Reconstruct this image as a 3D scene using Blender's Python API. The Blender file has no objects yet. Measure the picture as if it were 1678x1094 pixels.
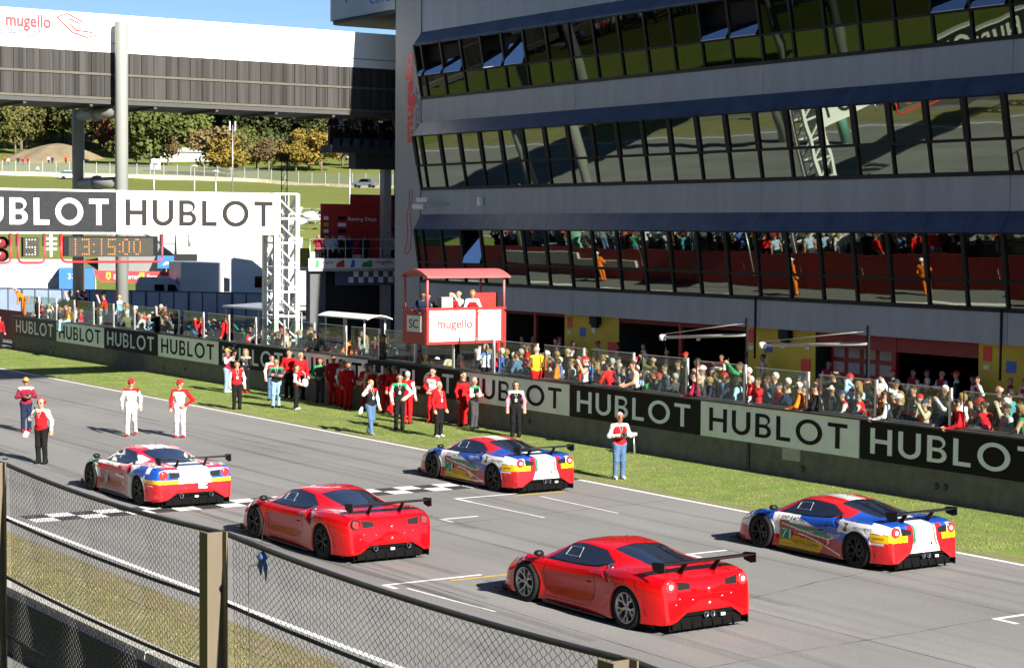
import bpy, bmesh, math, random
import numpy as np
from mathutils import Vector, Matrix, Euler
from mathutils.bvhtree import BVHTree
R = math.radians
random.seed(7)
rng = np.random.default_rng(7)
scene = bpy.context.scene
COL = scene.collection

# ------------------------------------------------------------------ camera
CAM_H = 6.6306
YAW, PITCH, ROLL = 0.5839, 0.0532, 0.0078
def _axes():
    f = Vector((math.sin(YAW)*math.cos(PITCH), math.cos(YAW)*math.cos(PITCH), -math.sin(PITCH)))
    r = Vector((math.cos(YAW), -math.sin(YAW), 0.0))
    u = r.cross(f)
    return r*math.cos(ROLL)+u*math.sin(ROLL), -r*math.sin(ROLL)+u*math.cos(ROLL), f
_r, _u, _f = _axes()
cam_data = bpy.data.cameras.new('camera')
cam = bpy.data.objects.new('camera', cam_data)
cam.matrix_world = Matrix(((_r.x, _u.x, -_f.x, 0), (_r.y, _u.y, -_f.y, 0), (_r.z, _u.z, -_f.z, CAM_H), (0, 0, 0, 1)))
cam_data.sensor_fit = 'HORIZONTAL'; cam_data.sensor_width = 36.0
cam_data.lens = 3167.99*36.0/1678.0
cam_data.clip_start = 0.1; cam_data.clip_end = 5000
COL.objects.link(cam); scene.camera = cam

# ------------------------------------------------------------------ world, sun, exposure
SUN_EL = R(28.0); SUN_DIR = Vector((0.035, -1.0, 0)).normalized()      # towards the sun, on the ground
sun_vec = (SUN_DIR*math.cos(SUN_EL) + Vector((0, 0, math.sin(SUN_EL)))).normalized()
world = bpy.data.worlds.new('World'); scene.world = world; world.use_nodes = True
wn = world.node_tree; wn.nodes.clear()
sky = wn.nodes.new('ShaderNodeTexSky'); sky.sky_type = 'NISHITA'; sky.sun_disc = False
sky.sun_elevation = SUN_EL
sky.sun_rotation = math.atan2(SUN_DIR.x, SUN_DIR.y)
sky.air_density = 0.55; sky.dust_density = 0.0; sky.ozone_density = 3.0; sky.altitude = 300
bg = wn.nodes.new('ShaderNodeBackground'); bg.inputs['Strength'].default_value = 0.05
wo = wn.nodes.new('ShaderNodeOutputWorld')
wn.links.new(sky.outputs[0], bg.inputs['Color']); wn.links.new(bg.outputs[0], wo.inputs['Surface'])
sd = bpy.data.lights.new('sun', 'SUN'); sd.energy = 5.0; sd.angle = R(0.5); sd.color = (1.0, 0.94, 0.84)
sun = bpy.data.objects.new('sun', sd); COL.objects.link(sun)
sun.rotation_euler = (-sun_vec).to_track_quat('-Z', 'Y').to_euler(); sun.location = (40, -60, 80)
scene.view_settings.view_transform = 'Standard'; scene.view_settings.look = 'None'
scene.view_settings.gamma = 1.0; scene.view_settings.use_curve_mapping = False
scene.view_settings.exposure = 1.5
scene.cycles.use_denoising = True
scene.cycles.max_bounces = 8; scene.cycles.transparent_max_bounces = 24
scene.cycles.glossy_bounces = 4; scene.cycles.diffuse_bounces = 3; scene.cycles.transmission_bounces = 4
scene.cycles.caustics_reflective = False; scene.cycles.caustics_refractive = False
scene.cycles.sample_clamp_indirect = 6

# ------------------------------------------------------------------ helpers
def tag(o, label=None, cat=None, group=None, kind=None):
    if label: o['label'] = label
    if cat: o['category'] = cat
    if group: o['group'] = group
    if kind: o['kind'] = kind
    return o
def thing(name, label, cat, loc=(0, 0, 0), rz=0.0, group=None):
    o = bpy.data.objects.new(name, None); COL.objects.link(o)
    o.empty_display_size = 0.3; o.location = loc; o.rotation_euler = (0, 0, rz)
    return tag(o, label, cat, group)
def link(name, mesh, mat=None, parent=None, loc=None, rot=None, scale=None):
    o = bpy.data.objects.new(name, mesh); COL.objects.link(o)
    if mat is not None:
        if len(mesh.materials) == 0: mesh.materials.append(mat)
        elif mesh.materials[0] is not mat:
            o.material_slots[0].link = 'OBJECT'; o.material_slots[0].material = mat
    if parent: o.parent = parent
    if loc is not None: o.location = loc
    if rot is not None: o.rotation_euler = rot
    if scale is not None: o.scale = scale
    return o
def mesh_np(name, v, f, smooth=False):
    me = bpy.data.meshes.new(name)
    v = np.asarray(v, float); me.from_pydata(v.tolist(), [], [list(map(int, q)) for q in f])
    if smooth: me.polygons.foreach_set('use_smooth', [True]*len(me.polygons))
    me.update(); return me
class MB:
    """collects shapes for one mesh"""
    def __init__(s): s.v = []; s.f = []; s.sm = []
    def add(s, vs, fs, sm=False):
        n = len(s.v); s.v += [tuple(p) for p in vs]; s.f += [tuple(i+n for i in q) for q in fs]; s.sm += [sm]*len(fs); return s
    def box(s, x0, x1, y0, y1, z0, z1):
        return s.hexa([(x0,y0,z0),(x1,y0,z0),(x1,y1,z0),(x0,y1,z0)], [(x0,y0,z1),(x1,y0,z1),(x1,y1,z1),(x0,y1,z1)])
    def cbox(s, c, d): return s.box(c[0]-d[0]/2, c[0]+d[0]/2, c[1]-d[1]/2, c[1]+d[1]/2, c[2]-d[2]/2, c[2]+d[2]/2)
    def hexa(s, b, t):
        return s.add(list(b)+list(t), [(3,2,1,0),(4,5,6,7),(0,1,5,4),(1,2,6,5),(2,3,7,6),(3,0,4,7)])
    def quad(s, a, b, c, d): return s.add([a, b, c, d], [(0, 1, 2, 3)])
    def beam(s, a, b, w, h=None, up=(0, 0, 1)):
        a, b = Vector(a), Vector(b); h = h or w; d = (b-a).normalized(); up = Vector(up)
        if abs(d.dot(up)) > .98: up = Vector((1, 0, 0))
        x = d.cross(up).normalized()*w/2; y = x.cross(d).normalized()*h/2
        return s.hexa([a-x-y, a+x-y, a+x+y, a-x+y], [b-x-y, b+x-y, b+x+y, b-x+y])
    def tube(s, pts, r, n=8, cap=True):
        pts = [Vector(p) for p in pts]; rs = r if hasattr(r, '__len__') else [r]*len(pts)
        vs, fs = [], []; prev = None
        for i, p in enumerate(pts):
            d = (pts[min(i+1, len(pts)-1)]-pts[max(i-1, 0)]).normalized()
            if prev is None:
                a = d.cross(Vector((0, 0, 1)));  a = d.cross(Vector((1, 0, 0))) if a.length < .05 else a
            else: a = prev-d*prev.dot(d)
            a.normalize(); prev = a; b = d.cross(a)
            for k in range(n):
                t = 2*math.pi*k/n; vs.append(p+(a*math.cos(t)+b*math.sin(t))*rs[i])
        for i in range(len(pts)-1):
            for k in range(n): fs.append((i*n+k, i*n+(k+1) % n, (i+1)*n+(k+1) % n, (i+1)*n+k))
        if cap: fs.append(tuple(range(n-1, -1, -1))); fs.append(tuple((len(pts)-1)*n+k for k in range(n)))
        return s.add(vs, fs, n > 5)
    def lathe(s, prof, n=24, axis='z', c=(0, 0, 0), closed=False):
        vs, fs = [], []; m = len(prof)
        for k in range(n):
            t = 2*math.pi*k/n
            for (r, h) in prof:
                x, y = r*math.cos(t), r*math.sin(t)
                p = {'z': (x, y, h), 'x': (h, x, y), 'y': (x, h, y)}[axis]
                vs.append((p[0]+c[0], p[1]+c[1], p[2]+c[2]))
        for k in range(n):
            k2 = (k+1) % n
            for i in range(m if closed else m-1):
                j = (i+1) % m; fs.append((k*m+i, k2*m+i, k2*m+j, k*m+j))
        return s.add(vs, fs, True)
    def prism(s, poly, y0, y1, plane='xz'):
        n = len(poly)
        P = {'xz': lambda p, t: (p[0], t, p[1]), 'yz': lambda p, t: (t, p[0], p[1]), 'xy': lambda p, t: (p[0], p[1], t)}[plane]
        vs = [P(p, y0) for p in poly]+[P(p, y1) for p in poly]
        return s.add(vs, [tuple(range(n))[::-1], tuple(range(n, 2*n))]+[(i, (i+1) % n, n+(i+1) % n, n+i) for i in range(n)])
    def mesh(s, name):
        me = bpy.data.meshes.new(name); me.from_pydata(s.v, [], s.f)
        if any(s.sm): me.polygons.foreach_set('use_smooth', s.sm)
        me.update(); return me
    def build(s, name, mat=None, parent=None, loc=None, rot=None, scale=None):
        return link(name, s.mesh(name), mat, parent, loc, rot, scale)
def fix(o):
    bm = bmesh.new(); bm.from_mesh(o.data); bmesh.ops.recalc_face_normals(bm, faces=bm.faces); bm.to_mesh(o.data); bm.free(); return o
def copy_tree(o, parent=None):
    c = o.copy(); COL.objects.link(c); c.parent = parent
    for ch in list(o.children): copy_tree(ch, c)
    return c

# ------------------------------------------------------------------ materials
M = {}
def mat(name, col, rough=.6, metal=0.0, var=.14, scale=6.0, bump=0.0, bscale=None, coat=0.0, spec=.5, col2=None, emit=0.0, detail=5, streak=None):
    """plain surface colour with noise variation, relief and a little uneven gloss"""
    m = bpy.data.materials.new(name); m.use_nodes = True; nt = m.node_tree; N = nt.nodes; L = nt.links
    b = N['Principled BSDF']; b.inputs['Roughness'].default_value = rough; b.inputs['Metallic'].default_value = metal
    b.inputs['Specular IOR Level'].default_value = spec; b.inputs['Coat Weight'].default_value = coat; b.inputs['Coat Roughness'].default_value = .05
    tc = N.new('ShaderNodeTexCoord'); mp = N.new('ShaderNodeMapping'); L.new(tc.outputs['Object'], mp.inputs[0])
    if streak: mp.inputs['Scale'].default_value = streak
    nz = N.new('ShaderNodeTexNoise'); nz.inputs['Scale'].default_value = scale; nz.inputs['Detail'].default_value = detail; nz.inputs['Roughness'].default_value = .65
    L.new(mp.outputs[0], nz.inputs['Vector'])
    cr = N.new('ShaderNodeValToRGB'); cr.color_ramp.elements[0].position = .3; cr.color_ramp.elements[1].position = .72
    c1 = [max(0, c*(1-var)) for c in col]; c2 = [min(1, c*(1+var)) for c in (col2 or col)]
    cr.color_ramp.elements[0].color = (*c1, 1); cr.color_ramp.elements[1].color = (*c2, 1)
    L.new(nz.outputs[0], cr.inputs[0]); L.new(cr.outputs[0], b.inputs['Base Color'])
    if emit: L.new(cr.outputs[0], b.inputs['Emission Color']); b.inputs['Emission Strength'].default_value = emit
    if rough > .12:
        mr = N.new('ShaderNodeMapRange'); mr.inputs['To Min'].default_value = max(0.02, rough*.85); mr.inputs['To Max'].default_value = min(1, rough*1.2)
        L.new(nz.outputs[0], mr.inputs[0]); L.new(mr.outputs[0], b.inputs['Roughness'])
    if bump:
        n2 = N.new('ShaderNodeTexNoise'); n2.inputs['Scale'].default_value = bscale or scale*6; n2.inputs['Detail'].default_value = 4
        L.new(tc.outputs['Object'], n2.inputs['Vector'])
        bp = N.new('ShaderNodeBump'); bp.inputs['Strength'].default_value = bump; bp.inputs['Distance'].default_value = .02
        L.new(n2.outputs[0], bp.inputs['Height']); L.new(bp.outputs[0], b.inputs['Normal'])
    M[name] = m; return m
def glassmat(name, tint=(.85, .93, .88), gloss=.10, haze=(.35, .4, .36), hz=.06):
    m = bpy.data.materials.new(name); m.use_nodes = True; nt = m.node_tree; N = nt.nodes; L = nt.links; N.remove(N['Principled BSDF'])
    t = N.new('ShaderNodeBsdfTransparent'); t.inputs[0].default_value = (*tint, 1)
    d = N.new('ShaderNodeBsdfDiffuse'); d.inputs[0].default_value = (*haze, 1)
    g = N.new('ShaderNodeBsdfGlossy'); g.inputs['Roughness'].default_value = .02; g.inputs[0].default_value = (1, 1, 1, 1)
    lw = N.new('ShaderNodeLayerWeight'); lw.inputs[0].default_value = .5; pw = N.new('ShaderNodeMath'); pw.operation = 'POWER'; pw.inputs[1].default_value = 4.0; L.new(lw.outputs['Facing'], pw.inputs[0])
    fr = N.new('ShaderNodeMapRange'); fr.inputs['To Min'].default_value = .03; fr.inputs['To Max'].default_value = .6; L.new(pw.outputs[0], fr.inputs[0])
    a = N.new('ShaderNodeMixShader'); a.inputs[0].default_value = hz; L.new(t.outputs[0], a.inputs[1]); L.new(d.outputs[0], a.inputs[2])
    s = N.new('ShaderNodeMixShader'); L.new(fr.outputs[0], s.inputs[0]); L.new(a.outputs[0], s.inputs[1]); L.new(g.outputs[0], s.inputs[2])
    L.new(s.outputs[0], N['Material Output'].inputs[0]); M[name] = m; return m
def mirrormat(name, col, bump=.0, rough=.015):
    """tinted reflective solar glass, faintly wavy"""
    m = bpy.data.materials.new(name); m.use_nodes = True; nt = m.node_tree; N = nt.nodes; L = nt.links
    b = N['Principled BSDF']; b.inputs['Base Color'].default_value = (*col, 1); b.inputs['Metallic'].default_value = 1; b.inputs['Roughness'].default_value = rough
    tc = N.new('ShaderNodeTexCoord'); nz = N.new('ShaderNodeTexNoise'); nz.inputs['Scale'].default_value = .55; nz.inputs['Detail'].default_value = 1
    L.new(tc.outputs['Object'], nz.inputs['Vector'])
    bp = N.new('ShaderNodeBump'); bp.inputs['Strength'].default_value = bump; bp.inputs['Distance'].default_value = .05
    L.new(nz.outputs[0], bp.inputs['Height']); L.new(bp.outputs[0], b.inputs['Normal']); M[name] = m; return m

# lettering --------------------------------------------------------
_txt = {}
def text_mesh(txt, size=1.0, sx=1.0, depth=.006, align='CENTER', shear=0.0, bold=0.0):
    """letters in the local XZ plane, facing -Y"""
    key = (txt, size, sx, depth, align, shear, bold)
    if key in _txt: return _txt[key]
    cu = bpy.data.curves.new('lettering', 'FONT'); cu.body = txt; cu.size = size; cu.align_x = align; cu.align_y = 'CENTER'
    cu.extrude = depth; cu.shear = shear; cu.offset = bold; cu.resolution_u = 4
    o = bpy.data.objects.new('lettering', cu); COL.objects.link(o)
    dg = bpy.context.evaluated_depsgraph_get(); me = bpy.data.meshes.new_from_object(o.evaluated_get(dg))
    bpy.data.objects.remove(o)
    me.transform(Matrix.Diagonal((sx, 1, 1, 1))); me.transform(Matrix.Rotation(R(90), 4, 'X'))
    me.materials.clear(); _txt[key] = me; return me
_let = {}
def letters(txt, h, st, sx, m_, parent, loc, rot, d=.012):
    """geometric capitals H U B L O T, each letter one outline; local XZ plane facing -Y, centred on loc"""
    W = {'H': .74, 'U': .74, 'B': .62, 'L': .54, 'O': .98, 'T': .70}; gap = .21
    x = -(sum(W[c]+gap for c in txt)-gap)/2
    for c in txt:
        key = (c, h, st, sx, m_.name)
        if key not in _let:
            cu = bpy.data.curves.new('letter', 'CURVE'); cu.dimensions = '2D'; cu.fill_mode = 'BOTH'; cu.extrude = d/2
            for ring in glyph(c, W[c], st):
                sp = cu.splines.new('POLY'); sp.points.add(len(ring)-1); sp.use_cyclic_u = True
                for p, q in zip(sp.points, ring): p.co = (q[0]*sx*h, q[1]*h, 0, 1)
            o = bpy.data.objects.new('letter', cu); COL.objects.link(o)
            me = bpy.data.meshes.new_from_object(o.evaluated_get(bpy.context.evaluated_depsgraph_get())); bpy.data.objects.remove(o)
            me.transform(Matrix.Rotation(R(90), 4, 'X')); me.materials.clear(); me.materials.append(m_); _let[key] = me
        off = Vector((x*sx*h, 0, 0)); off.rotate(rot)
        link('letter', _let[key], None, parent, Vector(loc)+off, rot); x += W[c]+gap
def glyph(c, w, st):
    def arc(cx, cz, rx, rz, t0, t1, n=16): return [(cx+rx*math.cos(R(t0+(t1-t0)*i/n)), cz+rz*math.sin(R(t0+(t1-t0)*i/n))) for i in range(n+1)]
    if c == 'H': return [[(0, -.5), (st, -.5), (st, -.08), (w-st, -.08), (w-st, -.5), (w, -.5), (w, .5), (w-st, .5), (w-st, .08), (st, .08), (st, .5), (0, .5)]]
    if c == 'L': return [[(0, -.5), (w, -.5), (w, -.5+st), (st, -.5+st), (st, .5), (0, .5)]]
    if c == 'T': return [[(w/2-st/2, -.5), (w/2+st/2, -.5), (w/2+st/2, .5-st), (w, .5-st), (w, .5), (0, .5), (0, .5-st), (w/2-st/2, .5-st)]]
    if c == 'U': return [[(0, .5), (0, -.13)]+arc(w/2, -.13, w/2, .38, 180, 360)[1:]+[(w, .5), (w-st, .5), (w-st, -.13)]+arc(w/2, -.13, w/2-st, .38-st, 360, 180)[1:]+[(st, .5)]]
    if c == 'O': return [arc(w/2, 0, w/2, .52, 0, 360, 40)[:-1], arc(w/2, 0, w/2-st, .52-st, 0, 360, 40)[:-1]]
    k = .9*st; w2 = w*.93
    return [[(0, -.5), (w-.28, -.5)]+arc(w-.28, -.22, .28, .28, -90, 62, 12)+arc(w2-.235, .265, .235, .235, -62, 90, 12)+[(0, .5)],
            [(st, -.5+k), (w-.28, -.5+k)]+arc(w-.28, -.22, .28-k, .28-k, -90, 90, 10)+[(st, .06-k)],
            [(st, .06), (w2-.235, .06)]+arc(w2-.235, .5-k/1-(.44-k)/2, .18*1.0-k*.2, (.44-k)/2, -90, 90, 10)+[(st, .5-k)]]
FACE_TRACK = Euler((0, 0, R(-90)))   # lettering plane turned to face -X (reads along -Y)
def ftext(txt, w, h, depth=.004, shear=0.0, bold=0.0):
    """lettering stretched to an exact width and height, centred, in the XZ plane facing -Y"""
    key = ('f', txt, w, h, shear, bold)
    if key in _txt: return _txt[key]
    me = text_mesh(txt, 1.0, 1.0, depth, 'CENTER', shear, bold).copy()
    v = np.zeros(len(me.vertices)*3); me.vertices.foreach_get('co', v); v = v.reshape(-1, 3)
    lo, hi = v.min(0), v.max(0); v[:, 0] = (v[:, 0]-(lo[0]+hi[0])/2)*w/(hi[0]-lo[0]); v[:, 2] = (v[:, 2]-(lo[2]+hi[2])/2)*h/(hi[2]-lo[2])
    me.vertices.foreach_set('co', v.ravel()); me.update(); _txt[key] = me; return me
ROT_UP = Matrix(((0, 1, 0), (0, 0, 1), (1, 0, 0))).to_euler()    # lettering reading upwards on a wall that faces -X
# ================================================================== SETTING
def ground_mat():
    m = bpy.data.materials.new('grass_ground'); m.use_nodes = True; nt = m.node_tree; N = nt.nodes; L = nt.links; b = N['Principled BSDF']
    b.inputs['Roughness'].default_value = .9; b.inputs['Specular IOR Level'].default_value = .15
    tc = N.new('ShaderNodeTexCoord')
    def noise(s, d=6):
        n = N.new('ShaderNodeTexNoise'); n.inputs['Scale'].default_value = s; n.inputs['Detail'].default_value = d; n.inputs['Roughness'].default_value = .7
        L.new(tc.outputs['Object'], n.inputs['Vector']); return n
    big, mid, fine = noise(.12), noise(.9), noise(14)
    r1 = N.new('ShaderNodeValToRGB'); e = r1.color_ramp.elements; e[0].position = .35; e[1].position = .68
    e[0].color = (.125, .225, .032, 1); e[1].color = (.235, .265, .08, 1)
    r2 = N.new('ShaderNodeValToRGB'); e = r2.color_ramp.elements; e[0].position = .36; e[1].position = .7
    e[0].color = (.10, .21, .024, 1); e[1].color = (.27, .28, .10, 1)
    L.new(big.outputs[0], r1.inputs[0]); L.new(mid.outputs[0], r2.inputs[0])
    mx = N.new('ShaderNodeMix'); mx.data_type = 'RGBA'; mx.inputs[0].default_value = .45; L.new(r1.outputs[0], mx.inputs[6]); L.new(r2.outputs[0], mx.inputs[7])
    m2 = N.new('ShaderNodeMix'); m2.data_type = 'RGBA'; m2.blend_type = 'MULTIPLY'; m2.inputs[0].default_value = .75
    r3 = N.new('ShaderNodeValToRGB'); e = r3.color_ramp.elements; e[0].position = .3; e[1].position = .7; e[0].color = (.5, .55, .4, 1); e[1].color = (1.25, 1.25, 1.15, 1)
    L.new(fine.outputs[0], r3.inputs[0]); L.new(mx.outputs[2], m2.inputs[6]); L.new(r3.outputs[0], m2.inputs[7]); L.new(m2.outputs[2], b.inputs['Base Color'])
    bp = N.new('ShaderNodeBump'); bp.inputs['Strength'].default_value = .8; bp.inputs['Distance'].default_value = .06; L.new(fine.outputs[0], bp.inputs['Height']); L.new(bp.outputs[0], b.inputs['Normal'])
    M['grass_ground'] = m; return m
ground_mat()
def dry_variant(src, name, a, b_):
    m = M[src].copy(); m.name = name
    ramps = [n for n in m.node_tree.nodes if n.type == 'VALTORGB']
    for r_, cs in zip(ramps, (a, b_)):
        for e, c in zip(r_.color_ramp.elements, cs): e.color = (*c, 1)
    M[name] = m
dry_variant('grass_ground', 'grass_dry', ((.20, .185, .085), (.27, .235, .14)), ((.14, .15, .045), (.31, .27, .17)))
dry_variant('grass_ground', 'grass_hill', ((.12, .165, .03), (.19, .19, .055)), ((.11, .15, .025), (.20, .19, .07)))

def asphalt_mat(name, base, tint):
    m = bpy.data.materials.new(name); m.use_nodes = True; nt = m.node_tree; N = nt.nodes; L = nt.links; b = N['Principled BSDF']
    b.inputs['Roughness'].default_value = .82; b.inputs['Specular IOR Level'].default_value = .3
    tc = N.new('ShaderNodeTexCoord')
    def noise(s, sc=(1, 1, 1), d=5):
        mp = N.new('ShaderNodeMapping'); mp.inputs['Scale'].default_value = sc; L.new(tc.outputs['Object'], mp.inputs[0])
        n = N.new('ShaderNodeTexNoise'); n.inputs['Scale'].default_value = s; n.inputs['Detail'].default_value = d; n.inputs['Roughness'].default_value = .6
        L.new(mp.outputs[0], n.inputs['Vector']); return n
    def ramp(src, c0, c1, p0=.3, p1=.7):
        r_ = N.new('ShaderNodeValToRGB'); e = r_.color_ramp.elements; e[0].position = p0; e[1].position = p1
        e[0].color = (c0, c0, c0, 1); e[1].color = (c1, c1, c1, 1); L.new(src.outputs[0], r_.inputs[0]); return r_
    def mul(a, c, f=1.0):
        x = N.new('ShaderNodeMix'); x.data_type = 'RGBA'; x.blend_type = 'MULTIPLY'; x.inputs[0].default_value = f; L.new(a, x.inputs[6]); L.new(c, x.inputs[7]); return x.outputs[2]
    col = N.new('ShaderNodeRGB'); col.outputs[0].default_value = (*[base*t for t in tint], 1)
    lanes = ramp(noise(.6, (1, .015, 1), 4), .86, 1.12)         # paving lanes and rubber laid along the track
    blot = ramp(noise(.16), .90, 1.10)
    rub = ramp(noise(2.6, (1, .02, 1), 2), .80, 1.0, .33, .45)  # darker tyre trails
    agg = ramp(noise(38, d=3), .74, 1.28)
    c = mul(mul(mul(mul(col.outputs[0], lanes.outputs[0]), blot.outputs[0]), rub.outputs[0], .7), agg.outputs[0], .9)
    L.new(c, b.inputs['Base Color'])
    n2 = noise(60, d=3); bp = N.new('ShaderNodeBump'); bp.inputs['Strength'].default_value = .5; bp.inputs['Distance'].default_value = .015
    L.new(n2.outputs[0], bp.inputs['Height']); L.new(bp.outputs[0], b.inputs['Normal']); M[name] = m
asphalt_mat('asphalt', .195, (1.0, .985, .955)); asphalt_mat('pit_asphalt', .15, (1.0, 1.0, .98)); asphalt_mat('paddock_asphalt', .16, (1, .99, .96))
mat('white_paint', (.70, .70, .68), .6, var=.22, scale=9, bump=.2)
mat('black_paint', (.035, .035, .037), .6, var=.3, scale=9)
mat('yellow_paint', (.52, .34, .05), .6, var=.25, scale=9)

def terr(x, y):
    """height of the land: flat paddock and track, hillside far behind, spectator bank under the camera"""
    t = x*math.sin(R(24))+y*math.cos(R(24))
    z = float(np.interp(t, [-500, 166, 192, 206, 240, 300, 345, 352, 400, 470, 520, 620, 760, 1000, 1500],
                           [0, 0, 0.9, 4.6, 9.4, 12.6, 14.8, 15.9, 18.2, 22.4, 26.8, 42, 60, 80, 100]))
    if t > 230: z += 1.0*math.sin(x*.031+y*.017)*min(1, (t-230)/150)
    if x < 8.3:
        zb = float(np.interp(x, [-300, -60, -40, -7, -1, 1, 4, 8.3], [60, 27, 20, 6, 5.0, 4.2, 2.3, 0]))
        k = float(np.interp(y, [130, 190], [1, 0])); z = max(z, zb*k+z*(1-k))
    return z
xs = np.unique(np.concatenate([np.arange(-300, -60, 30), np.arange(-60, -8, 6), np.arange(-8, 9, 1.0), np.arange(10, 60, 10), np.arange(60, 760, 12)]))
ys = np.unique(np.concatenate([np.arange(-300, 120, 30), np.arange(120, 620, 9), np.arange(620, 1500, 40)]))
GV = [(x, y, terr(x, y)-.05) for y in ys for x in xs]
nx_ = len(xs); GF = [(j*nx_+i, j*nx_+i+1, (j+1)*nx_+i+1, (j+1)*nx_+i) for j in range(len(ys)-1) for i in range(nx_-1)]
g = link('ground', mesh_np('ground', GV, GF, True), M['grass_hill']); tag(g, kind='structure')

def sheet(name, x0, x1, y0, y1, z, m, kind='structure', parent=None, ny=1):
    mb = MB(); yy = np.linspace(y0, y1, ny+1)
    for a, b in zip(yy[:-1], yy[1:]): mb.quad((x0, a, z), (x1, a, z), (x1, b, z), (x0, b, z))
    o = mb.build(name, M[m], parent)
    if parent is None: tag(o, kind=kind)
    return o
XL, XR, XW = 14.61, 29.88, 35.11
track = sheet('race_track', 13.9, 30.0, -120, 420, .004, 'asphalt')
sheet('grass_verge', 30.0, 35.2, -120, 150, .0, 'grass_ground')
sheet('near_grass_verge', 10.0, 13.9, -120, 150, .0, 'grass_dry')
sheet('service_road', 6.6, 9.96, -60, 120, .012, 'paddock_asphalt')
sheet('pit_lane', 35.2, 62, -60, 150, .003, 'pit_asphalt')
sheet('paddock_ground', 62, 160, -40, 150, -.004, 'paddock_asphalt')
pg = MB(); pg.quad((22, 150, .07), (160, 124, .07), (160, 150, .2), (22, 176, .3)); tag(pg.build('paddock_yard', M['paddock_asphalt']), kind='structure')
sheet('edge_line', XL-.07, XL+.07, -120, 300, .008, 'white_paint', parent=track)
sheet('edge_line', XR-.07, XR+.07, -120, 300, .008, 'white_paint', parent=track)
sheet('pit_lane_line', 39.3, 39.6, -40, 120, .008, 'white_paint', parent=bpy.data.objects['pit_lane'])
sheet('pit_lane_line', 44.2, 44.32, -40, 120, .008, 'white_paint', parent=bpy.data.objects['pit_lane'])
# chequered start line, square by square
sq = {}
for c in ('white_paint', 'black_paint'):
    mb = MB(); mb.quad((-.287, -.28, 0), (.287, -.28, 0), (.287, .28, 0), (-.287, .28, 0)); sq[c] = mb.mesh('chequer_square'); sq[c].materials.append(M[c])
nsq = int(round((XR-XL-.3)/.58))
for i in range(nsq):
    for j in range(2):
        c = 'white_paint' if (i+j) % 2 == 0 else 'black_paint'
        link('chequer_square', sq[c], None, track, (XL+.3+.58*i+.29, 42.2+.565*j, .0085))
def gridmark(x0, x1, y, d=.95, left=True, w=.11, thin=None):
    mb = MB(); mb.quad((x0, y-w, 0), (x1, y-w, 0), (x1, y, 0), (x0, y, 0))
    xs_ = [x0] if left == 1 else ([x1-w] if left == 2 else [x0, x1-w])
    for xx in xs_: mb.quad((xx, y-d, .0003), (xx+w, y-d, .0003), (xx+w, y-w, .0003), (xx, y-w, .0003))
    o = mb.build('grid_slot_mark', M['white_paint'], track); o.location.z = .009
    return o
gridmark(25.05, 27.2, 40.5, .75); gridmark(17.75, 19.95, 31.25, .5); gridmark(22.95, 24.0, 37.75, .55); gridmark(24.8, 25.9, 31.05, .5); gridmark(25.2, 27.5, 23.05, .55); gridmark(17.75, 19.95, 15.0, .5); gridmark(25.1, 27.2, 14.6, .6)
for x0, x1, y in ((19.1, 21.2, 30.95), (26.6, 28.2, 40.15)):
    mb = MB(); mb.quad((x0, y-.06, .0095), (x1, y-.06, .0095), (x1, y+.06, .0095), (x0, y+.06, .0095)); mb.build('grid_stop_line', M['yellow_paint'], track)
for a, b in (((25.1, 39.75), (25.2, 36.7)), ((27.15, 39.75), (27.1, 36.4)), ((18.0, 30.7), (18.2, 28.0))):
    mb = MB(); mb.quad((a[0]-.03, a[1], .0092), (a[0]+.03, a[1], .0092), (b[0]+.03, b[1], .0092), (b[0]-.03, b[1], .0092)); mb.build('grid_side_line', M['white_paint'], track)

# rubber laid by tyres, paving seams and a dusty edge between turf and asphalt
def worn_mat(name, col, amount, sc, stretch):
    m = bpy.data.materials.new(name); m.use_nodes = True; N = m.node_tree.nodes; L = m.node_tree.links; b = N['Principled BSDF']; b.inputs['Base Color'].default_value = (*col, 1); b.inputs['Roughness'].default_value = .85; b.inputs['Specular IOR Level'].default_value = .2
    tc = N.new('ShaderNodeTexCoord'); mp = N.new('ShaderNodeMapping'); mp.inputs['Scale'].default_value = stretch; L.new(tc.outputs['Object'], mp.inputs[0])
    nz = N.new('ShaderNodeTexNoise'); nz.inputs['Scale'].default_value = sc; nz.inputs['Detail'].default_value = 6; nz.inputs['Roughness'].default_value = .75; L.new(mp.outputs[0], nz.inputs['Vector'])
    mr = N.new('ShaderNodeMapRange'); mr.inputs['From Min'].default_value = .35; mr.inputs['From Max'].default_value = .75; mr.inputs['To Min'].default_value = 0; mr.inputs['To Max'].default_value = amount; L.new(nz.outputs[0], mr.inputs[0]); L.new(mr.outputs[0], b.inputs['Alpha']); M[name] = m
worn_mat('rubber_mark', (.03, .03, .032), .32, 1.2, (6, .12, 1)); worn_mat('seam_tar', (.045, .045, .045), .9, .8, (1, .3, 1)); worn_mat('edge_dust', (.30, .25, .16), 1.0, 1.6, (2.5, .5, 1)); worn_mat('bare_soil', (.27, .24, .13), .42, .7, (1, 1, 1))
random.seed(11)
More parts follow.
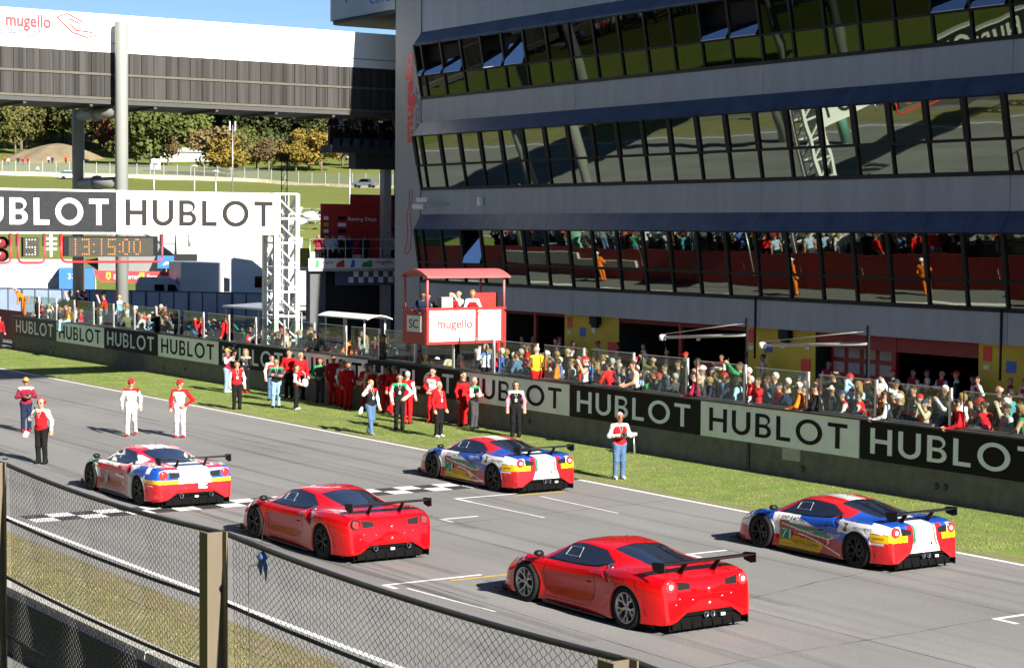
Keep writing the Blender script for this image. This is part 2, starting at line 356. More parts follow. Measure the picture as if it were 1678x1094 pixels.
for k in range(26):
    x0 = random.choice([17.0, 18.6, 25.0, 26.6, 19.6, 21.4, 23.2, 28.3])+random.uniform(-.5, .5); y0 = random.uniform(14, 90); L_ = random.uniform(6, 30); dr = random.uniform(-.5, .5); w_ = random.uniform(.14, .26); mb = MB(); n_ = 10
    for q in range(n_):
        a, b = q/n_, (q+1)/n_; xa, xb_ = x0+dr*a*a, x0+dr*b*b; mb.quad((xa, y0+L_*a, 0), (xa+w_, y0+L_*a, 0), (xb_+w_, y0+L_*b, 0), (xb_, y0+L_*b, 0))
    mb.build('tyre_mark', M['rubber_mark'], track, (0, 0, .0102+.0002*k))
for x0 in (18.45, 22.1, 25.9):
    mb = MB(); mb.quad((x0, -100, .0068), (x0+.035, -100, .0068), (x0+.05, 200, .0068), (x0+.015, 200, .0068)); mb.build('paving_seam', M['seam_tar'], track)
for (ya, xa, xb_, sk) in ((36.2, 15, 29.7, 1.4), (49.5, 15, 29.7, -.9), (22.5, 15, 29.5, .7), (26.0, 20.5, 29.6, 2.4)):
    mb = MB(); n_ = 14; pts = [(xa+(xb_-xa)*q/n_, ya+sk*q/n_+random.uniform(-.06, .06)) for q in range(n_+1)]
    for (p0, p1) in zip(pts[:-1], pts[1:]): mb.quad((p0[0], p0[1], .0070), (p1[0], p1[1], .0070), (p1[0], p1[1]+.04, .0070), (p0[0], p0[1]+.04, .0070))
    mb.build('crack', M['seam_tar'], track)
mb = MB(); mb.quad((29.97, -100, .0125), (30.55, -100, .0125), (30.55, 150, .0125), (29.97, 150, .0125)); mb.build('dusty_edge', M['edge_dust'], bpy.data.objects['grass_verge'])
mb = MB(); mb.quad((30.6, 20, .010), (35.1, 20, .010), (35.1, 105, .010), (30.6, 105, .010)); mb.build('worn_turf', M['bare_soil'], bpy.data.objects['grass_verge'])
mb = MB(); mb.quad((13.2, -50, .0125), (14.0, -50, .0125), (14.0, 100, .0125), (13.2, 100, .0125)); mb.build('dusty_edge', M['edge_dust'], bpy.data.objects['near_grass_verge'])
random.seed(7)

# blades of grass standing in the turf (nobody could count them)
def tufts(name, n, xr, yr, m, hmax=.09, power=1.0):
    P = np.stack([rng.uniform(*xr, n), yr[0]+(yr[1]-yr[0])*rng.random(n)**power], -1); a = rng.uniform(0, 6.28, n); h = rng.uniform(.35, 1, n)*hmax; w = h*.22
    V = np.zeros((n, 3, 3)); V[:, 0, :2] = P+np.stack([np.cos(a), np.sin(a)], -1)*w[:, None]; V[:, 1, :2] = P-np.stack([np.cos(a), np.sin(a)], -1)*w[:, None]
    V[:, 2, :2] = P+rng.normal(0, .35, (n, 2))*h[:, None]; V[:, 2, 2] = h
    o = link(name, mesh_np(name, V.reshape(-1, 3), np.arange(3*n).reshape(-1, 3)), m); tag(o, kind='stuff'); return o
mat('grass_blade', (.13, .23, .032), .7, var=.4, scale=.9, col2=(.23, .275, .08), spec=.1)
mat('dry_blade', (.20, .19, .075), .7, var=.3, scale=1.2, col2=(.27, .235, .14), spec=.1)
tufts('grass_blades', 110000, (30.12, 35.08), (28, 104), M['grass_blade'], .034, 1.3)
tufts('dry_grass_blades', 50000, (10.6, 13.85), (13, 42), M['dry_blade'], .035, 1.3)

# ------------------------------------------------------------------ near concrete barrier, spectator fence
mat('concrete', (.36, .345, .32), .85, var=.2, scale=3, bump=.4, bscale=20)
mat('concrete_dark', (.145, .143, .13), .85, var=.28, scale=2.5, bump=.4, bscale=20)
mat('concrete_pale', (.43, .41, .37), .85, var=.15, scale=3, bump=.3, bscale=20)
nb = thing('concrete_barrier', 'long low concrete barrier in front of the chain link fence', 'barrier', (10.2, 0, 0))
seg = MB(); seg.prism([(-.28, 0), (.28, 0), (.18, .25), (.13, .98), (-.16, .98)], -2.985, 2.985, 'xz'); seg = seg.mesh('barrier_block'); seg.materials.append(M['concrete'])
mat('shade_navy', (.030, .034, .062), .6, var=.2, spec=.15)  # navy tone stands for shade on the barrier's camera-facing side
for k in range(-3, 18):
    mb = MB(); mb.box(-.31, -.285, 3+6*k-2.96, 3+6*k+2.96, .02, .93); mb.build('shaded_face_sheet', M['shade_navy'], nb)  # dark sheet added where the concrete face lies in shade
    link('barrier_block', seg, None, nb, (rng.normal(0, .006), 3+6*k, rng.normal(0, .004)))

mat('fence_post', (.115, .092, .060), .6, var=.14, scale=3); mat('fence_cable', (.03, .03, .032), .55, metal=.3, var=.2); mat('fence_wire', (.11, .11, .108), .45, metal=.5, var=.2)
XF = 4.95; PY = [XF/.338-.05+0.0, XF/.459, XF/.746]   # three posts in view
PY = [14.63, 10.78, 6.64]; SP = 4.0
fence = thing('spectator_fence', 'tall chain link debris fence with tan posts and steel cables in front', 'fence', (XF, 0, 0))
ZT = 4.80; ZB = 1.35
def post(y):
    mb = MB(); w, d, t = .125, .118, .010
    for sx_ in (-1, 1): mb.box(sx_*w/2-t/2, sx_*w/2+t/2, -d/2, d/2, 0, 1)     # two flanges
    mb.box(-w/2+t/2, w/2-t/2, -.005, .005, 0, .999)
    return mb.build('post', M['fence_post'], fence, (0, y, ZB-.2), None, (1, 1, ZT-ZB+.185))
fy = [18.6, 14.84, 10.78, 6.64, 2.6]
for y in fy: post(y)
for k, (z, r_) in enumerate(((ZT-.035, .017), (4.33, .0125), (3.87, .0125), (3.41, .0125), (2.95, .0125), (2.49, .0125), (2.03, .0125))):
    mb = MB(); pts = []
    for a, b in zip(fy[:-1], fy[1:]):
        for i in range(12):
            t = i/12; pts.append((.085, a+(b-a)*t, z-.045*4*t*(1-t)*(1 if k == 0 else .6)))
    mb.tube(pts, r_, 7); mb.build('cable', M['fence_cable'], fence)
# woven wires: each a zigzag down the panel, two families hooked round each other
def chainlink(y0, y1, z0, z1, pitch=.036, r_=.0020):
    V, F = [], []; n = int((y1-y0)/pitch); m = int((z1-z0)/.0235)
    ang = [0, 2.1, 4.2]
    for i in range(n):
        base = y0+(i+.5)*pitch; ring = []; ph = i % 2
        for j in range(m+1):
            yy = base+(pitch*.53 if (j+ph) % 2 else -pitch*.53); z = z1-j*(z1-z0)/m
            sag = -.045*4*((yy-y0)/(y1-y0))*(1-(yy-y0)/(y1-y0))
            c = (.085+(.003 if (j+ph) % 2 else -.003)+.012*math.sin(i*.21+z*1.3), yy, z+sag-.03); ids = []
            for a in ang: ids.append(len(V)); V.append((c[0]+r_*math.cos(a), c[1], c[2]+r_*math.sin(a)))
            ring.append(ids)
        for a, b in zip(ring[:-1], ring[1:]):
            for q in range(3): F.append((a[q], a[(q+1) % 3], b[(q+1) % 3], b[q]))
    return V, F
for a, b in ((14.76, 10.86), (10.70, 6.72), (6.56, 2.7)):
    V, F = chainlink(b, a, 1.9, ZT-.02); o = link('chain_link_mesh', mesh_np('chain_link_mesh', V, F, True), M['fence_wire'], fence); o['kind'] = 'stuff'
# scrap of blue cloth and string tied to the cable beside the post
mat('blue_cloth', (.06, .12, .30), .8, var=.4, scale=30); mat('string', (.8, .8, .78), .7)
rg = thing('cloth_knot', 'small blue rag knotted on the fence cable beside the middle post', 'rag', (XF+.08, 10.27, 4.70))
mb = MB(); mb.lathe([(0, -.05), (.035, -.035), (.05, 0), (.03, .03), (.012, .045), (0, .05)], 10); mb.build('knot', M['blue_cloth'], rg, scale=(.6, .9, .6))
mb = MB(); mb.tube([(0, 0, 0), (0, .03, -.05), (.0, .02, -.12)], [.012, .02, .002], 6); mb.tube([(0, 0, 0), (0, -.04, -.05), (0, -.05, -.14)], [.012, .015, .003], 6); mb.build('rag_end', M['blue_cloth'], rg)
mb = MB(); mb.tube([(0, 0, .02), (0, .005, .12), (.01, -.004, .2)], .0022, 5); mb.build('wire_end', M['fence_cable'], rg)
mb = MB(); mb.tube([(0, .05, -.06), (0, .17, -.08), (0, .19, -.12), (0, .175, -.5), (0, .16, -1.0), (0, .165, -1.7)], .004, 5); mb.build('string', M['string'], rg)

# ------------------------------------------------------------------ pit wall with banners and glass screens
mat('banner_black', (.008, .008, .009), .6, var=.3, scale=2, spec=.15); mat('banner_brown', (.06, .035, .038), .6, var=.3, scale=2)
mat('banner_white', (.84, .89, .91), .5, var=.08, scale=2); mat('letter_white', (.84, .89, .91), .5, var=.05); mat('letter_black', (.008, .008, .009), .6, var=.2, spec=.15)
mat('wall_cap', (.03, .03, .032), .5); mat('alu', (.6, .6, .6), .35, metal=.7, var=.1)
WT, ZB0, LB, Y0B = 1.84, .808, 6.5348, 102.07
pw = thing('pit_wall', 'long dark concrete pit wall along the grass verge', 'wall', (XW, 0, 0))
mb = MB(); mb.box(.03, .42, -20, Y0B+.35, -.05, WT-.03); mb.build('wall_body', M['concrete_dark'], pw)
mb = MB(); mb.box(-.05, .55, -20, Y0B+.35, WT-.032, WT+.012); mb.build('wall_cap', M['wall_cap'], pw)
mb = MB(); mb.box(.42, 2.5, -20, Y0B+.35, -.05, .80); mb.build('standing_platform', M['concrete'], pw)
mat('red_banner', (.24, .008, .012), .55, var=.25, scale=3)
for k in range(30):
    mb = MB(); mb.box(2.52, 2.55, -2.12, 2.12, .05, 1.80); mb.build('red_skirt_panel', M['red_banner'], pw, (0, -12+4.3*k, 0))
for (y, z) in ((96.4, .45), (95.9, .45), (96.1, .2), (73.2, .42), (66, .40), (52.6, .44), (52.1, .44), (38.9, .30), (47.3, .25), (47.0, .25), (58, .3), (34.0, .4), (33.7, .4), (81.9, .32), (79.5, .38)):
    mb = MB(); mb.lathe([(0, 0), (.07, 0), (.09, .012), (.055, .02), (.05, .05)], 10, 'x'); mb.build('drain_hole', M['wall_cap'], pw, (-.004, y, z))
mb = MB(); mb.box(-.02, .0295, 39.0, 39.7, .48, .80); mb.build('patch_board', M['concrete_pale'], pw)
mb = MB(); mb.box(-.012, .0295, 41.1, 41.2, .05, .8); mb.build('expansion_joint', M['wall_cap'], pw)
ordn = ['first', 'second', 'third', 'fourth', 'fifth', 'sixth', 'seventh', 'eighth', 'ninth', 'tenth', 'eleventh', 'twelfth', 'thirteenth', 'fourteenth', 'fifteenth', 'sixteenth', 'seventeenth', 'eighteenth', 'nineteenth', 'twentieth', 'twenty-first', 'twenty-second', 'twenty-third', 'twenty-fourth', 'twenty-fifth']
for i in range(13):
    yc = Y0B-LB*(i+.5); dark = i % 2 == 0
    t = thing('advertising_banner', '%s banner with %s lettering, %s from the far left end of the pit wall' % ('dark' if dark else 'pale grey', 'pale' if dark else 'dark', ordn[i]), 'banner', (XW, yc, 0), group='lettered banners along the pit wall')
    mb = MB(); n = 14
    for k in range(n):                       # vinyl sheet, slightly rippled
        a, b = -LB/2+.015+(LB-.03)*k/n, -LB/2+.015+(LB-.03)*(k+1)/n
        fx = lambda y: -.004*math.sin(y*2.1+i)
        mb.hexa([(fx(a)-.008, a, ZB0), (.029, a, ZB0), (.029, b, ZB0), (fx(b)-.008, b, ZB0)], [(fx(a)-.008, a, WT-.034), (.029, a, WT-.034), (.029, b, WT-.034), (fx(b)-.008, b, WT-.034)])
    mb.build('sheet', M['banner_brown' if i == 0 else ('banner_black' if dark else 'banner_white')], t)
    letters('HUBLOT', .66, .155, 1.60, M['letter_white' if dark else 'letter_black'], t, (-.014, .02, (ZB0+WT)/2-.01), FACE_TRACK)
glassmat('screen_glass', (.82, .90, .85), hz=.045, haze=(.34, .40, .36))
pane_m = None
for k in range(-8, 20):
    yk = 52.07+2.605*k
    if yk < 30 or yk > 101: continue
    t = thing('glass_screen', 'glass screen on the pit wall', 'glass screen', (XW+.29, yk, WT+.012), group='glass screens on the pit wall')
    top = 1.09 if yk > 45 else 1.09-(45-yk)*.012
    if pane_m is None:
        mb = MB(); mb.box(-.006, .006, .06, 2.16, .02, 1); pane_m = mb.mesh('pane'); pane_m.materials.append(M['screen_glass'])
        mb = MB(); mb.box(-.035, .035, -.035, .035, 0, 1); post_m = mb.mesh('post'); post_m.materials.append(M['alu'])
        mb = MB(); mb.box(-.015, .015, .04, 2.18, 0, 1); rail_m = mb.mesh('rail'); rail_m.materials.append(M['alu'])
        mb = MB(); mb.box(-.01, .01, 2.16, 2.19, 0, 1); side_m = mb.mesh('edge_trim'); side_m.materials.append(M['wall_cap'])
    link('pane', pane_m, None, t, scale=(1, 1, top)); link('post', post_m, None, t, scale=(1, 1, top+.03))
    link('top_rail', rail_m, None, t, (0, 0, top), scale=(.7, 1, .02)); link('bottom_rail', rail_m, None, t, scale=(1, 1, .045)); link('edge_trim', side_m, None, t, scale=(1, 1, top))
screens = [o for o in bpy.data.objects if o.name.startswith('glass_screen')]
screens.sort(key=lambda o: o.location.y)
for i, o in enumerate(screens):
    nl = len(screens)-i
    o['label'] = ('glass screen on the pit wall, %s from the right edge of the photo' % ordn[i]) if i < 13 else ('glass screen on the pit wall, %s from the far left end' % ordn[nl-1])
# ================================================================== PIT BUILDING
mat('spandrel', (.255, .285, .325), .55, var=.13, scale=.9, bump=.05, bscale=3, streak=(1, 1.6, .22)); mat('pier', (.27, .275, .285), .6, var=.10, scale=.6, streak=(1, 1, .3))
mat('eave_metal', (.045, .062, .105), .42, metal=.3, var=.4, scale=1.1); mat('frame_black', (.006, .007, .009), .5, var=.2, spec=.2)
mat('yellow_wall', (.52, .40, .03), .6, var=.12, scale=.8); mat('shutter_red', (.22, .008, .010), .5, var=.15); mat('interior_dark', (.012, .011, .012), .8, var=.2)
mat('sign_red', (.66, .03, .04), .5, var=.1); mat('sign_grey_blue', (.07, .08, .14), .5, var=.1); mat('paper_white', (.7, .7, .7), .6, var=.1); mat('sign_blue', (.03, .12, .45), .5); mat('galv', (.45, .45, .44), .4, metal=.7)
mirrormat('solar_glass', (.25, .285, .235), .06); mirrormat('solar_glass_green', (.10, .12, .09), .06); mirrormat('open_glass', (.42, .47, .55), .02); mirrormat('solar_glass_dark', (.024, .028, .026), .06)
XB, YE, YS, WW = 51.0, 85.62, 33.3, 1.850       # facade line, far end, near end, window bay
TILTS = {4.021: math.tan(R(8.3)), 8.739: math.tan(R(10.4)), 13.368: math.tan(R(10.4))}
pb = thing('pit_building', 'grey pit building with three bands of outward leaning windows above garages', 'building', (XB, 0, 0))
levels = [(4.021, 6.748, 7.444), (8.739, 11.485, 12.132), (13.368, 16.094, 16.722)]    # sill, eave lip, eave top
def xwin(z, sill): return -.05-(z-sill)*TILTS[sill]
# spandrel bands, one slab between each pair of joints
bands = [(2.834, 4.021)]+[(levels[i][2], levels[i+1][0]) for i in range(2)]+[(16.722, 22.7)]
yj = [YE]+[84.93-12.946*k for k in range(1, 5)]; yj[-1] = YS
for (z0, z1) in bands:
    for a, b in zip(yj[:-1], yj[1:]):
        mb = MB(); mb.box(-.10, .3, b+.012, a-.012, z0, z1); mb.build('spandrel_slab', M['spandrel'], pb)
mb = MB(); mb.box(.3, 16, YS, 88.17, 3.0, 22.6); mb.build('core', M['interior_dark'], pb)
mb = MB(); mb.box(-.14, 16.4, YS, 88.2, 22.7, 23.0); mb.build('roof', M['spandrel'], pb)
# end pier with the upright name
mb = MB(); mb.box(-.16, .6, YE, 88.17, 0, 22.7); pier = mb.build('end_pier', M['pier'], pb)
link('lettering', ftext('mugello', 4.6, 1.02, .004, 0, .035), M['sign_red'], pier, (-.175, 86.62, 13.46), ROT_UP)
link('lettering', ftext('CIRCUIT', 2.9, .36, .004, .4), M['sign_grey_blue'], pier, (-.175, 85.88, 12.5), ROT_UP)
tr = [(0, 0), (.25, .5), (.28, 1.2), (.20, 1.9), (.45, 2.4), (.42, 3.0), (.62, 3.1), (.66, 2.3), (.52, 1.8), (.62, .9), (.50, .1), (.25, -.12), (0, 0)]
mb = MB(); mb.tube([(-.17, 87.2-a*1.25, 5.5+b*1.03) for a, b in tr], .022, 5); mb.build('track_outline', M['sign_red'], pier)
# floor bands: eave panels, mullions, transoms and panes
yw = [84.93-WW*k for k in range(0, 28)]; yw = [YE]+yw
for li, (zs, ze, zt) in enumerate(levels):
    for a, b in zip(yw[:-1], yw[1:]):
        if a < YS+.1: continue
        b = max(b, YS); mb = MB(); xo = xwin(ze, zs)-.06
        mb.hexa([(xo, b+.008, ze-.05), (xo+.1, b+.008, ze-.05), (xo+.1, a-.008, ze-.05), (xo, a-.008, ze-.05)], [(-.11, b+.008, zt), (.2, b+.008, zt), (.2, a-.008, zt), (-.11, a-.008, zt)])
        mb.build('eave_panel', M['eave_metal'], pb)
    mb = MB(); xo = xwin(ze, zs)
    mb.box(xo-.03, .25, YS, YE, ze-.11, ze-.055); mb.build('window_head', M['frame_black'], pb)
    mb = MB(); mb.box(-.14, .25, YS, YE+.02, zs-.07, zs+.07); mb.build('window_sill', M['frame_black'], pb)
    zm = {0: zs+(ze-zs)*.36, 1: zs+(ze-zs)*.43, 2: zs+(ze-zs)*.40}[li]
    mb = MB(); mb.hexa([(xwin(zm-.05, zs)-.05, YS, zm-.05), (.25, YS, zm-.05), (.25, YE, zm-.05), (xwin(zm-.05, zs)-.05, YE, zm-.05)], [(xwin(zm+.05, zs)-.05, YS, zm+.05), (.25, YS, zm+.05), (.25, YE, zm+.05), (xwin(zm+.05, zs)-.05, YE, zm+.05)])
    mb.build('transom', M['frame_black'], pb)
    # back panel closing the band at both ends
    mb = MB(); mb.prism([(xwin(zs, zs), zs), (.3, zs), (.3, zt), (-.1, zt), (xwin(ze, zs), ze)], YE-.001, YE+.02, 'xz'); mb.build('band_end', M['frame_black'], pb)
    for k, y in enumerate(yw):
        if y < YS: continue
        for (za, zb_, w_, dp) in ((zs, zm, .11, .07), (zm, ze-.06, .25 if li == 1 else (.13 if li == 2 else .17), .07)):
            mb = MB(); xa, xb_ = xwin(za, zs), xwin(zb_, zs)
            mb.hexa([(xa-dp, y-w_/2, za), (xa+.1, y-w_/2, za), (xa+.1, y+w_/2, za), (xa-dp, y+w_/2, za)], [(xb_-dp, y-w_/2, zb_), (xb_+.1, y-w_/2, zb_), (xb_+.1, y+w_/2, zb_), (xb_-dp, y+w_/2, zb_)])
            mb.build('mullion', M['frame_black'], pb)
    # panes; some upper ones stand open and catch the sky
    openset = {0: {3: 1}, 1: {}, 2: {0: .48, 1: .40, 2: .50, 4: .52, 5: 1.0, 13: .36, 14: .36, 20: .36, 21: .4}}[li]
    for k, (a, b) in enumerate(zip(yw[:-1], yw[1:])):
        if b < YS: continue
        for up in (0, 1):
            za, zb_ = (zs, zm) if not up else (zm, ze-.06)
            xa, xb_ = xwin(za, zs), xwin(zb_, zs); j = rng.normal(0, .0022, 2); w_ = (a-b)
            dxa, dxb = j[0]*1.0+j[1]*w_/2, j[0]*1.0-j[1]*w_/2
            mb = MB()
            if up and k in openset:
                f_ = openset[k]; L_ = (zb_-za)*f_
                # hinged pane leaning back, face turned to the sky
                mb.hexa([(xa-.20, b+.14, za+.04), (xa-.18, b+.14, za+.02), (xa-.18, a-.14, za+.02), (xa-.20, a-.14, za+.04)],
                        [(xa+.02+L_*.18, b+.14, za+.04+L_*.97), (xa+.04+L_*.18, b+.14, za+.02+L_*.97), (xa+.04+L_*.18, a-.14, za+.02+L_*.97), (xa+.02+L_*.18, a-.14, za+.04+L_*.97)])
                mb.build('open_pane', M['open_glass'], pb); continue
            mb.hexa([(xa-j[0], b, za), (xa+.03, b, za), (xa+.03, a, za), (xa-j[0]+dxa*0, a, za)], [(xb_+j[0]+dxb*0, b, zb_), (xb_+.03, b, zb_), (xb_+.03, a, zb_), (xb_+j[0], a, zb_)])
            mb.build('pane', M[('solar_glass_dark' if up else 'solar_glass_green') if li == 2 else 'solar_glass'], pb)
# ground floor: garages between yellow walls
ycols = [(78.36, 85.62, 0), (69.11, 73.29, 1), (56.27, 60.46, 1), (43.55, 47.79, 1), (33.3, 34.9, 1)]
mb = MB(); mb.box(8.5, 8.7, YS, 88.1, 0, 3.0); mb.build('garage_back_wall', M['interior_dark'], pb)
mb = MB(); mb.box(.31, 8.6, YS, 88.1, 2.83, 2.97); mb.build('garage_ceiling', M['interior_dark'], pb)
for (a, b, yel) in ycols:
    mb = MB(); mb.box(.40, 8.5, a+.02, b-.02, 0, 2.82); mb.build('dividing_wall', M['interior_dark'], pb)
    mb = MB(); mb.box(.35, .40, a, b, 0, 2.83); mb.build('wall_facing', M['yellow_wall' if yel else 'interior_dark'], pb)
    if yel:
        mb = MB(); mb.box(.06, .40, a+.2, a+.75, 2.44, 2.8); mb.box(.1, .3, a+.3, a+.65, 2.3, 2.45); l = mb.build('flood_lamp', M['frame_black'], pb, (0, 1.1, 0))
        mb = MB(); mb.box(.33, .349, b-.62, b-.22, 2.2, 2.7); mb.build('number_plate', M['sign_red'], pb)
        mb = MB(); mb.box(.33, .349, a+1.75, a+2.02, 2.05, 2.5); mb.build('notice', M['paper_white'], pb)
        mb = MB(); mb.box(.33, .349, a+2.5, a+2.95, 1.85, 2.25); mb.build('notice', M['sign_blue'], pb)
        mb = MB(); mb.box(.31, .349, a+.25, a+.75, 1.15, 1.7); mb.build('hose_cabinet', M['sign_red'], pb)
        mb = MB(); mb.box(.335, .349, b-.5, b-.25, 1.9, 2.05); mb.build('notice', M['paper_white'], pb)
opens = [(73.29, 78.36), (60.46, 69.11), (47.79, 56.27), (34.9, 43.55)]
for i, (a, b) in enumerate(opens):
    drop = (2.65, 2.6, 2.25, 2.5)[i]
    mb = MB(); n = 8
    for k in range(n):
        z1 = 2.82-(2.82-drop)*k/n; z0 = 2.82-(2.82-drop)*(k+1)/n+.008; mb.box(.42, .46, a, b, z0, z1)
    mb.build('roller_shutter', M['shutter_red'], pb)
    mid = (a+b)/2
    mb = MB(); mb.box(.40, .55, mid-.1, mid+.1, 0, 2.82); mb.build('door_post', M['shutter_red'], pb)
    if i == 2:
        mb = MB(); mb.box(1.0, 1.1, mid+.4, b-.2, 0, 2.8); wp = mb.build('wall_panel', M['shutter_red'], pb)
        for u in range(4):
            for v in range(2):
                mb = MB(); mb.box(.97, .995, 0, .62, 0, .42); mb.build('photo_print', M['spandrel' if (u+v) % 3 else 'concrete'], pb, (0, b-1.0-u*.85, 1.25+v*.6))
    mb = MB(); mb.box(2.2, 2.9, a+.4, a+1.6, 0, 1.3); mb.box(2.25, 2.85, a+.5, a+1.5, 1.3, 1.5); mb.build('tool_chest', M['shutter_red'], pb)
# downpipe, wall lamp
for y in (59.04, 46.09):
    mb = MB(); mb.tube([(-.13, y+.25, 4.1), (-.13, y+.25, 1.6)], .045, 8); mb.build('downpipe', M['frame_black'], pb)
# security cameras on a bracket near the pier
cv = thing('security_camera', 'white security cameras on a bracket at the left end of the facade', 'security camera', (XB-.1, 83.0, 8.0))
mb = MB(); mb.tube([(0, -.1, -.05), (-.35, 1.0, -.12), (-.45, 1.6, .05)], .045, 6); mb.build('bracket', M['spandrel'], cv)
for d in ((-.45, 1.7, .14), (-.5, 2.0, -.2)):
    mb = MB(); mb.box(-.11, .11, -.32, .32, -.1, .1); mb.box(-.13, .13, -.36, .32, .1, .13); mb.build('housing', M['paper_white'], cv, d, (0, R(8), R(30)))
al = thing('wall_siren', 'small white box on the facade near the cameras', 'alarm box', (XB-.12, 79.8, 8.05)); mb = MB(); mb.box(-.16, 0, -.14, .14, -.2, .2); mb.box(-.2, -.16, -.08, .08, -.12, .12); mb.build('case', M['paper_white'], al)

# ------------------------------------------------------------------ control tower drum behind the pier
ct = thing('control_tower', 'pale control tower cabin with rounded corner overhanging the bridge', 'tower', (52.0, 90.0, 0))
def rounded(x0, x1, y0, y1, r_, n=10):
    return [(x0, y0), (x1, y0)]+[(x1-r_+r_*math.cos(R(90*i/n)), y1-r_+r_*math.sin(R(90*i/n))) for i in range(n+1)]+[(x0+r_*.25-r_*.25*math.sin(R(90*i/4)), y1-r_*.25+r_*.25*math.cos(R(90*i/4))) for i in range(5)]
mb = MB(); mb.prism(rounded(0, 9.0, .3, 8.15, 3.0), 18.4, 24, 'xy'); mb.build('cabin', mat('tower_cladding', (.42, .44, .46), .5, var=.06, scale=.4), ct)
mb = MB(); mb.prism(rounded(.12, 8.9, .35, 8.05, 3.0), 18.2, 18.4, 'xy'); mb.build('soffit', mat('tower_soffit', (.035, .035, .04), .6), ct)
mb = MB(); mb.box(3.6, 7, .5, 5.5, 16.5, 18.2); mb.build('glazed_neck', M['solar_glass'], ct)
link('lettering', ftext('CIRCUIT', 4.2, .62, .004, .4), M['sign_blue'], ct, (-.01, .9, 19.2), FACE_TRACK)
mb = MB(); mb.tube([(-.012, 6.6, 22), (-.012, 6.3, 20.6), (-.012, 5.9, 20.1), (-.012, 5.7, 19.2), (-.012, 5.5, 19.5), (-.012, 5.75, 20.6), (-.012, 6.1, 21.2), (-.012, 6.2, 22)], .012, 4); mb.build('track_outline', M['sign_grey_blue'], ct)

# ------------------------------------------------------------------ balcony block, podium and stair frame beside the building
mat('dark_slab', (.030, .030, .033), .7, var=.2); mat('podium_red', (.38, .02, .02), .55, var=.15, scale=3)
bk = thing('balcony_block', 'dark balcony block with spectators under the bridge', 'balcony', (50.5, 94.0, 0))
mb = MB(); mb.box(-.45, 6, -.2, 1.0, 10.85, 11.25); mb.build('floor_slab', M['dark_slab'], bk)
mb = MB(); mb.box(.2, 6, .6, 1.2, 12.45, 12.62); mb.build('ceiling_slab', M['dark_slab'], bk)
mb = MB(); mb.box(.1, 6, 1.0, 1.2, 11.25, 12.62); mb.build('back_wall', M['dark_slab'], bk)
for k in range(9):
    mb = MB(); mb.hexa([(-.42+.62*k, -.35, 11.1), (-.02+.62*k, -.35, 11.1), (-.02+.62*k, -.32, 11.1), (-.42+.62*k, -.32, 11.1)], [(-.30+.62*k, -.28, 11.62), (.1+.62*k, -.28, 11.62), (.1+.62*k, -.25, 11.62), (-.30+.62*k, -.25, 11.62)]); mb.build('balustrade_panel', M['eave_metal'], bk)
mb = MB(); mb.box(-.45, 6, -.26, -.2, 12.2, 12.26); mb.box(-.45, -.39, -.2, 1.0, 12.2, 12.26); mb.build('handrail', M['frame_black'], bk)
mb = MB(); mb.box(1.3, 6, .2, 1.0, 10.0, 10.85); mb.build('underframe', M['dark_slab'], bk)
mb = MB(); mb.box(3.3, 3.75, .5, 1.0, 0, 10.1); mb.build('column', M['concrete'], bk)
for z in (6.6, 8.4): mb = MB(); mb.box(3.75, 6, .6, .75, z, z+.12); mb.build('stair_beam', M['frame_black'], bk)
mb = MB(); mb.box(4.1, 4.35, .55, .8, 0, 10.1); mb.beam((4.2, .65, 9.8), (5.6, .65, 8.4), .16); mb.beam((4.2, .65, 8.3), (5.6, .65, 6.7), .16); mb.build('stair_frame', M['frame_black'], bk)

pd = thing('podium', 'winners podium balcony with red sponsor backdrop beside the building', 'podium', (49.0, 94.0, 0))
mb = MB(); mb.box(-.2, 7, 0, 1.5, 4.35, 4.6); mb.build('floor_slab', M['concrete'], pd)
mb = MB(); mb.box(-.22, 7, -.03, -.005, 4.5, 5.05); bnr = mb.build('banner_strip', M['paper_white'], pd)
mat('flag_green', (.02, .28, .08), .55); mat('flag_red', (.5, .03, .02), .55)
for (x0, x1, m_) in ((.15, .42, 'flag_green'), (1.45, 2.0, 'flag_red'), (2.35, 2.65, 'sign_blue'), (3.05, 3.75, 'flag_green'), (5.35, 6.6, 'flag_red')):
    mb = MB(); mb.prism([(x0, 4.56), (x1, 4.56), (x1, 4.9), (x1-.1, 4.99), (x1-.22, 4.9), (x0+.1, 4.82)], -.036, -.031); mb.build('printed_patch', M[m_], bnr)
link('lettering', ftext('mugello', 1.1, .3), M['sign_red'], bnr, (4.5, -.04, 4.82)); link('lettering', ftext('mugello', .7, .22), M['sign_red'], bnr, (.95, -.04, 4.82))
mb = MB(); mb.box(-.2, -.14, 0, 1.3, 4.6, 5.6); mb.build('side_rail', M['solar_glass_dark'], pd)
for k in range(7): mb = MB(); mb.tube([(-.1+k*1.1, .05, 4.6), (-.1+k*1.1, .05, 6.1)], .028, 6); mb.build('rail_post', M['galv'], pd)
mb = MB(); mb.tube([(-.1, .05, 6.1), (6.6, .05, 6.1)], .028, 6); mb.tube([(-.1, .05, 5.6), (6.6, .05, 5.6)], .018, 6); mb.build('handrail', M['galv'], pd)
mb = MB(); mb.box(1.3, 7, 1.4, 1.5, 4.6, 8.05); bd = mb.build('backdrop', M['podium_red'], pd)
mb = MB(); mb.box(3.1, 7, 1.32, 1.395, 7.85, 8.6); mb.build('backdrop_header', M['podium_red'], pd)
for i in range(3):
    for j in range(7):
        mb = MB(); mb.box(0, .30 if i != 1 else .5, 1.385, 1.398, 0, .2); mb.build('sponsor_tile', M[['paper_white', 'frame_black', 'yellow_wall', 'paper_white'][(i+j*2) % 4]], bd, ([1.45, 2.35, 5.3][i], 0, 5.0+.36*j))
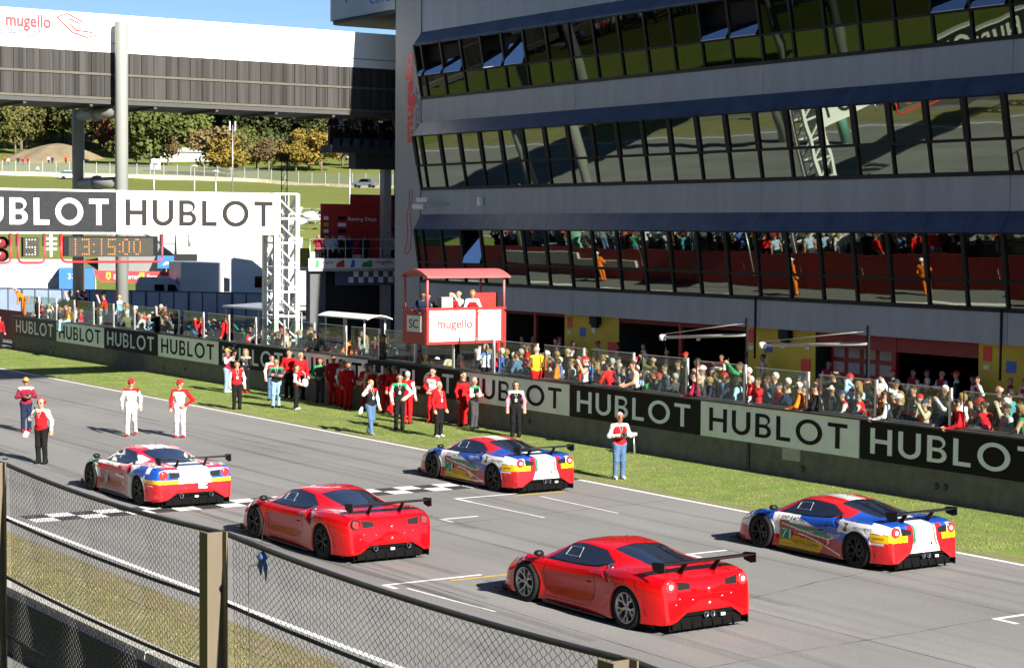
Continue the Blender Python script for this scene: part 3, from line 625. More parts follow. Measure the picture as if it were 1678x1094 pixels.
link('lettering', ftext('Racing Days', 1.8, .25), M['letter_white'], bd, (3.9, 1.39, 7.2))
for (x0, x1, z1) in ((2.3, 3.0, 5.0), (3.0, 3.7, 5.25), (3.7, 4.4, 4.95)): mb = MB(); mb.box(x0, x1-.01, 1.0, 1.38, 4.6, z1); mb.build('step', M['paper_white'], pd)
mb = MB(); mb.box(.05, 1.0, .3, .8, 0, 4.35); mb.build('column', mat('column_shade_grey', (.085, .088, .095), .7, var=.15), pd)  # darker grey stands in for the shade falling on this column
for i in range(10):
    for j in range(2):
        if (i+j) % 2: continue
        mb = MB(); mb.box(0, .31, -.02, 0, 0, .31); mb.build('chequer_panel', M['paper_white'], pd, (2.4+.315*i, .25, 3.7+.315*j))
mb = MB(); mb.box(1.6, 7, .255, .3, 3.55, 4.33); mb.build('fascia', M['sign_grey_blue'], pd)
mb = MB(); mb.box(1.3, 7, 1.0, 3, 0, 4.3); mb.build('dark_recess', M['interior_dark'], pd)

# ------------------------------------------------------------------ footbridge
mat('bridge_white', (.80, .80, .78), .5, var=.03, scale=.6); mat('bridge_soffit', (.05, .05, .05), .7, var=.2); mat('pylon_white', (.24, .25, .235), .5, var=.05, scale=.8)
def louvre_mat():
    m = mat('bridge_screen', (.030, .029, .027), .5, var=.5, scale=1.0, spec=.12, col2=(.052, .050, .047), streak=(3.2, 1, .05)); return m
louvre_mat()
YBR = 92.0
br = thing('footbridge', 'white and brown covered footbridge spanning the track', 'bridge', (0, YBR, 0))
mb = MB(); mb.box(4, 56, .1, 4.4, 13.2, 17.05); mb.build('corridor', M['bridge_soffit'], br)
mb = MB(); mb.box(4, 59, -.04, .1, 15.82, 17.22); mb.build('fascia_panel', M['bridge_white'], br)
mb = MB(); mb.box(4, 59, -.04, .1, 15.34, 15.78); mb.build('fascia_panel', M['bridge_white'], br)
x = 4.0; k = 0
while x < 58.5:
    x1 = min(x+.66, 58.6)
    for (z0, z1) in ((14.325, 15.32), (13.137, 14.17)):
        mb = MB(); mb.box(x+.015, x1-.015, 0, .1, z0, z1); mb.build('screen_panel', M['bridge_screen'], br)
    x = x1; k += 1
mb = MB(); mb.box(4, 59, -.05, .1, 14.19, 14.31); mb.build('handrail_strip', mat('bridge_rail', (.10, .093, .075), .5, spec=.2), br)
mb = MB(); mb.box(4, 59, -.06, .12, 13.0, 13.12); mb.build('bottom_rail', M['bridge_rail'], br)
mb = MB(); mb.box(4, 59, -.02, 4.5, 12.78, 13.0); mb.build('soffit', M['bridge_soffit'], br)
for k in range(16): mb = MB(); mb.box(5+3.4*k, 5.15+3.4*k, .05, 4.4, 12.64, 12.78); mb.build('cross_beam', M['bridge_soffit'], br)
link('lettering', ftext('mugello', 2.25, .82, .004, 0, .028), M['sign_red'], br, (32.45, -.06, 16.55))
link('lettering', ftext('CIRCUIT', 2.1, .33, .004, -.35), M['sign_grey_blue'], br, (32.1, -.06, 16.02))
tr2 = [(0, .0), (.6, .25), (1.5, -.2), (1.3, -.32), (.7, -.05), (.75, -.35), (1.1, -.75), (1.9, -.8), (2.4, -.95), (1.75, -1.15), (.9, -.9), (.5, -.5), (.1, -.1), (0, 0)]
mb = MB(); mb.tube([(33.9+a*.87, -.06, 16.92+b*.79) for a, b in tr2], .028, 5); mb.build('track_outline', M['podium_red'], br)
for (px_, py_, r_, zt) in ((37.0, -.6, .32, 16.87), (36.95, 5.2, .32, 12.78), (17.0, -.6, .32, 16.87), (17.0, 5.2, .32, 12.78)):
    mb = MB(); mb.lathe([(0, 0), (r_, 0), (r_, zt-.12), (r_*.9, zt-.03), (0, zt)], 28); mb.build('pylon', M['pylon_white'], br, (px_, py_, 0))
for px_ in (37.0, 17.0):
    for z in (8.9, 12.45):
        mb = MB(); mb.tube([(px_, -.4, z), (px_, 5.2, z)], .29, 16); mb.build('cross_tube', M['pylon_white'], br)
        mb = MB(); mb.tube([(px_, 2.6, z), (px_, 2.85, z)], .40, 16); mb.build('tube_flange', M['pylon_white'], br)
    mb = MB(); mb.lathe([(.322, 0), (.327, 0), (.327, 2.6), (.322, 2.6)], 28); mb.build('green_padding', mat('padding_green', (.12, .30, .24), .6), br, (px_, -.6, .2))

# ------------------------------------------------------------------ start gantry
mat('gantry_white', (.62, .62, .61), .45, var=.03); mat('gantry_black', (.018, .018, .019), .3, var=.2); mat('lamp_red_frame', (.62, .02, .03), .4); mat('gantry_letter_grey', (.022, .020, .019), .5, var=.2, spec=.2)
mat('clock_face', (.055, .053, .045), .8, var=.1, spec=.1); mat('led_amber', (.9, .22, .03), .4, emit=.3); mat('led_white', (.8, .8, .75), .4, emit=.3)
YG = 72.0
gt = thing('start_gantry', 'white start gantry with lettered boards over the track', 'gantry', (0, YG, 0))
def truss(cx, cy, w, z0, z1, name):
    mb = MB()
    for sx_ in (-1, 1):
        for sy_ in (-1, 1): mb.box(cx+sx_*w/2-.09, cx+sx_*w/2+.09, cy+sy_*w/2-.09, cy+sy_*w/2+.09, z0, z1)
    mb.build('truss_chord', M['gantry_white'], gt)
    n = int((z1-z0)/.98)
    for face in range(4):
        mb = MB()
        for k in range(n):
            za, zb_ = z0+(z1-z0)*k/n, z0+(z1-z0)*(k+1)/n; h = w/2
            c = [(-h, -h), (h, -h), (h, h), (-h, h)]; p, q = c[face], c[(face+1) % 4]
            if face >= 2: p, q = q, p
            mb.beam((cx+p[0], cy+p[1], zb_-.08), (cx+q[0], cy+q[1], za+.08), .09, .06); mb.beam((cx+p[0], cy+p[1], zb_), (cx+q[0], cy+q[1], zb_), .11, .08)
        mb.build('truss_lacing', M['gantry_white'], gt)
truss(36.32, .45, .98, 0, 8.08, 'r'); truss(12.2, .45, .98, 0, 8.08, 'l')
mb = MB(); mb.box(11.7, 36.0, .05, .9, 6.5, 8.02); mb.build('crossbeam', M['gantry_white'], gt)
mb = MB(); mb.box(9, 36.1, -.1, .04, 8.02, 8.10); mb.build('top_trim', M['gantry_white'], gt); mb = MB(); mb.box(9, 36.1, -.1, .04, 6.38, 6.45); mb.build('bottom_trim', M['gantry_white'], gt)
for (x0, x1, dk) in ((14.5, 21.66, 0), (21.70, 28.86, 1), (28.90, 36.05, 0)):
    mb = MB(); mb.box(x0, x1, -.07, .0, 6.45, 8.02); bo = mb.build('sign_board', M['gantry_black' if dk else 'gantry_white'], gt)
    letters('HUBLOT', 1.02, .165 if not dk else .19, 1.17 if not dk else 1.12, M['gantry_white' if dk else 'gantry_letter_grey'], bo, ((x0+x1)/2+(.0 if not dk else .22), -.073, 7.24), Euler((0, 0, 0)))
    bp_ = MB(); bp_.box(x0, x1, .9, .96, 6.45, 8.02); b2 = bp_.build('sign_board', M['gantry_white' if dk else 'gantry_white'], gt)
    letters('HUBLOT', 1.02, .165, 1.17, M['gantry_letter_grey'], b2, ((x0+x1)/2, .965, 7.24), Euler((0, 0, R(180))))
def loop_frame(x0, x1, z0, z1, m_, r_=.045):
    mb = MB(); c = .18
    mb.tube([(x0, -.15, z1), (x0, -.15, z0+c), (x0+c*.3, -.15, z0+c*.3), (x0+c, -.15, z0), (x1-c, -.15, z0), (x1-c*.3, -.15, z0+c*.3), (x1, -.15, z0+c), (x1, -.15, z1)], r_, 8); return mb.build('tube_frame', m_, gt)
loop_frame(26.62, 30.78, 5.30, 6.4, M['lamp_red_frame']); loop_frame(24.9, 25.95, 5.27, 6.4, M['lamp_red_frame']); loop_frame(23.2, 24.62, 5.27, 6.4, M['lamp_red_frame'])
mb = MB(); mb.box(26.75, 30.65, .0, .3, 5.52, 6.30); mb.build('clock_case', M['frame_black'], gt)
mb = MB(); mb.box(26.95, 30.45, -.03, 0, 5.50, 6.24); cf = mb.build('clock_face', M['clock_face'], gt)
mb = MB(); mb.box(25.15, 25.78, -.03, .2, 5.50, 6.24); cf5 = mb.build('counter_face', M['clock_face'], gt)
DIG = {'1': ['..#', '..#', '..#', '..#', '..#', '..#', '..#'], '3': ['####', '...#', '...#', '.###', '...#', '...#', '####'], '5': ['####', '#...', '#...', '####', '...#', '...#', '####'], '0': ['.##.', '#..#', '#..#', '#..#', '#..#', '#..#', '.##.'], ':': ['', '', '#', '', '', '#', '']}
def digits(txt, x0, dx, z0, dz, m_, par, r_):
    x = x0
    for ch in txt:
        g_ = DIG[ch]
        for j, row in enumerate(g_):
            for i, c in enumerate(row):
                if c == '#':
                    mb = MB(); mb.box(-r_, r_, -.012, 0, -r_, r_); mb.build('light_dot', m_, par, (x+i*dx, -.032, z0-j*dz))
        x += dx*(1.6 if ch == ':' else 5.3)
digits('13:15:00', 27.05, .087, 6.17, .095, M['led_amber'], cf, .019); digits('5', 25.27, .115, 6.15, .095, M['led_white'], cf5, .019)
mat('lamp_lens_red', (.20, .03, .03), .2)
for x0 in (23.55, 24.28):
    for z in (5.56, 6.03):
        mb = MB(); mb.lathe([(.24, -.22), (.24, .05), (.0, .05)], 18, 'y', (x0, 0, z)); mb.build('signal_hood', M['frame_black'], gt); mb = MB(); mb.lathe([(0, -.06), (.16, -.04), (.2, 0)], 18, 'y', (x0, 0, z)); mb.build('signal_lens', M['lamp_lens_red'], gt)
mb = MB()
for z in (5.75, 5.95, 6.15): mb.box(26.02, 26.45, -.12, .05, z, z+.09)
mb.box(26.18, 26.28, -.08, .02, 5.5, 6.4); mb.build('timing_camera', M['gantry_white'], gt)
for x0 in (23.2, 24.62, 24.9, 25.95, 26.62, 30.78, 32): mb = MB(); mb.tube([(x0, -.02, 5.9), (x0, -.02, 6.4)], .05, 7); mb.build('hanger', M['galv'], gt)
# ================================================================== RACING CARS
def pchip(x, y, q):
    x = np.asarray(x, float); y = np.asarray(y, float); h = np.diff(x); d = np.diff(y)/h; m = np.zeros(len(x))
    for i in range(1, len(x)-1):
        if d[i-1]*d[i] > 0:
            w1, w2 = 2*h[i]+h[i-1], h[i]+2*h[i-1]; m[i] = (w1+w2)/(w1/d[i-1]+w2/d[i])
    m[0], m[-1] = d[0], d[-1]
    k = np.clip(np.searchsorted(x, q)-1, 0, len(h)-1); t = (q-x[k])/h[k]
    return y[k]*(1+2*t)*(1-t)**2+h[k]*m[k]*t*(1-t)**2+y[k+1]*t*t*(3-2*t)+h[k]*m[k+1]*t*t*(t-1)
CY = [-2.24, -2.12, -1.9, -1.62, -1.37, -1.1, -.8, -.5, -.2, .1, .4, .7, 1.0, 1.28, 1.55, 1.8, 2.02, 2.18, 2.27]
CX = [[.87,.91,.96,.99,1.0,.99,.96,.935,.92,.915,.915,.92,.94,.96,.94,.90,.83,.70,.50],
      [.88,.92,.97,1.0,1.01,1.0,.97,.945,.93,.925,.925,.93,.95,.97,.95,.91,.84,.71,.51],
      [.90,.94,.985,1.01,1.02,1.005,.965,.925,.905,.90,.90,.91,.945,.975,.95,.90,.82,.69,.50],
      [.89,.93,.975,1.0,1.01,1.0,.975,.945,.93,.925,.925,.93,.95,.965,.935,.875,.79,.66,.48],
      [.83,.86,.895,.92,.93,.925,.91,.90,.895,.895,.895,.895,.895,.885,.84,.78,.70,.59,.42],
      [.73,.75,.78,.80,.81,.82,.835,.85,.855,.855,.85,.845,.835,.81,.76,.70,.63,.53,.37],
      [.62,.63,.64,.645,.65,.66,.685,.70,.71,.715,.72,.745,.76,.74,.68,.62,.56,.47,.33],
      [.50,.50,.50,.50,.49,.50,.52,.545,.56,.565,.555,.60,.66,.66,.60,.55,.50,.42,.30],
      [.27]*10+[.27,.30,.33,.33,.30,.28,.25,.21,.15], [0]*19]
CZ = [[.17,.17,.16,.14,.13,.12,.11,.11,.11,.11,.11,.11,.11,.12,.12,.11,.11,.11,.11],
      [.25,.25,.25,.25,.26,.25,.24,.235,.23,.23,.23,.23,.24,.25,.24,.22,.20,.18,.17],
      [.50,.50,.50,.50,.50,.49,.47,.45,.43,.42,.42,.43,.45,.47,.44,.38,.33,.28,.24],
      [.72,.73,.74,.745,.75,.735,.70,.665,.64,.63,.63,.635,.65,.67,.63,.55,.47,.38,.30],
      [.86,.89,.915,.925,.92,.90,.86,.80,.765,.75,.745,.755,.79,.81,.755,.665,.56,.45,.35],
      [.895,.92,.94,.95,.945,.925,.89,.85,.825,.81,.805,.80,.80,.80,.745,.665,.565,.465,.365],
      [.90,.92,.945,.962,.965,.97,.98,.985,.985,.985,.975,.905,.825,.785,.725,.65,.56,.47,.38],
      [.90,.925,.945,.965,.985,1.015,1.06,1.11,1.145,1.16,1.135,1.015,.865,.79,.725,.65,.565,.475,.39],
      [.90,.925,.95,.98,1.01,1.05,1.10,1.155,1.19,1.20,1.17,1.055,.895,.80,.735,.662,.578,.486,.397],
      [.90,.925,.955,.985,1.018,1.058,1.108,1.16,1.195,1.205,1.178,1.065,.903,.805,.74,.667,.582,.49,.40]]
CY = [y if y > -1.37 else -1.37+(y+1.37)*.84 for y in CY]; YTAIL = CY[0]
YFA, YRA = 1.28, -1.37
WHITE, RED, BLUE, GREEN, YEL, BLK = (.78, .78, .78), (.50, .012, .016), (.012, .075, .42), (.012, .17, .075), (.72, .43, .01), (.010, .010, .011)
def paint_mat(name, rough=.22, coat=1.0):
    m = bpy.data.materials.new(name); m.use_nodes = True; N = m.node_tree.nodes; L = m.node_tree.links; b = N['Principled BSDF']
    a = N.new('ShaderNodeAttribute'); a.attribute_name = 'paint'; nz = N.new('ShaderNodeTexNoise'); nz.inputs['Scale'].default_value = 3; nz.inputs['Detail'].default_value = 6
    tc = N.new('ShaderNodeTexCoord'); L.new(tc.outputs['Object'], nz.inputs['Vector'])
    mr = N.new('ShaderNodeMapRange'); mr.inputs['From Min'].default_value = .3; mr.inputs['From Max'].default_value = .7; mr.inputs['To Min'].default_value = rough*.8; mr.inputs['To Max'].default_value = rough*1.35
    L.new(nz.outputs[0], mr.inputs[0]); L.new(mr.outputs[0], b.inputs['Roughness']); L.new(a.outputs['Color'], b.inputs['Base Color'])
    b.inputs['Coat Weight'].default_value = coat*.8; b.inputs['Coat Roughness'].default_value = .03; b.inputs['Specular IOR Level'].default_value = .12; M[name] = m; return m
paint_mat('car_paint')
mat('carbon', (.009, .009, .010), .45, var=.3, scale=60, spec=.25); mat('tyre_rubber', (.012, .012, .012), .8, var=.2, scale=20, bump=.2, spec=.2); mat('rim_silver', (.42, .42, .43), .32, metal=.8, var=.1); mat('rim_dark', (.03, .03, .032), .35, metal=.6, var=.2)
mat('well_black', (.004, .004, .004), .9, var=.2, spec=.08); mat('brake_disc', (.18, .17, .16), .4, metal=.7); mat('lamp_red', (.55, .02, .02), .12, coat=1, emit=.25); mat('lamp_core', (.95, .75, .65), .2, emit=.9); mat('chrome', (.75, .75, .76), .12, metal=1, var=.05)
mat('car_yellow', (.75, .5, .02), .3, coat=.6); mat('decal_white', (.75, .75, .75), .35, var=.05); mat('decal_black', (.015, .015, .018), .35); mat('decal_brown', (.16, .07, .02), .35); mat('decal_green', (.015, .22, .10), .35); mat('decal_grey', (.42, .42, .42), .4)
def carglass():
    m = bpy.data.materials.new('car_glass'); m.use_nodes = True; b = m.node_tree.nodes['Principled BSDF']
    b.inputs['Base Color'].default_value = (.012, .016, .03, 1); b.inputs['Roughness'].default_value = .03; b.inputs['Specular IOR Level'].default_value = .9; b.inputs['Coat Weight'].default_value = .6; b.inputs['Coat Roughness'].default_value = .02
    M['car_glass'] = m
carglass()

def livery_red(x, y, z, v, f): return (.52, .002, .004)
def livery_stripe(x, y, z, v, f):
    """tricolour and blue livery of the cars on the right hand side of the grid"""
    ax = abs(x)
    if f:                                             # tail
        wc = .30+.30*max(0, .62-z)*1.2
        if ax < wc:
            if -wc < x < -wc+.06 and z > .55: return GREEN
            if wc-.06 < x < wc-.02 and z > .5: return RED
            return WHITE
        if ax < wc+.16: return RED
        if z > .77: return BLUE if ax < .62 else WHITE
        if z > .595: return YEL
        return RED
    if v > 6.7 and -.62 < y < .55:                    # roof
        if ax < .13: return WHITE
        if ax < .17: return (.1, .3, .15) if x < 0 else RED
        if ax < .22: return WHITE
        return (.50, .012, .012)
    if y > .95:                                       # nose and front wing
        if v > 4.6: return BLUE if ax > .5 else (WHITE if ax > .22 else RED)
        if v > 3.15: return BLUE
        if v > 2.8: return GREEN
        if z < .42: return RED
        return WHITE
    if v > 5.35:
        if y < -.62 and v < 6.9: return BLUE if y < -1.0 else RED
        return RED if y > -1.0 else (BLUE if ax > .26 else WHITE)
    if y < -1.72:                                     # rear quarter
        if v > 4.3: return BLUE
        if z > .745: return WHITE
        if z > .735: return BLK
        if z > .585: return YEL
        if z > .525 and z < .56 and y > -2.02: return WHITE
        return RED
    # flank
    sweep = .80-.30*max(0, min(1, (.30-y)/1.1))       # white band falling into the blue
    if y < .25 and z > sweep-.02 and not (y < -.85 and z < .90 and z > .66): return BLUE
    if y < -.85 and z > .64: return WHITE
    if z > .64+(.04 if y > .5 else 0): return WHITE if y > -.62 else BLUE
    gz = .66-(.75-y)*.055
    gh = .035+.10*max(0, min(1, (.75-y)/.9))*(1 if y > -.55 else max(0, 1-(-.55-y)*4))
    if gz-gh < z < gz and -.75 < y < .72: return GREEN
    if gz-gh-.022 < z <= gz-gh and -.75 < y < .72: return WHITE
    if -1.0 < y < -.42 and .50 < z < .59: return BLK
    yl = .34+.04*math.sin((y+.2)*2.2)
    if y > .78: return WHITE if z > .36 else RED
    if z < yl and y > -.52+(.34-z)*.9: return YEL
    if abs(z-(.44-.26*max(0, min(1, (.35-y)/1.3))**1.5)) < .012 and -.95 < y < .3: return WHITE
    return (.42, .03, .035)
def livery_white(x, y, z, v, f):
    """white, red and blue livery of the car at the front left"""
    ax = abs(x)
    if f:
        if z < .575: return RED
        if ax > .34+.5*max(0, .70-z) and z < .665: return YEL
        if ax < .36+.35*max(0, .80-z): return WHITE
        return BLUE if z < .84 else (.25, .42, .62)
    if v > 6.7 and -.62 < y < .6:
        if ax < .10: return WHITE
        if ax < .135: return (.55, .02, .03)
        if ax < .26: return WHITE
        if ax < .29: return (.02, .16, .08)
        return (.46, .012, .03)
    if y > .95:
        if v > 4.7: return RED if ax > .3 else WHITE
        if v > 3.4: return (.03, .2, .11) if y < 1.5 else WHITE
        return WHITE if z > .42 else RED
    if 5.2 < v <= 6.9 and y < -.55: return WHITE if y > -1.05 else (.46, .012, .03)
    if v > 5.35: return (.46, .012, .03) if ax > .35 or y > -1.5 else WHITE
    if y < -1.72:
        if z > .79: return BLUE if y < -1.86 else WHITE
        if z > .665: return BLUE
        if z > .585: return YEL
        return RED
    if y < -.78:
        if v > 4.45: return (.46, .012, .03)
        if z > .62: return (.66, .70, .74) if math.sin(y*6+z*9) > .3 else (.03, .09, .38)
        return (.40, .38, .36)
    gz = .62-(.75-y)*.05
    if gz-.055 < z < gz and y < .45: return GREEN if math.sin(y*7) > .2 else WHITE
    if z > .74 and y > -.1: return WHITE
    if z > gz: return (.5, .02, .03)
    if y > .80: return WHITE if z > .4 else RED
    if z > .18: return (.40, .035, .045)
    return (.38, .36, .34)

def build_shell(sy, sx, hz, livery, k488):
    ny, sub = (250, 9) if livery is livery_red else (360, 13)
    yy = np.linspace(CY[0], CY[-1], ny)
    cx = np.array([pchip(CY, c, yy) for c in CX]); cz = np.array([pchip(CY, c, yy) for c in CZ])      # 10 x ny
    if k488: cz[7:] += .012*np.exp(-((yy+.1)/.6)**2)
    # across: Catmull-Rom through the ten feature lines, mirrored at the middle
    PX = np.vstack([2*cx[0]-cx[1], cx, -cx[8]]); PZ = np.vstack([2*cz[0]-cz[1], cz, cz[8]])
    rows, vv = [], []
    for k in range(9):
        for i in range(sub):
            t = i/sub
            w = np.array([-.5*t+t*t-.5*t**3, 1-2.5*t*t+1.5*t**3, .5*t+2*t*t-1.5*t**3, -.5*t*t+.5*t**3])
            rows.append((w@PX[k:k+4], w@PZ[k:k+4])); vv.append(k+t)
    rows.append((cx[9], cz[9])); vv.append(9.0)
    X = np.array([r_[0] for r_ in rows]); Z = np.array([r_[1] for r_ in rows]); V = np.array(vv)       # nv x ny
    nv = len(V); Y = np.broadcast_to(yy, X.shape).copy()
    # sculpting: hollow along the door and the intake ahead of the rear wheel
    side = (V[:, None] < 5) & (V[:, None] > .5)
    d = Z-(.50+(-.15-Y)*.13); X = X-np.where(side, .020*np.exp(-(d/.13)**2)*np.exp(-((Y+.15)/.75)**4), 0)
    ik = np.exp(-(((Y+.80)/.13)**2)**2)*np.exp(-(((Z-(.77 if k488 else .80)-(Y+.8)*.5)/(.085 if k488 else .04))**2)**2)
    X = X-np.where(side, (.075 if k488 else .03)*ik, 0)
    # splitter groove above the sill, deck channel
    Z = Z-np.where((V[:, None] > 7.6) & (Y < -1.45), .012*np.exp(-((Y+1.85)/.3)**2), 0)
    # full width: right side then left side
    FX = np.vstack([X, -X[-2::-1]]); FY = np.vstack([Y, Y[-2::-1]]); FZ = np.vstack([Z, Z[-2::-1]]); FV = np.concatenate([V, V[-2::-1]])
    n = len(FV); idx = np.arange(n*ny).reshape(n, ny)
    P = np.stack([FX*sx, FY*sy, FZ*hz], -1)
    du = np.gradient(P, axis=1); dv = np.gradient(P, axis=0); nrm = np.cross(du, dv); nrm /= np.linalg.norm(nrm, axis=-1, keepdims=True)+1e-9
    if nrm[n//2, ny//2, 2] < 0: nrm = -nrm
    return FX, FY, FZ, FV, P, nrm, idx
def part_from(name, P, N_, quads, m_, parent, col=None):
    quads = np.asarray(quads); used = np.unique(quads); remap = -np.ones(len(P), int); remap[used] = np.arange(len(used))
    me = bpy.data.meshes.new(name); me.from_pydata(P[used].tolist(), [], remap[quads].tolist())
    me.polygons.foreach_set('use_smooth', [True]*len(me.polygons))
    if col is not None:
        ca = me.color_attributes.new('paint', 'FLOAT_COLOR', 'POINT'); c = np.ones((len(used), 4)); c[:, :3] = col[used]; ca.data.foreach_set('color', c.ravel())
    me.update(); me.normals_split_custom_set_from_vertices(N_[used].tolist())
    return link(name, me, m_, parent)
_wheel = {}
def wheel_meshes(dark):
    if dark in _wheel: return _wheel[dark]
    t = MB(); t.lathe([(.255, -.135), (.272, -.15), (.325, -.154), (.353, -.142), (.36, -.11), (.36, .11), (.353, .142), (.325, .154), (.272, .15), (.255, .135)], 44, 'x')
    r_ = MB(); r_.lathe([(.256, -.142), (.264, -.150), (.257, -.156), (.240, -.145), (.228, -.09), (.222, .1)], 44, 'x')
    ns = 10
    for k in range(5):
        a = 2*math.pi*k/5+.3
        def pt(rad, ang, xx): return (xx, rad*math.cos(ang), rad*math.sin(ang))
        r_.beam(pt(.03, a, -.10), pt(.115, a, -.115), .05, .03, up=(1, 0, 0))
        for s_ in (-1, 1): r_.beam(pt(.105, a, -.115), pt(.243, a+s_*.34, -.142), .026, .028, up=(1, 0, 0)); r_.beam(pt(.18, a+s_*.25, -.13), pt(.243, a+s_*.10, -.142), .018, .02, up=(1, 0, 0))
    r_.lathe([(0, -.125), (.03, -.125), (.04, -.115), (.045, -.08)], 12, 'x')
    h = MB(); h.lathe([(0, -.02), (.20, -.02), (.20, .09), (0, .09)], 28, 'x')
    d = MB(); d.lathe([(.05, -.05), (.185, -.05), (.185, -.025), (.05, -.025)], 28, 'x', closed=True)
    _wheel[dark] = [m_.mesh(nm) for m_, nm in ((h, 'wheel'), (t, 'tyre'), (r_, 'rim'), (d, 'brake_disc'))]
    for me, mm in zip(_wheel[dark], ('well_black', 'tyre_rubber', 'rim_dark' if dark else 'rim_silver', 'brake_disc')): me.materials.append(M[mm])
    return _wheel[dark]

def race_car(label, loc, rz, livery, sy=1.1, sx=1.04, hz=1.0, k488=False, wing=.93, dark_rim=False, number=None, decals=()):
    car = thing('race_car', label, 'race car', loc, rz, 'racing cars on the start grid')
    FX, FY, FZ, FV, P, N_, idx = build_shell(sy, sx, hz, livery, k488); n, ny = FX.shape
    fx = FX.ravel(); fyv = FY.ravel(); fz = FZ.ravel(); fv = np.repeat(FV, ny); Pf = P.reshape(-1, 3); Nf = N_.reshape(-1, 3)
    col = np.array([livery(a, b, c, d, False) for a, b, c, d in zip(fx, fyv, fz, fv)])
    a = idx[:-1, :-1].ravel(); b = idx[1:, :-1].ravel(); c = idx[1:, 1:].ravel(); d = idx[:-1, 1:].ravel()
    Q = np.stack([a, d, c, b], -1)
    qx, qy, qz, qv = fx[Q].mean(1), fyv[Q].mean(1), fz[Q].mean(1), fv[Q].mean(1)
    # wheel openings (true circles in the built size)
    keep = np.ones(len(Q), bool); ra = (.408, .398)
    for yc, rr in ((YRA, ra[0]), (YFA, ra[1])):
        keep &= ~(((qy-yc)**2*sy*sy+(qz*hz-.335)**2 < rr*rr) & (qv < 4.6))
    yfront = np.interp(qv, [5.0, 6.9], [1.02, .42]); yrear = -.78+np.abs(qv-5.85)*.36
    sidewin = (qv > 5.14) & (qv < 6.84) & (qy < yfront) & (qy > yrear)
    rearwin = (qv > 7.25-np.clip((-.75-qy), 0, .5)*.2) & (qy < -.40-(9-np.clip(qv, 0, 9))*.05) & (qy > -1.46-.07*(qv-7))
    wscreen = (qv > 7.12) & (qy > .40+.02*(9-qv)) & (qy < 1.12-.06*(9-qv))
    qcol = Q
    def sub(mask): return Q[keep & mask]
    left = qx < 0; glass = sidewin | rearwin | wscreen
    door = (~glass) & (qv > .9) & (qv < 5.14) & (qy < .80) & (qy > -.50)
    bonnet = (~glass) & (qv > 5.0) & (qy > 1.05) & (qy < 2.0)
    roof = (~glass) & (qv >= 6.84) & (qy > -.5) & (qy < .6)
    deck = (~glass) & (qv > 5.0) & (qy < -1.0)
    rest = ~(glass | door | bonnet | roof | deck)
    part_from('body', Pf, Nf, sub(rest), M['car_paint'], car, col)
    part_from('bonnet', Pf, Nf, sub(bonnet), M['car_paint'], car, col); part_from('roof', Pf, Nf, sub(roof), M['car_paint'], car, col); part_from('engine_cover', Pf, Nf, sub(deck), M['car_paint'], car, col)
    doors = {}
    for s_, m_ in ((-1, left), (1, ~left)): doors[s_] = part_from('door', Pf, Nf, sub(door & m_), M['car_paint'], car, col)
    Pg = Pf-Nf*.006
    for m_ in (left, ~left): part_from('side_window', Pg, Nf, sub(sidewin & m_), M['car_glass'], car)
    rw = part_from('rear_window', Pg, Nf, sub(rearwin), M['car_glass'], car); part_from('windscreen', Pg, Nf, sub(wscreen), M['car_glass'], car)
    bv = BVHTree.FromPolygons([tuple(p) for p in Pf], [tuple(map(int, q)) for q in Q])
    def surf(y, z, s_=-1):
        h = bv.ray_cast(Vector((s_*3, y, z)), Vector((-s_, 0, 0)))
        return h[0].x if h[0] else s_*.95*sx
    def top(x, y):
        h = bv.ray_cast(Vector((x, y, 3)), Vector((0, 0, -1))); return h[0].z if h[0] else .9
    # tail panel
    ring = P[:, 0, :]; xb = np.linspace(-1, 1, 42)[1:-1]; x0_ = ring[0, 0]        # close the outline along an arch above the diffuser
    arch = np.stack([ring[-1, 0]*-xb, np.full(40, ring[0, 1]), .17*hz+.15*hz*np.clip((1-np.abs(xb)-.17)/.05, 0, 1)], -1)
    ring = np.concatenate([ring, arch, ring[:1]]); cen = np.array([0, 0, .66*hz]); rings = []
    for s_, off in ((1, 0), (.965, .035), (.90, .055), (.7, .075), (.4, .085), (.12, .088), (.0, .088)):
        q = cen+(ring-cen)*np.array([s_, 1, s_]); q[:, 1] = ring[:, 1]-off-np.clip(.62*hz-q[:, 2], -.3, .4)*.14*(1 if s_ < 1 else .0); rings.append(q)
    TP = np.concatenate(rings); m_ = len(ring); TQ = []
    for r_ in range(len(rings)-1):
        for i in range(m_-1): TQ.append((r_*m_+i, r_*m_+i+1, (r_+1)*m_+i+1, (r_+1)*m_+i))
    # finer tail: subdivide colour by resampling each quad
    TV, TF, TC, cache = [], [], [], {}
    def tv(p):
        key = (round(p[0], 5), round(p[1], 5), round(p[2], 5))
        if key not in cache: cache[key] = len(TV); TV.append(p); TC.append(livery(p[0]/sx, p[1]/sy, p[2]/hz, 0, True))
        return cache[key]
    for q in TQ:
        A, B, C_, D = (TP[i] for i in q); kk = max(1, int(np.linalg.norm(A-D)/.016))
        for i in range(kk):
            t0, t1 = i/kk, (i+1)/kk; f_ = tuple(tv(p) for p in (A+(D-A)*t0, B+(C_-B)*t0, B+(C_-B)*t1, A+(D-A)*t1))
            f_ = tuple(dict.fromkeys(f_))
            if len(f_) > 2: TF.append(f_)
    tm = bpy.data.meshes.new('rear_bumper'); tm.from_pydata([tuple(p) for p in TV], [], TF); tm.polygons.foreach_set('use_smooth', [True]*len(TF))
    ca = tm.color_attributes.new('paint', 'FLOAT_COLOR', 'POINT'); cc = np.ones((len(TV), 4)); cc[:, :3] = TC; ca.data.foreach_set('color', cc.ravel())
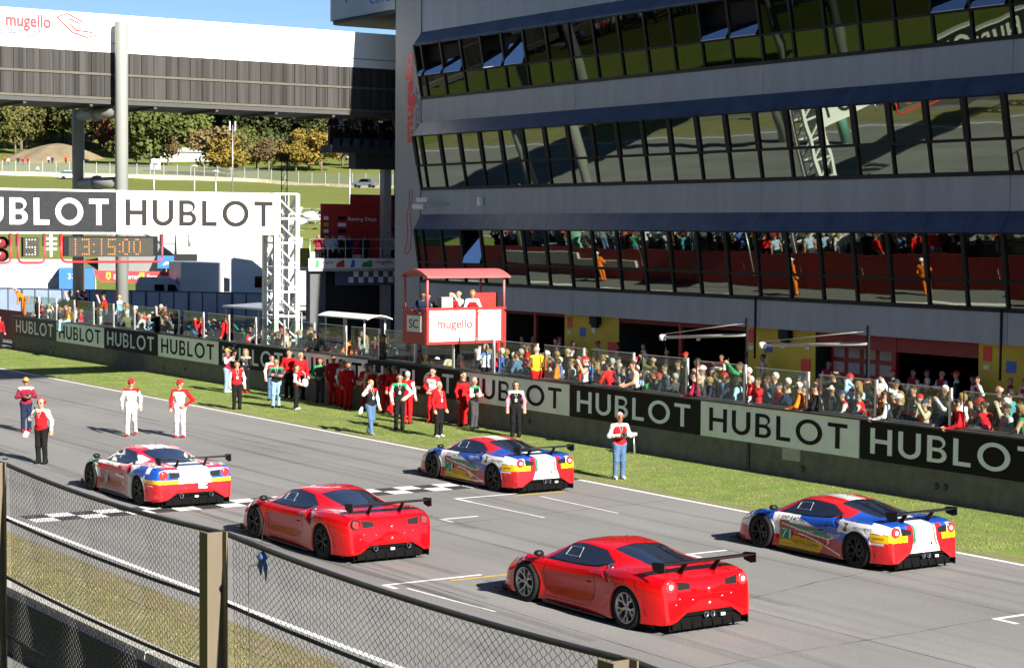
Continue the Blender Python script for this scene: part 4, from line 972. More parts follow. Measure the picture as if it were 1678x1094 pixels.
    bump = fix(link('rear_bumper', tm, M['car_paint'], car))
    yt = YTAIL*sy-.09
    # wheels and arches
    me = wheel_meshes(dark_rim)
    for yc in (YFA*sy, YRA*sy):
        for s_ in (-1, 1):
            w = link('wheel', me[0], None, car, (s_*(.845*sx+.012), yc, .360), (rng.uniform(0, 6.28), 0, 0 if s_ < 0 else math.pi))
            for mm in me[1:]: link(mm.name.split('.')[0], mm, None, w)
    for yc, rr in ((YRA*sy, ra[0]), (YFA*sy, ra[1])):
        for s_ in (-1, 1):
            V_, F_ = [], []; na = 40
            for i in range(na+1):
                t = R(-22+224*i/na)
                for (r2, o1) in ((rr+.06, .000), (rr+.03, .010), (rr-.004, .014), (rr-.012, -.02), (rr-.012, -.30)):
                    yy, zz = yc+r2*math.cos(t), .335+r2*math.sin(t)
                    xs_ = surf(yc+(rr+.05)*math.cos(t), max(.16, .335+(rr+.05)*math.sin(t)), s_) if o1 != -.30 else s_*.97*sx
                    V_.append((xs_+s_*o1, yy, max(zz, .10)))
            for i in range(na):
                for k in range(4): F_.append((i*5+k, i*5+k+1, (i+1)*5+k+1, (i+1)*5+k))
            me_ = mesh_np('wheel_arch', V_, F_, True); ca = me_.color_attributes.new('paint', 'FLOAT_COLOR', 'POINT'); cc = np.ones((len(V_), 4))
            for i, p in enumerate(V_):
                zc = p[2]/hz; cc[i, :3] = livery(p[0]/sx, p[1]/sy, zc, 1.5 if zc < .4 else (2.5 if zc < .62 else 3.5), False) if i % 5 < 3 else BLK
            ca.data.foreach_set('color', cc.ravel()); fix(link('wheel_arch', me_, M['car_paint'], car))
            mb = MB(); mb.lathe([(.0, .45), (rr+.005, .45), (rr+.005, .93), (rr-.01, .93)], 30, 'x', (0, yc, .335)); mb.build('wheel_well', M['well_black'], car, scale=(s_*sx, 1, 1))
    mb = MB(); mb.box(-.84*sx, .84*sx, -1.9*sy, 2.15*sy, .09, .18); mb.box(-.5*sx, .5*sx, YRA*sy-.6, YFA*sy+.6, .2, .6); mb.build('floor', M['carbon'], car)
    for s_ in (-1, 1): mb = MB(); mb.box(s_*.9425*sx-.0425, s_*.9425*sx+.0425, -.85*sy, .80*sy, .085, .115); mb.build('side_skirt', M['carbon'], car)
    mb = MB(); mb.box(-.90*sx, .90*sx, 2.0*sy, 2.30*sy, .07, .10); mb.build('front_splitter', M['carbon'], car)
    # diffuser, fins, exhausts
    mb = MB(); mb.hexa([(-.70*sx, yt+.02, .10), (.70*sx, yt+.02, .10), (.70*sx, yt+.45, .10), (-.70*sx, yt+.45, .10)], [(-.68*sx, yt+.055, .38), (.68*sx, yt+.055, .38), (.68*sx, yt+.3, .38), (-.68*sx, yt+.3, .38)]); df = mb.build('diffuser', M['well_black'], car)
    mb = MB(); mb.hexa([(-.80*sx, yt+.01, .085), (.80*sx, yt+.01, .085), (.80*sx, yt+.05, .075), (-.80*sx, yt+.05, .075)], [(-.80*sx, yt+.01, .10), (.80*sx, yt+.01, .10), (.80*sx, yt+.05, .095), (-.80*sx, yt+.05, .095)]); mb.build('diffuser_tray', M['well_black'], df)
    for xx in (-.56, -.33, -.11, .11, .33, .56):
        mb = MB(); mb.hexa([(xx-.006, yt-.03, .06), (xx+.006, yt-.03, .06), (xx+.006, yt+.04, .06), (xx-.006, yt+.04, .06)], [(xx-.006, yt-.0, .15), (xx+.006, yt-.0, .15), (xx+.006, yt+.04, .26), (xx-.006, yt+.04, .26)]); mb.build('diffuser_fin', M['well_black'], df)
    for s_ in (-1, 1):
        mb = MB(); mb.box(s_*.80*sx-.010, s_*.80*sx+.010, yt-.03, yt+.30, .07, .20); mb.build('corner_fin', M['well_black'], df)
    mb = MB(); mb.beam((-.66*sx, yt+.0, .335), (.66*sx, yt+.0, .335), .03, .06); mb.build('crash_beam', M['well_black'], df)
    for xx in ((-.36, .40) if k488 else (-.06, .08)):
        mb = MB(); mb.lathe([(.035, .12), (.045, -.02), (.052, -.03), (.045, -.03), (.038, .1)], 16, 'y', (xx, yt+.0, .30)); mb.build('exhaust_pipe', M['chrome'], car)
    mb = MB(); mb.cbox((.30 if not k488 else .02, yt-.02, .27), (.10, .03, .05)); mb.build('rain_light', M['decal_grey'], car)
    # tail lamps and grilles set into the tail
    bt = BVHTree.FromPolygons([tuple(p) for p in TV], TF)
    def tail(x, z):
        h = bt.ray_cast(Vector((x, -6, z)), Vector((0, 1, 0))); return h[0].y if h[0] else yt+.1
    for s_ in (-1, 1):
        xl, zl = s_*.735*sx, (.775 if k488 else .785)*hz; yl = tail(xl, zl)
        mb = MB(); mb.lathe([(.105, .09), (.108, -.012), (.085, -.026), (.07, -.02)], 24, 'y'); lp = mb.build('tail_lamp', M['lamp_red'] if not k488 or livery is livery_white else M['carbon'], car, (xl, yl, zl))
        mb = MB(); mb.lathe([(.07, -.020), (.055, -.026), (0, -.028)], 20, 'y'); mb.build('lamp_lens', M['lamp_red'], lp)
        if not k488: mb = MB(); mb.lathe([(.042, -.027), (.03, -.034), (0, -.036)], 16, 'y'); mb.build('lamp_core', M['lamp_core'], lp)
        x0, x1 = s_*.60*sx, s_*.36*sx
        y0, y1 = tail(x0, zl), tail(x1, zl); mb = MB()
        mb.hexa([(x0, y0-.012, zl-.085), (x1, y1-.012, zl-.06), (x1, y1+.06, zl-.06), (x0, y0+.06, zl-.085)][::-s_], [(x0, y0-.006, zl+.075), (x1, y1-.006, zl+.035), (x1, y1+.06, zl+.035), (x0, y0+.06, zl+.075)][::-s_]); mb.build('rear_vent', M['carbon'], car)
    for (xx, zz, rr, mm) in ((.02, .70, .030, 'chrome'),):
        if livery is livery_red:
            mb = MB(); mb.lathe([(rr, 0), (rr*.8, -.012), (0, -.016)], 14, 'y', (xx, tail(xx, zz*hz), zz*hz)); mb.build('badge', M[mm], car); mb = MB(); mb.beam((xx-.02, tail(xx, .66)-.012, .65), (xx+.015, tail(xx, .74)-.014, .755), .022, .01); mb.build('badge', M[mm], car)
    for (xx, zz) in (((-.62, .585), (-.35, .555), (.30, .56), (.02, .475), (.5, .585), (-.7, .50)) if livery is livery_red else ((-.25, .48), (.26, .50))):
        mb = MB(); rr = .034 if abs(xx-.02) < .01 else .02; mb.lathe([(rr, 0), (rr*.8, -.012), (0, -.016)], 12, 'y', (xx, tail(xx, zz*hz), zz*hz)); mb.build('fastener', M['chrome'], car)
    mb = MB(); mb.beam((-.42*sx, tail(0, .60)-.001, .62*hz), (.42*sx, tail(0, .60)-.001, .62*hz), .008, .006); mb.build('panel_seam', M['carbon'], car)
    # wing
    W_ = MB(); cw = [(-.14, .004), (-.08, -.022), (.05, -.020), (.14, .0), (.135, .008), (.05, .004), (-.08, .002), (-.14, .022)]
    yw_, zw = yt+.12, 1.15*hz; W_.prism([(p[0], p[1]) for p in cw], -wing, wing, 'yz'); wg = W_.build('rear_wing', M['carbon'], car, (0, yw_, zw), (R(-4), 0, 0))
    for s_ in (-1, 1):
        E_ = MB(); E_.prism([(-.17, -.12), (-.04, -.14), (.13, -.09), (.16, .02), (.10, .04), (-.17, .045)], s_*wing-.008, s_*wing+.008, 'yz'); E_.build('end_plate', M['carbon'], wg)
        S_ = MB(); xx = s_*.36; zd = top(xx, yw_+.25)
        S_.hexa([(xx-.009, yw_+.16, zd-.03), (xx+.009, yw_+.16, zd-.03), (xx+.009, yw_+.30, zd-.03), (xx-.009, yw_+.30, zd-.03)], [(xx-.009, yw_-.01, zw-.015), (xx+.009, yw_-.01, zw-.015), (xx+.009, yw_+.08, zw-.015), (xx-.009, yw_+.08, zw-.015)]); S_.build('wing_strut', M['carbon'], car)
    # mirrors
    mcol = {'red': 'mirror_red'}
    for s_ in (-1, 1):
        mb = MB(); mb.lathe([(0, -.10), (.055, -.095), (.075, -.04), (.06, .04), (0, .09)], 14, 'y'); mi = mb.build('mirror', M['carbon'], car, (s_*.98*sx, .92*sy, .90*hz), None, (1.25, .9, .85))
        mb = MB(); mb.beam((s_*.80*sx, .95*sy, .79*hz), (s_*.96*sx, .93*sy, .88*hz), .03, .02); mb.build('mirror_arm', M['carbon'], car)
    # window net / seat seen as a pale frame inside the side glass, roof antenna, fuel cap
    xs_ = surf(-.78*sy, .90*hz)
    mb = MB(); mb.lathe([(.062, .0), (.06, -.015), (.045, -.02), (.02, -.012), (0, -.012)], 18, 'x'); mb.build('fuel_cap', M['chrome' if livery is livery_red else 'carbon'], car, (xs_+.008, -.78*sy, .90*hz), (0, R(28), 0))
    mb = MB(); zt_ = top(.0, -.15*sy); mb.tube([(0, -.15*sy, zt_-.01), (0, -.17*sy, zt_+.10)], .004, 5); mb.build('antenna', M['carbon'], car)
    for s_ in (-1, 1):
        mb = MB(); pts = []
        for (y_, z_) in ((.46, .93), (.44, 1.06), (.12, 1.085), (.10, .94), (.46, .93)): pts.append((surf(y_*sy, z_*hz, s_)+s_*.003, y_*sy, z_*hz))
        mb.tube(pts, .0045, 5); mb.build('window_frame', M['decal_grey'], car)
        sw = MB(); sw.tube([(surf(.86*sy, z_*hz, s_)*0+surf(y_*sy, z_*hz, s_)+s_*.004, y_*sy, z_*hz) for y_, z_ in ((.80, .835), (.4, .835), (0, .845), (-.4, .875), (-.68, .935))], .010, 5); sw.build('window_trim', M['carbon'], car)
    # shut lines of doors and rear bumper
    for s_ in (-1, 1):
        mb = MB(); pl = [(.80, .80), (.82, .62), (.80, .40), (.74, .20), (-.40, .20), (-.50, .40), (-.52, .62), (-.50, .83)]; pts = []
        for (a0, b0), (a1, b1) in zip(pl[:-1], pl[1:]):
            for q in range(6): t = q/6; y_, z_ = a0+(a1-a0)*t, b0+(b1-b0)*t; pts.append((surf(y_*sy, z_*hz, s_)-s_*.001, y_*sy, z_*hz))
        mb.tube(pts, .0045, 4); mb.build('door_gap', M['well_black'], car)
        mb = MB(); mb.tube([(surf((-1.85+.04*q)*sy*1.0, (.30+.075*q)*hz, s_)-s_*.001, (-1.85+.04*q)*sy, (.30+.075*q)*hz) for q in range(8)], .0045, 4); mb.build('bumper_gap', M['well_black'], car)
        mb = MB(); mb.tube([(surf(y_*sy, z_*hz, s_)+s_*.004, y_*sy, z_*hz) for y_, z_ in ((-.30, .60), (-.34, .615), (-.42, .62))], .012, 6); mb.build('door_handle', M['carbon'], car)
    # lettering on the flank, laid onto the curved skin
    for (txt, yc, zc, w_, h_, mm, sh) in decals:
        me_ = ftext(txt, w_, h_, .0, sh).copy(); v = np.zeros(len(me_.vertices)*3); me_.vertices.foreach_get('co', v); v = v.reshape(-1, 3)
        for s_ in (-1,):
            me2 = me_.copy(); q = np.zeros_like(v); q[:, 1] = yc*sy-v[:, 0]; q[:, 2] = zc*hz+v[:, 2]
            for i in range(len(q)): q[i, 0] = surf(q[i, 1], q[i, 2], s_)+s_*.005
            me2.vertices.foreach_set('co', q.ravel()); me2.update(); link('lettering', me2, M[mm], car)
    return car, surf, tail
def patch(car, surf, pts, m_, sy, hz, off=.004, name='sticker'):
    """flat sticker laid on the flank; pts are (y, z)"""
    yc = sum(p[0] for p in pts)/len(pts); zc = sum(p[1] for p in pts)/len(pts); V_ = [(surf(yc*sy, zc*hz)-off, yc*sy, zc*hz)]+[(surf(y_*sy, z_*hz)-off, y_*sy, z_*hz) for y_, z_ in pts]
    link(name, mesh_np(name, V_, [(0, i+1, (i+1) % len(pts)+1) for i in range(len(pts))]), M[m_], car)
def plate(car, tail, x0, x1, z0, z1, m_, hz, name='sticker'):
    V_ = [(x, tail(x, z*hz)-.004, z*hz) for x, z in ((x0, z0), (x1, z0), (x1, z1), (x0, z1))]; link(name, mesh_np(name, V_, [(0, 1, 2, 3)]), M[m_], car)
def axle_loc(X, ya, yb, sx, sy):   # world place from the near wheels' outer face and the two axles
    return (X+1.0*sx, (ya+yb)/2-(YFA+YRA)/2*sy, .004)
side_dec = lambda num: [('SMP RACING', .40, .735, .74, .085, 'decal_black', .25), (num, .60, .40, .26, .20, 'decal_white', 0), ('ADLER PLASTIC', .10, .525, .55, .045, 'decal_white', 0), ('PASTA SIGMA', .05, .265, .78, .085, 'decal_brown', .1), ('HUBLOT', -.72, .545, .42, .07, 'decal_white', 0), ('NEOLOGISTICS', -1.52, .80, .50, .05, 'decal_black', .2), ('KASPERSKY', -1.92, .66, .26, .05, 'decal_brown', 0), ('michelin', -1.92, .545, .22, .03, 'decal_black', 0)]
S = 1.095
c71, s71, t71 = race_car('racing car with tricolour and blue livery and number 71, rightmost on the grid', axle_loc(26.72, 30.91, 28.01, 1.02, S), .0, livery_stripe, S, 1.02, 1.0, False, .82, True, '71', side_dec('71'))
patch(c71, s71, [(.745, .285), (.455, .285), (.455, .515), (.745, .515)], 'decal_green', S, 1.0, .003)
patch(c71, s71, [(-1.02, .72), (-1.08, .68), (-1.14, .72), (-1.14, .86), (-1.02, .86)], 'decal_brown', S, 1.0); 
c51, s51, t51 = race_car('racing car with tricolour and blue livery and number 51, beside the chequered line', axle_loc(26.62, 44.15, 41.13, 1.02, 1.14), .0, livery_stripe, 1.14, 1.02, 1.0, False, .82, True, '51', side_dec('51'))
patch(c51, s51, [(.745, .285), (.455, .285), (.455, .515), (.745, .515)], 'decal_green', 1.14, 1.0, .003)
patch(c51, s51, [(-1.02, .72), (-1.08, .68), (-1.14, .72), (-1.14, .86), (-1.02, .86)], 'decal_brown', 1.14, 1.0)
for c_, t_ in ((c71, t71), (c51, t51)):
    for a_, b_ in (((-.06, .50), (-.03, .56)), ((.14, .50), (.19, .56))): plate(c_, t_, a_[0], b_[0], a_[1], b_[1], 'decal_black', 1.0)
r458, s458, t458 = race_car('plain red racing car with silver rims, nearest to the camera', axle_loc(19.20, 28.57, 25.68, 1.07, 1.092), .030, livery_red, 1.092, 1.07, 1.03, False, 1.0, False)
r488, s488, t488 = race_car('plain red racing car with dark rims, left of the nearest red car', axle_loc(18.13, 37.47, 34.32, 1.07, 1.186), -.005, livery_red, 1.186, 1.07, 1.02, True, .90, True)
w488, sw, tw = race_car('white, red and blue racing car standing on the chequered line at the left', axle_loc(17.91, 46.465, 43.29, 1.07, 1.198), -.005, livery_white, 1.198, 1.07, 1.02, True, .90, True, None, [('SMP RACING', .35, .765, .5, .055, 'decal_black', .2), ('KASPERSKY', -1.92, .625, .30, .05, 'decal_brown', 0), ('michelin', -1.92, .53, .24, .035, 'decal_white', 0)])
plate(w488, tw, .08, .30, .44, .585, 'decal_white', 1.02, 'number_plate')
patch(w488, sw, [(.60, .18), (.42, .18), (.42, .50), (.60, .50)], 'decal_grey', 1.198, 1.02)
# ================================================================== PEOPLE
for nm, c in dict(skin_light=(.40, .22, .145), skin_mid=(.32, .165, .10), skin_tan=(.25, .12, .07), skin_dark=(.14, .07, .045)).items(): mat(nm, c, .5, var=.08, scale=14, spec=.3)
for nm, c in dict(red=(.50, .012, .016), white=(.50, .50, .50), black=(.010, .010, .011), navy=(.014, .020, .048), maroon=(.20, .014, .035), blue=(.05, .13, .36), light_blue=(.30, .44, .60), denim=(.075, .135, .235), pale_denim=(.20, .31, .42), grey=(.20, .20, .205), dark_grey=(.055, .055, .06), olive=(.10, .105, .045), beige=(.44, .36, .25), orange=(.72, .17, .015), yellow=(.72, .48, .02), green=(.02, .22, .09), teal=(.05, .24, .26), pink=(.60, .22, .26), brown=(.12, .065, .03)).items():
    mat('cloth_'+nm, c, .8, var=.16, scale=11, bump=.55, bscale=16, spec=.1)
for nm, c in dict(black=(.012, .010, .010), brown=(.05, .025, .012), grey=(.30, .29, .28), blond=(.24, .14, .05), white=(.55, .54, .52), red=(.50, .012, .016), white_cap=(.74, .74, .73), navy_cap=(.02, .03, .08), tan_cap=(.42, .24, .06), yellow=(.7, .45, .02), black_cap=(.014, .014, .016)).items():
    mat('hair_'+nm, c, .6, var=.3, scale=50, bump=.4, bscale=60, spec=.25)
mat('eye_dark', (.01, .008, .007), .3); mat('device_black', (.010, .010, .011), .35, var=.2); mat('lens_glass', (.01, .012, .02), .05, coat=1)
SLOTS = ['skin', 'torso', 'sleeve', 'legs', 'shoes', 'accent', 'eyes']
def surface_nets(D, org, h):
    ins = D < 0; nx, ny, nz = D.shape
    c = [ins[i:nx-1+i, j:ny-1+j, k:nz-1+k] for i in (0, 1) for j in (0, 1) for k in (0, 1)]
    s_ = sum(x.astype(np.int8) for x in c); act = (s_ > 0) & (s_ < 8); ids = np.argwhere(act)
    vid = -np.ones(act.shape, int); vid[act] = np.arange(len(ids))
    acc = np.zeros((len(ids), 3)); cnt = np.zeros(len(ids)); O = np.array([(i, j, k) for i in (0, 1) for j in (0, 1) for k in (0, 1)])
    for a in range(8):
        for b in range(a+1, 8):
            if np.abs(O[a]-O[b]).sum() != 1: continue
            pa, pb = ids+O[a], ids+O[b]; da = D[pa[:, 0], pa[:, 1], pa[:, 2]]; db = D[pb[:, 0], pb[:, 1], pb[:, 2]]; m = (da < 0) != (db < 0)
            t = np.where(m, da/(da-db+1e-12), 0)[:, None]; acc += np.where(m[:, None], pa+(pb-pa)*t, 0); cnt += m
    V = acc/cnt[:, None]*h+org; F = []
    for ax in range(3):
        sl0 = [slice(None)]*3; sl1 = [slice(None)]*3; sl0[ax] = slice(0, -1); sl1[ax] = slice(1, None)
        ch = np.argwhere(ins[tuple(sl0)] != ins[tuple(sl1)]); o1, o2 = [a for a in range(3) if a != ax]
        ok = (ch[:, o1] > 0) & (ch[:, o2] > 0) & (ch[:, o1] < D.shape[o1]-1) & (ch[:, o2] < D.shape[o2]-1); ch = ch[ok]
        def cell(d1, d2): q = ch.copy(); q[:, o1] += d1; q[:, o2] += d2; return vid[q[:, 0], q[:, 1], q[:, 2]]
        q = np.stack([cell(-1, -1), cell(0, -1), cell(0, 0), cell(-1, 0)], -1); fl = ins[ch[:, 0], ch[:, 1], ch[:, 2]]
        if ax == 1: fl = ~fl
        q[~fl] = q[~fl][:, ::-1]; F.append(q)
    return V, np.concatenate(F)
def grow(caps, h, k=.016):
    """one continuous skin round a set of tapered limbs; caps are (a, b, ra, rb, label, depth)"""
    A = np.array([c[0] for c in caps], float); B = np.array([c[1] for c in caps], float); r_ = np.array([max(c[2], c[3]) for c in caps])[:, None]
    lo = np.minimum(A, B).min(0)-r_.max()-.05; hi = np.maximum(A, B).max(0)+r_.max()+.05; n = np.ceil((hi-lo)/h).astype(int)+1
    S_ = np.zeros(n); best = np.full(n, 9.0); lab = np.zeros(n, np.int8); ax = [lo[i]+h*np.arange(n[i]) for i in range(3)]
    for a, b, rr in zip(A, B, caps):
        ra, rb, lb, sy_ = rr[2], rr[3], rr[4], rr[5]; m = max(ra, rb)+.075
        i0 = np.maximum(((np.minimum(a, b)-m-lo)/h).astype(int), 0); i1 = np.minimum(((np.maximum(a, b)+m-lo)/h).astype(int)+2, n)
        sl = tuple(slice(p, q) for p, q in zip(i0, i1)); X = ax[0][sl[0]][:, None, None]; Y = ax[1][sl[1]][None, :, None]; Z = ax[2][sl[2]][None, None, :]
        ab = b-a; L2 = ab@ab+1e-9; t = np.clip(((X-a[0])*ab[0]+(Y-a[1])*ab[1]+(Z-a[2])*ab[2])/L2, 0, 1)
        d = np.sqrt((X-a[0]-t*ab[0])**2+((Y-a[1]-t*ab[1])/sy_)**2+(Z-a[2]-t*ab[2])**2)-(ra+(rb-ra)*t)
        S_[sl] += np.exp(np.minimum(-d/k, 60)); u = d < best[sl]; best[sl] = np.where(u, d, best[sl]); lab[sl] = np.where(u, lb, lab[sl])
    D = np.where(S_ > 1e-12, -k*np.log(np.maximum(S_, 1e-12)), .3)
    X, Y, Z = np.meshgrid(*ax, indexing='ij')      # folds in the cloth
    D = D+np.where(lab > 0, .0055*np.sin(X*38+Z*27+2*np.sin(Y*23))*np.sin(Z*46+X*19+Y*31), 0)
    V, F = surface_nets(D, lo, h); gi = np.clip(np.rint((V-lo)/h).astype(int), 0, n-1); vl = lab[gi[:, 0], gi[:, 1], gi[:, 2]]
    return V, F, vl
def rotx(p, a, c): p = np.asarray(p, float)-c; return np.array([p[0], p[1]*math.cos(a)-p[2]*math.sin(a), p[1]*math.sin(a)+p[2]*math.cos(a)])+c
POSES = {   # elbows and wrists of the left (-x) and right arm, facing +y; lean forward in degrees; stride
    'stand':  dict(eL=(-.27, -.02, 1.14), wL=(-.27, .06, .90), eR=(.27, -.02, 1.14), wR=(.27, .06, .90)),
    'hips':   dict(eL=(-.40, -.06, 1.16), wL=(-.19, .06, 1.00), eR=(.28, .0, 1.13), wR=(.25, .12, .92)),
    'walk':   dict(eL=(-.28, -.10, 1.15), wL=(-.28, -.04, .91), eR=(.28, .05, 1.14), wR=(.26, .20, .94), stride=.20),
    'walk2':  dict(eL=(-.28, .06, 1.14), wL=(-.25, .20, .95), eR=(.30, -.10, 1.16), wR=(.30, -.02, .92), stride=-.17),
    'phone':  dict(eL=(-.30, -.03, 1.14), wL=(-.30, .06, .90), eR=(.36, .08, 1.30), wR=(.17, .12, 1.56), stride=.18),
    'camera': dict(eL=(-.27, .12, 1.18), wL=(-.08, .30, 1.40), eR=(.27, .12, 1.18), wR=(.08, .30, 1.40), headtilt=8),
    'chest_camera': dict(eL=(-.30, .02, 1.15), wL=(-.10, .24, 1.20), eR=(.30, .02, 1.15), wR=(.09, .25, 1.18)),
    'eye_camera': dict(eL=(-.25, .14, 1.28), wL=(-.07, .22, 1.56), eR=(.25, .14, 1.28), wR=(.07, .22, 1.56)),
    'shoulder_cam': dict(eL=(-.30, .10, 1.30), wL=(-.14, .26, 1.52), eR=(.30, .10, 1.22), wR=(.16, .28, 1.40)),
    'mic':    dict(eL=(-.30, -.02, 1.16), wL=(-.33, .05, .93), eR=(.30, .08, 1.20), wR=(.04, .22, 1.38)),
    'cross':  dict(eL=(-.28, .06, 1.16), wL=(.07, .20, 1.21), eR=(.28, .06, 1.16), wR=(-.07, .18, 1.15)),
    'clasp':  dict(eL=(-.29, .02, 1.14), wL=(-.05, .20, 1.00), eR=(.29, .02, 1.14), wR=(.05, .20, 1.00)),
    'lean':   dict(eL=(-.29, .16, 1.18), wL=(-.16, .40, 1.14), eR=(.29, .16, 1.18), wR=(.16, .40, 1.14), lean=16),
    'raise':  dict(eL=(-.27, .10, 1.16), wL=(-.14, .30, 1.20), eR=(.25, .16, 1.60), wR=(.17, .26, 1.84), lean=6),
    'photo_up': dict(eL=(-.22, .22, 1.52), wL=(-.06, .34, 1.74), eR=(.22, .22, 1.52), wR=(.06, .34, 1.74), lean=4),
    'sit':    dict(eL=(-.28, .04, 1.14), wL=(-.18, .24, 1.02), eR=(.28, .04, 1.14), wR=(.18, .24, 1.02), sit=1, lean=8),
    'bend':   dict(eL=(-.26, .12, 1.20), wL=(-.20, .32, 1.06), eR=(.26, .12, 1.20), wR=(.20, .32, 1.06), lean=48),
}
_body = {}
def body_mesh(pose, fine, female=False, bulk=1.0):
    key = (pose, fine, female, bulk)
    if key in _body: return _body[key]
    P = POSES[pose]; h = .0135 if fine else .021; C = []; add = lambda a, b, ra, rb, l, s_=1.0: C.append((np.array(a, float), np.array(b, float), ra, rb, l, s_))
    ln = R(-P.get('lean', 0)); hipc = np.array([0, 0, .95]); up = lambda p: rotx(p, ln, hipc)
    sw = .94 if female else 1.0; bk = bulk
    st = P.get('stride', 0)
    for s_ in (-1, 1):
        if P.get('sit'): hip, kn, an = (s_*.09, 0, .92), (s_*.11, .42, .90), (s_*.11, .45, .47)
        else:
            o = s_*st; hip = (s_*.085, 0, .92); kn = (s_*.098, .02+o*.55, .50); an = (s_*.105, -.015+o, .095+abs(min(0, o*s_*1.0))*0)
            if st and o < 0: kn = (s_*.095, o*.30+.05, .50); an = (s_*.10, o-.03, .13)
        add(hip, kn, .103*bk, .074, 3); add(kn, an, .074, .062, 3); a = np.array(an)
        add(a+(0, -.035, -.045), a+(s_*.012, .12, -.052), .042, .037, 4, 1.0)
        add(a, a+(0, -.012, -.025), .058, .056, 3)
    add((-.078, -.01, .92), (.078, -.01, .92), .122*bk, .122*bk, 3, .90)
    add(up((-.05, .0, .985)), up((.05, .0, .985)), .125*bk, .125*bk, 1, .88); add(up((-.03, .005, 1.16)), up((.03, .005, 1.16)), .132*bk, .132*bk, 1, .82)
    add(up((-.085*sw, .005, 1.32)), up((.085*sw, .005, 1.32)), .122*bk, .122*bk, 1, .82)
    add(up((-.10*sw, 0, 1.40)), up((.10*sw, 0, 1.40)), .082, .082, 5, .9)
    if female: add(up((-.07, .09, 1.29)), up((.07, .09, 1.29)), .06, .06, 1)
    if bk > 1.05: add(up((0, .06, 1.08)), up((0, .05, 1.16)), .125, .12, 1)
    hd = R(-P.get('headtilt', 0)); nk = up((0, .0, 1.47)); hc = lambda p: rotx(np.asarray(p, float)-np.array([0, 0, 1.47])+np.array([0, 0, 0]), ln*.35+hd, np.zeros(3))+nk
    add(up((0, -.01, 1.44)), hc((0, .012, 1.56)), .060, .054, 0); add(hc((0, .0, 1.655)), hc((0, .008, 1.675)), .088, .086, 0); add(hc((0, .035, 1.60)), hc((0, .045, 1.575)), .066, .052, 0, 1)
    add(hc((0, .088, 1.655)), hc((0, .108, 1.625)), .011, .017, 0)
    for s_ in (-1, 1):
        add(hc((s_*.088, -.005, 1.635)), hc((s_*.09, -.01, 1.66)), .016, .02, 0); add(hc((s_*.034, .084, 1.655)), hc((s_*.036, .084, 1.655)), .0125, .0125, 6)
        e, w = up(P['eL' if s_ < 0 else 'eR']), up(P['wL' if s_ < 0 else 'wR']); sh = up((s_*.185*sw, 0, 1.405))
        add(sh, sh+np.array([0, 0, -.02]), .068, .066, 5); add(sh, e, .067, .056, 2); add(e, w, .056, .044, 2)
        d = (w-e)/np.linalg.norm(w-e); sd = np.cross(d, (0, 0, 1.0)); sd = sd/np.linalg.norm(sd) if np.linalg.norm(sd) > .2 else np.array([0, 1.0, 0]); cu = np.cross(sd, d)
        if cu[1] < 0: cu = -cu
        pm = w+d*.075; add(w+d*.015, pm, .030, .034, 0, 1)
        for q, l_ in ((-1.5, .050), (-.5, .065), (.5, .062), (1.5, .045)):
            k0 = pm+sd*q*.021; k1 = k0+d*l_*.6+cu*.008; k2 = k1+d*l_*.5+cu*.028; add(k0, k1, .0115, .0105, 0); add(k1, k2, .0105, .009, 0)
        th = w+d*.03+cu*.02; add(th, th+d*.045+cu*.04, .014, .011, 0)
    V, F, vl = grow(C, h); me = bpy.data.meshes.new('person'); me.from_pydata(V.tolist(), [], F.tolist())
    me.polygons.foreach_set('use_smooth', [True]*len(F)); me.polygons.foreach_set('material_index', vl[F[:, 0]].astype(int))
    for s_ in SLOTS: me.materials.append(M['cloth_grey'])
    me.update(); Hm = Matrix.Rotation(ln*.35+hd, 4, 'X'); Hm.translation = Vector(nk); _body[key] = (me, Hm); return _body[key]
_hair = {}
def hair_mesh(style):
    if style in _hair: return _hair[style]
    h = .012
    xs_ = np.arange(-.18, .181, h); ys_ = np.arange(-.20, .26, h); zs_ = np.arange(-.15, .34, h); X, Y, Z = np.meshgrid(xs_, ys_, zs_, indexing='ij'); z0 = .205   # head centre above the neck
    el = np.sqrt((X/.098)**2+((Y-.0)/.106)**2+((Z-z0)/.112)**2)-1; el *= .1
    if style in ('short', 'curly'):
        k = .0 if style == 'short' else .014; D = el-k; cut = np.maximum(Y-.035-np.maximum(0, Z-z0-.02)*1.1, (z0-.045-(-Y)*.55)-Z); D = np.maximum(D, cut)
        if style == 'curly': D = D+.006*np.sin(X*90)*np.sin(Y*80)*np.sin(Z*85)
    elif style == 'bald': D = np.maximum(np.maximum(el-.0, Y+.0-0), np.maximum(Z-z0-.035, z0-.05-Z))
    elif style == 'long':
        D = np.maximum(el-.006, np.maximum(Y-.03-np.maximum(0, Z-z0-.02)*1.1, z0-.1-Z)); t = np.clip((Z+.06)/(z0+.06), 0, 1)
        cap = np.sqrt((X/1.35)**2+(Y+.055+.02*(1-t))**2)-.060; D = np.minimum(D, np.maximum(cap, np.maximum(-.07-Z, Z-z0-.03)))
    elif style == 'cap':
        D = np.maximum(el-.008, z0+.005-Z); br = np.sqrt((X/.085)**2+((Y-.10)/.10)**2)-1; D = np.minimum(D, np.maximum(br*.09, np.abs(Z-z0-.018+(Y-.1)*.18)-.011))
    elif style == 'helmet': D = np.maximum(np.sqrt((X/.135)**2+(Y/.15)**2+((Z-z0-.01)/.145)**2)*.14-.14, np.maximum(z0-.12-Z, Y-.08-np.maximum(0, np.abs(Z-z0-.0)-.05)*3))
    V, F = surface_nets(D, np.array([xs_[0], ys_[0], zs_[0]]), h); me = mesh_np(style, V, F, True); _hair[style] = me; return me
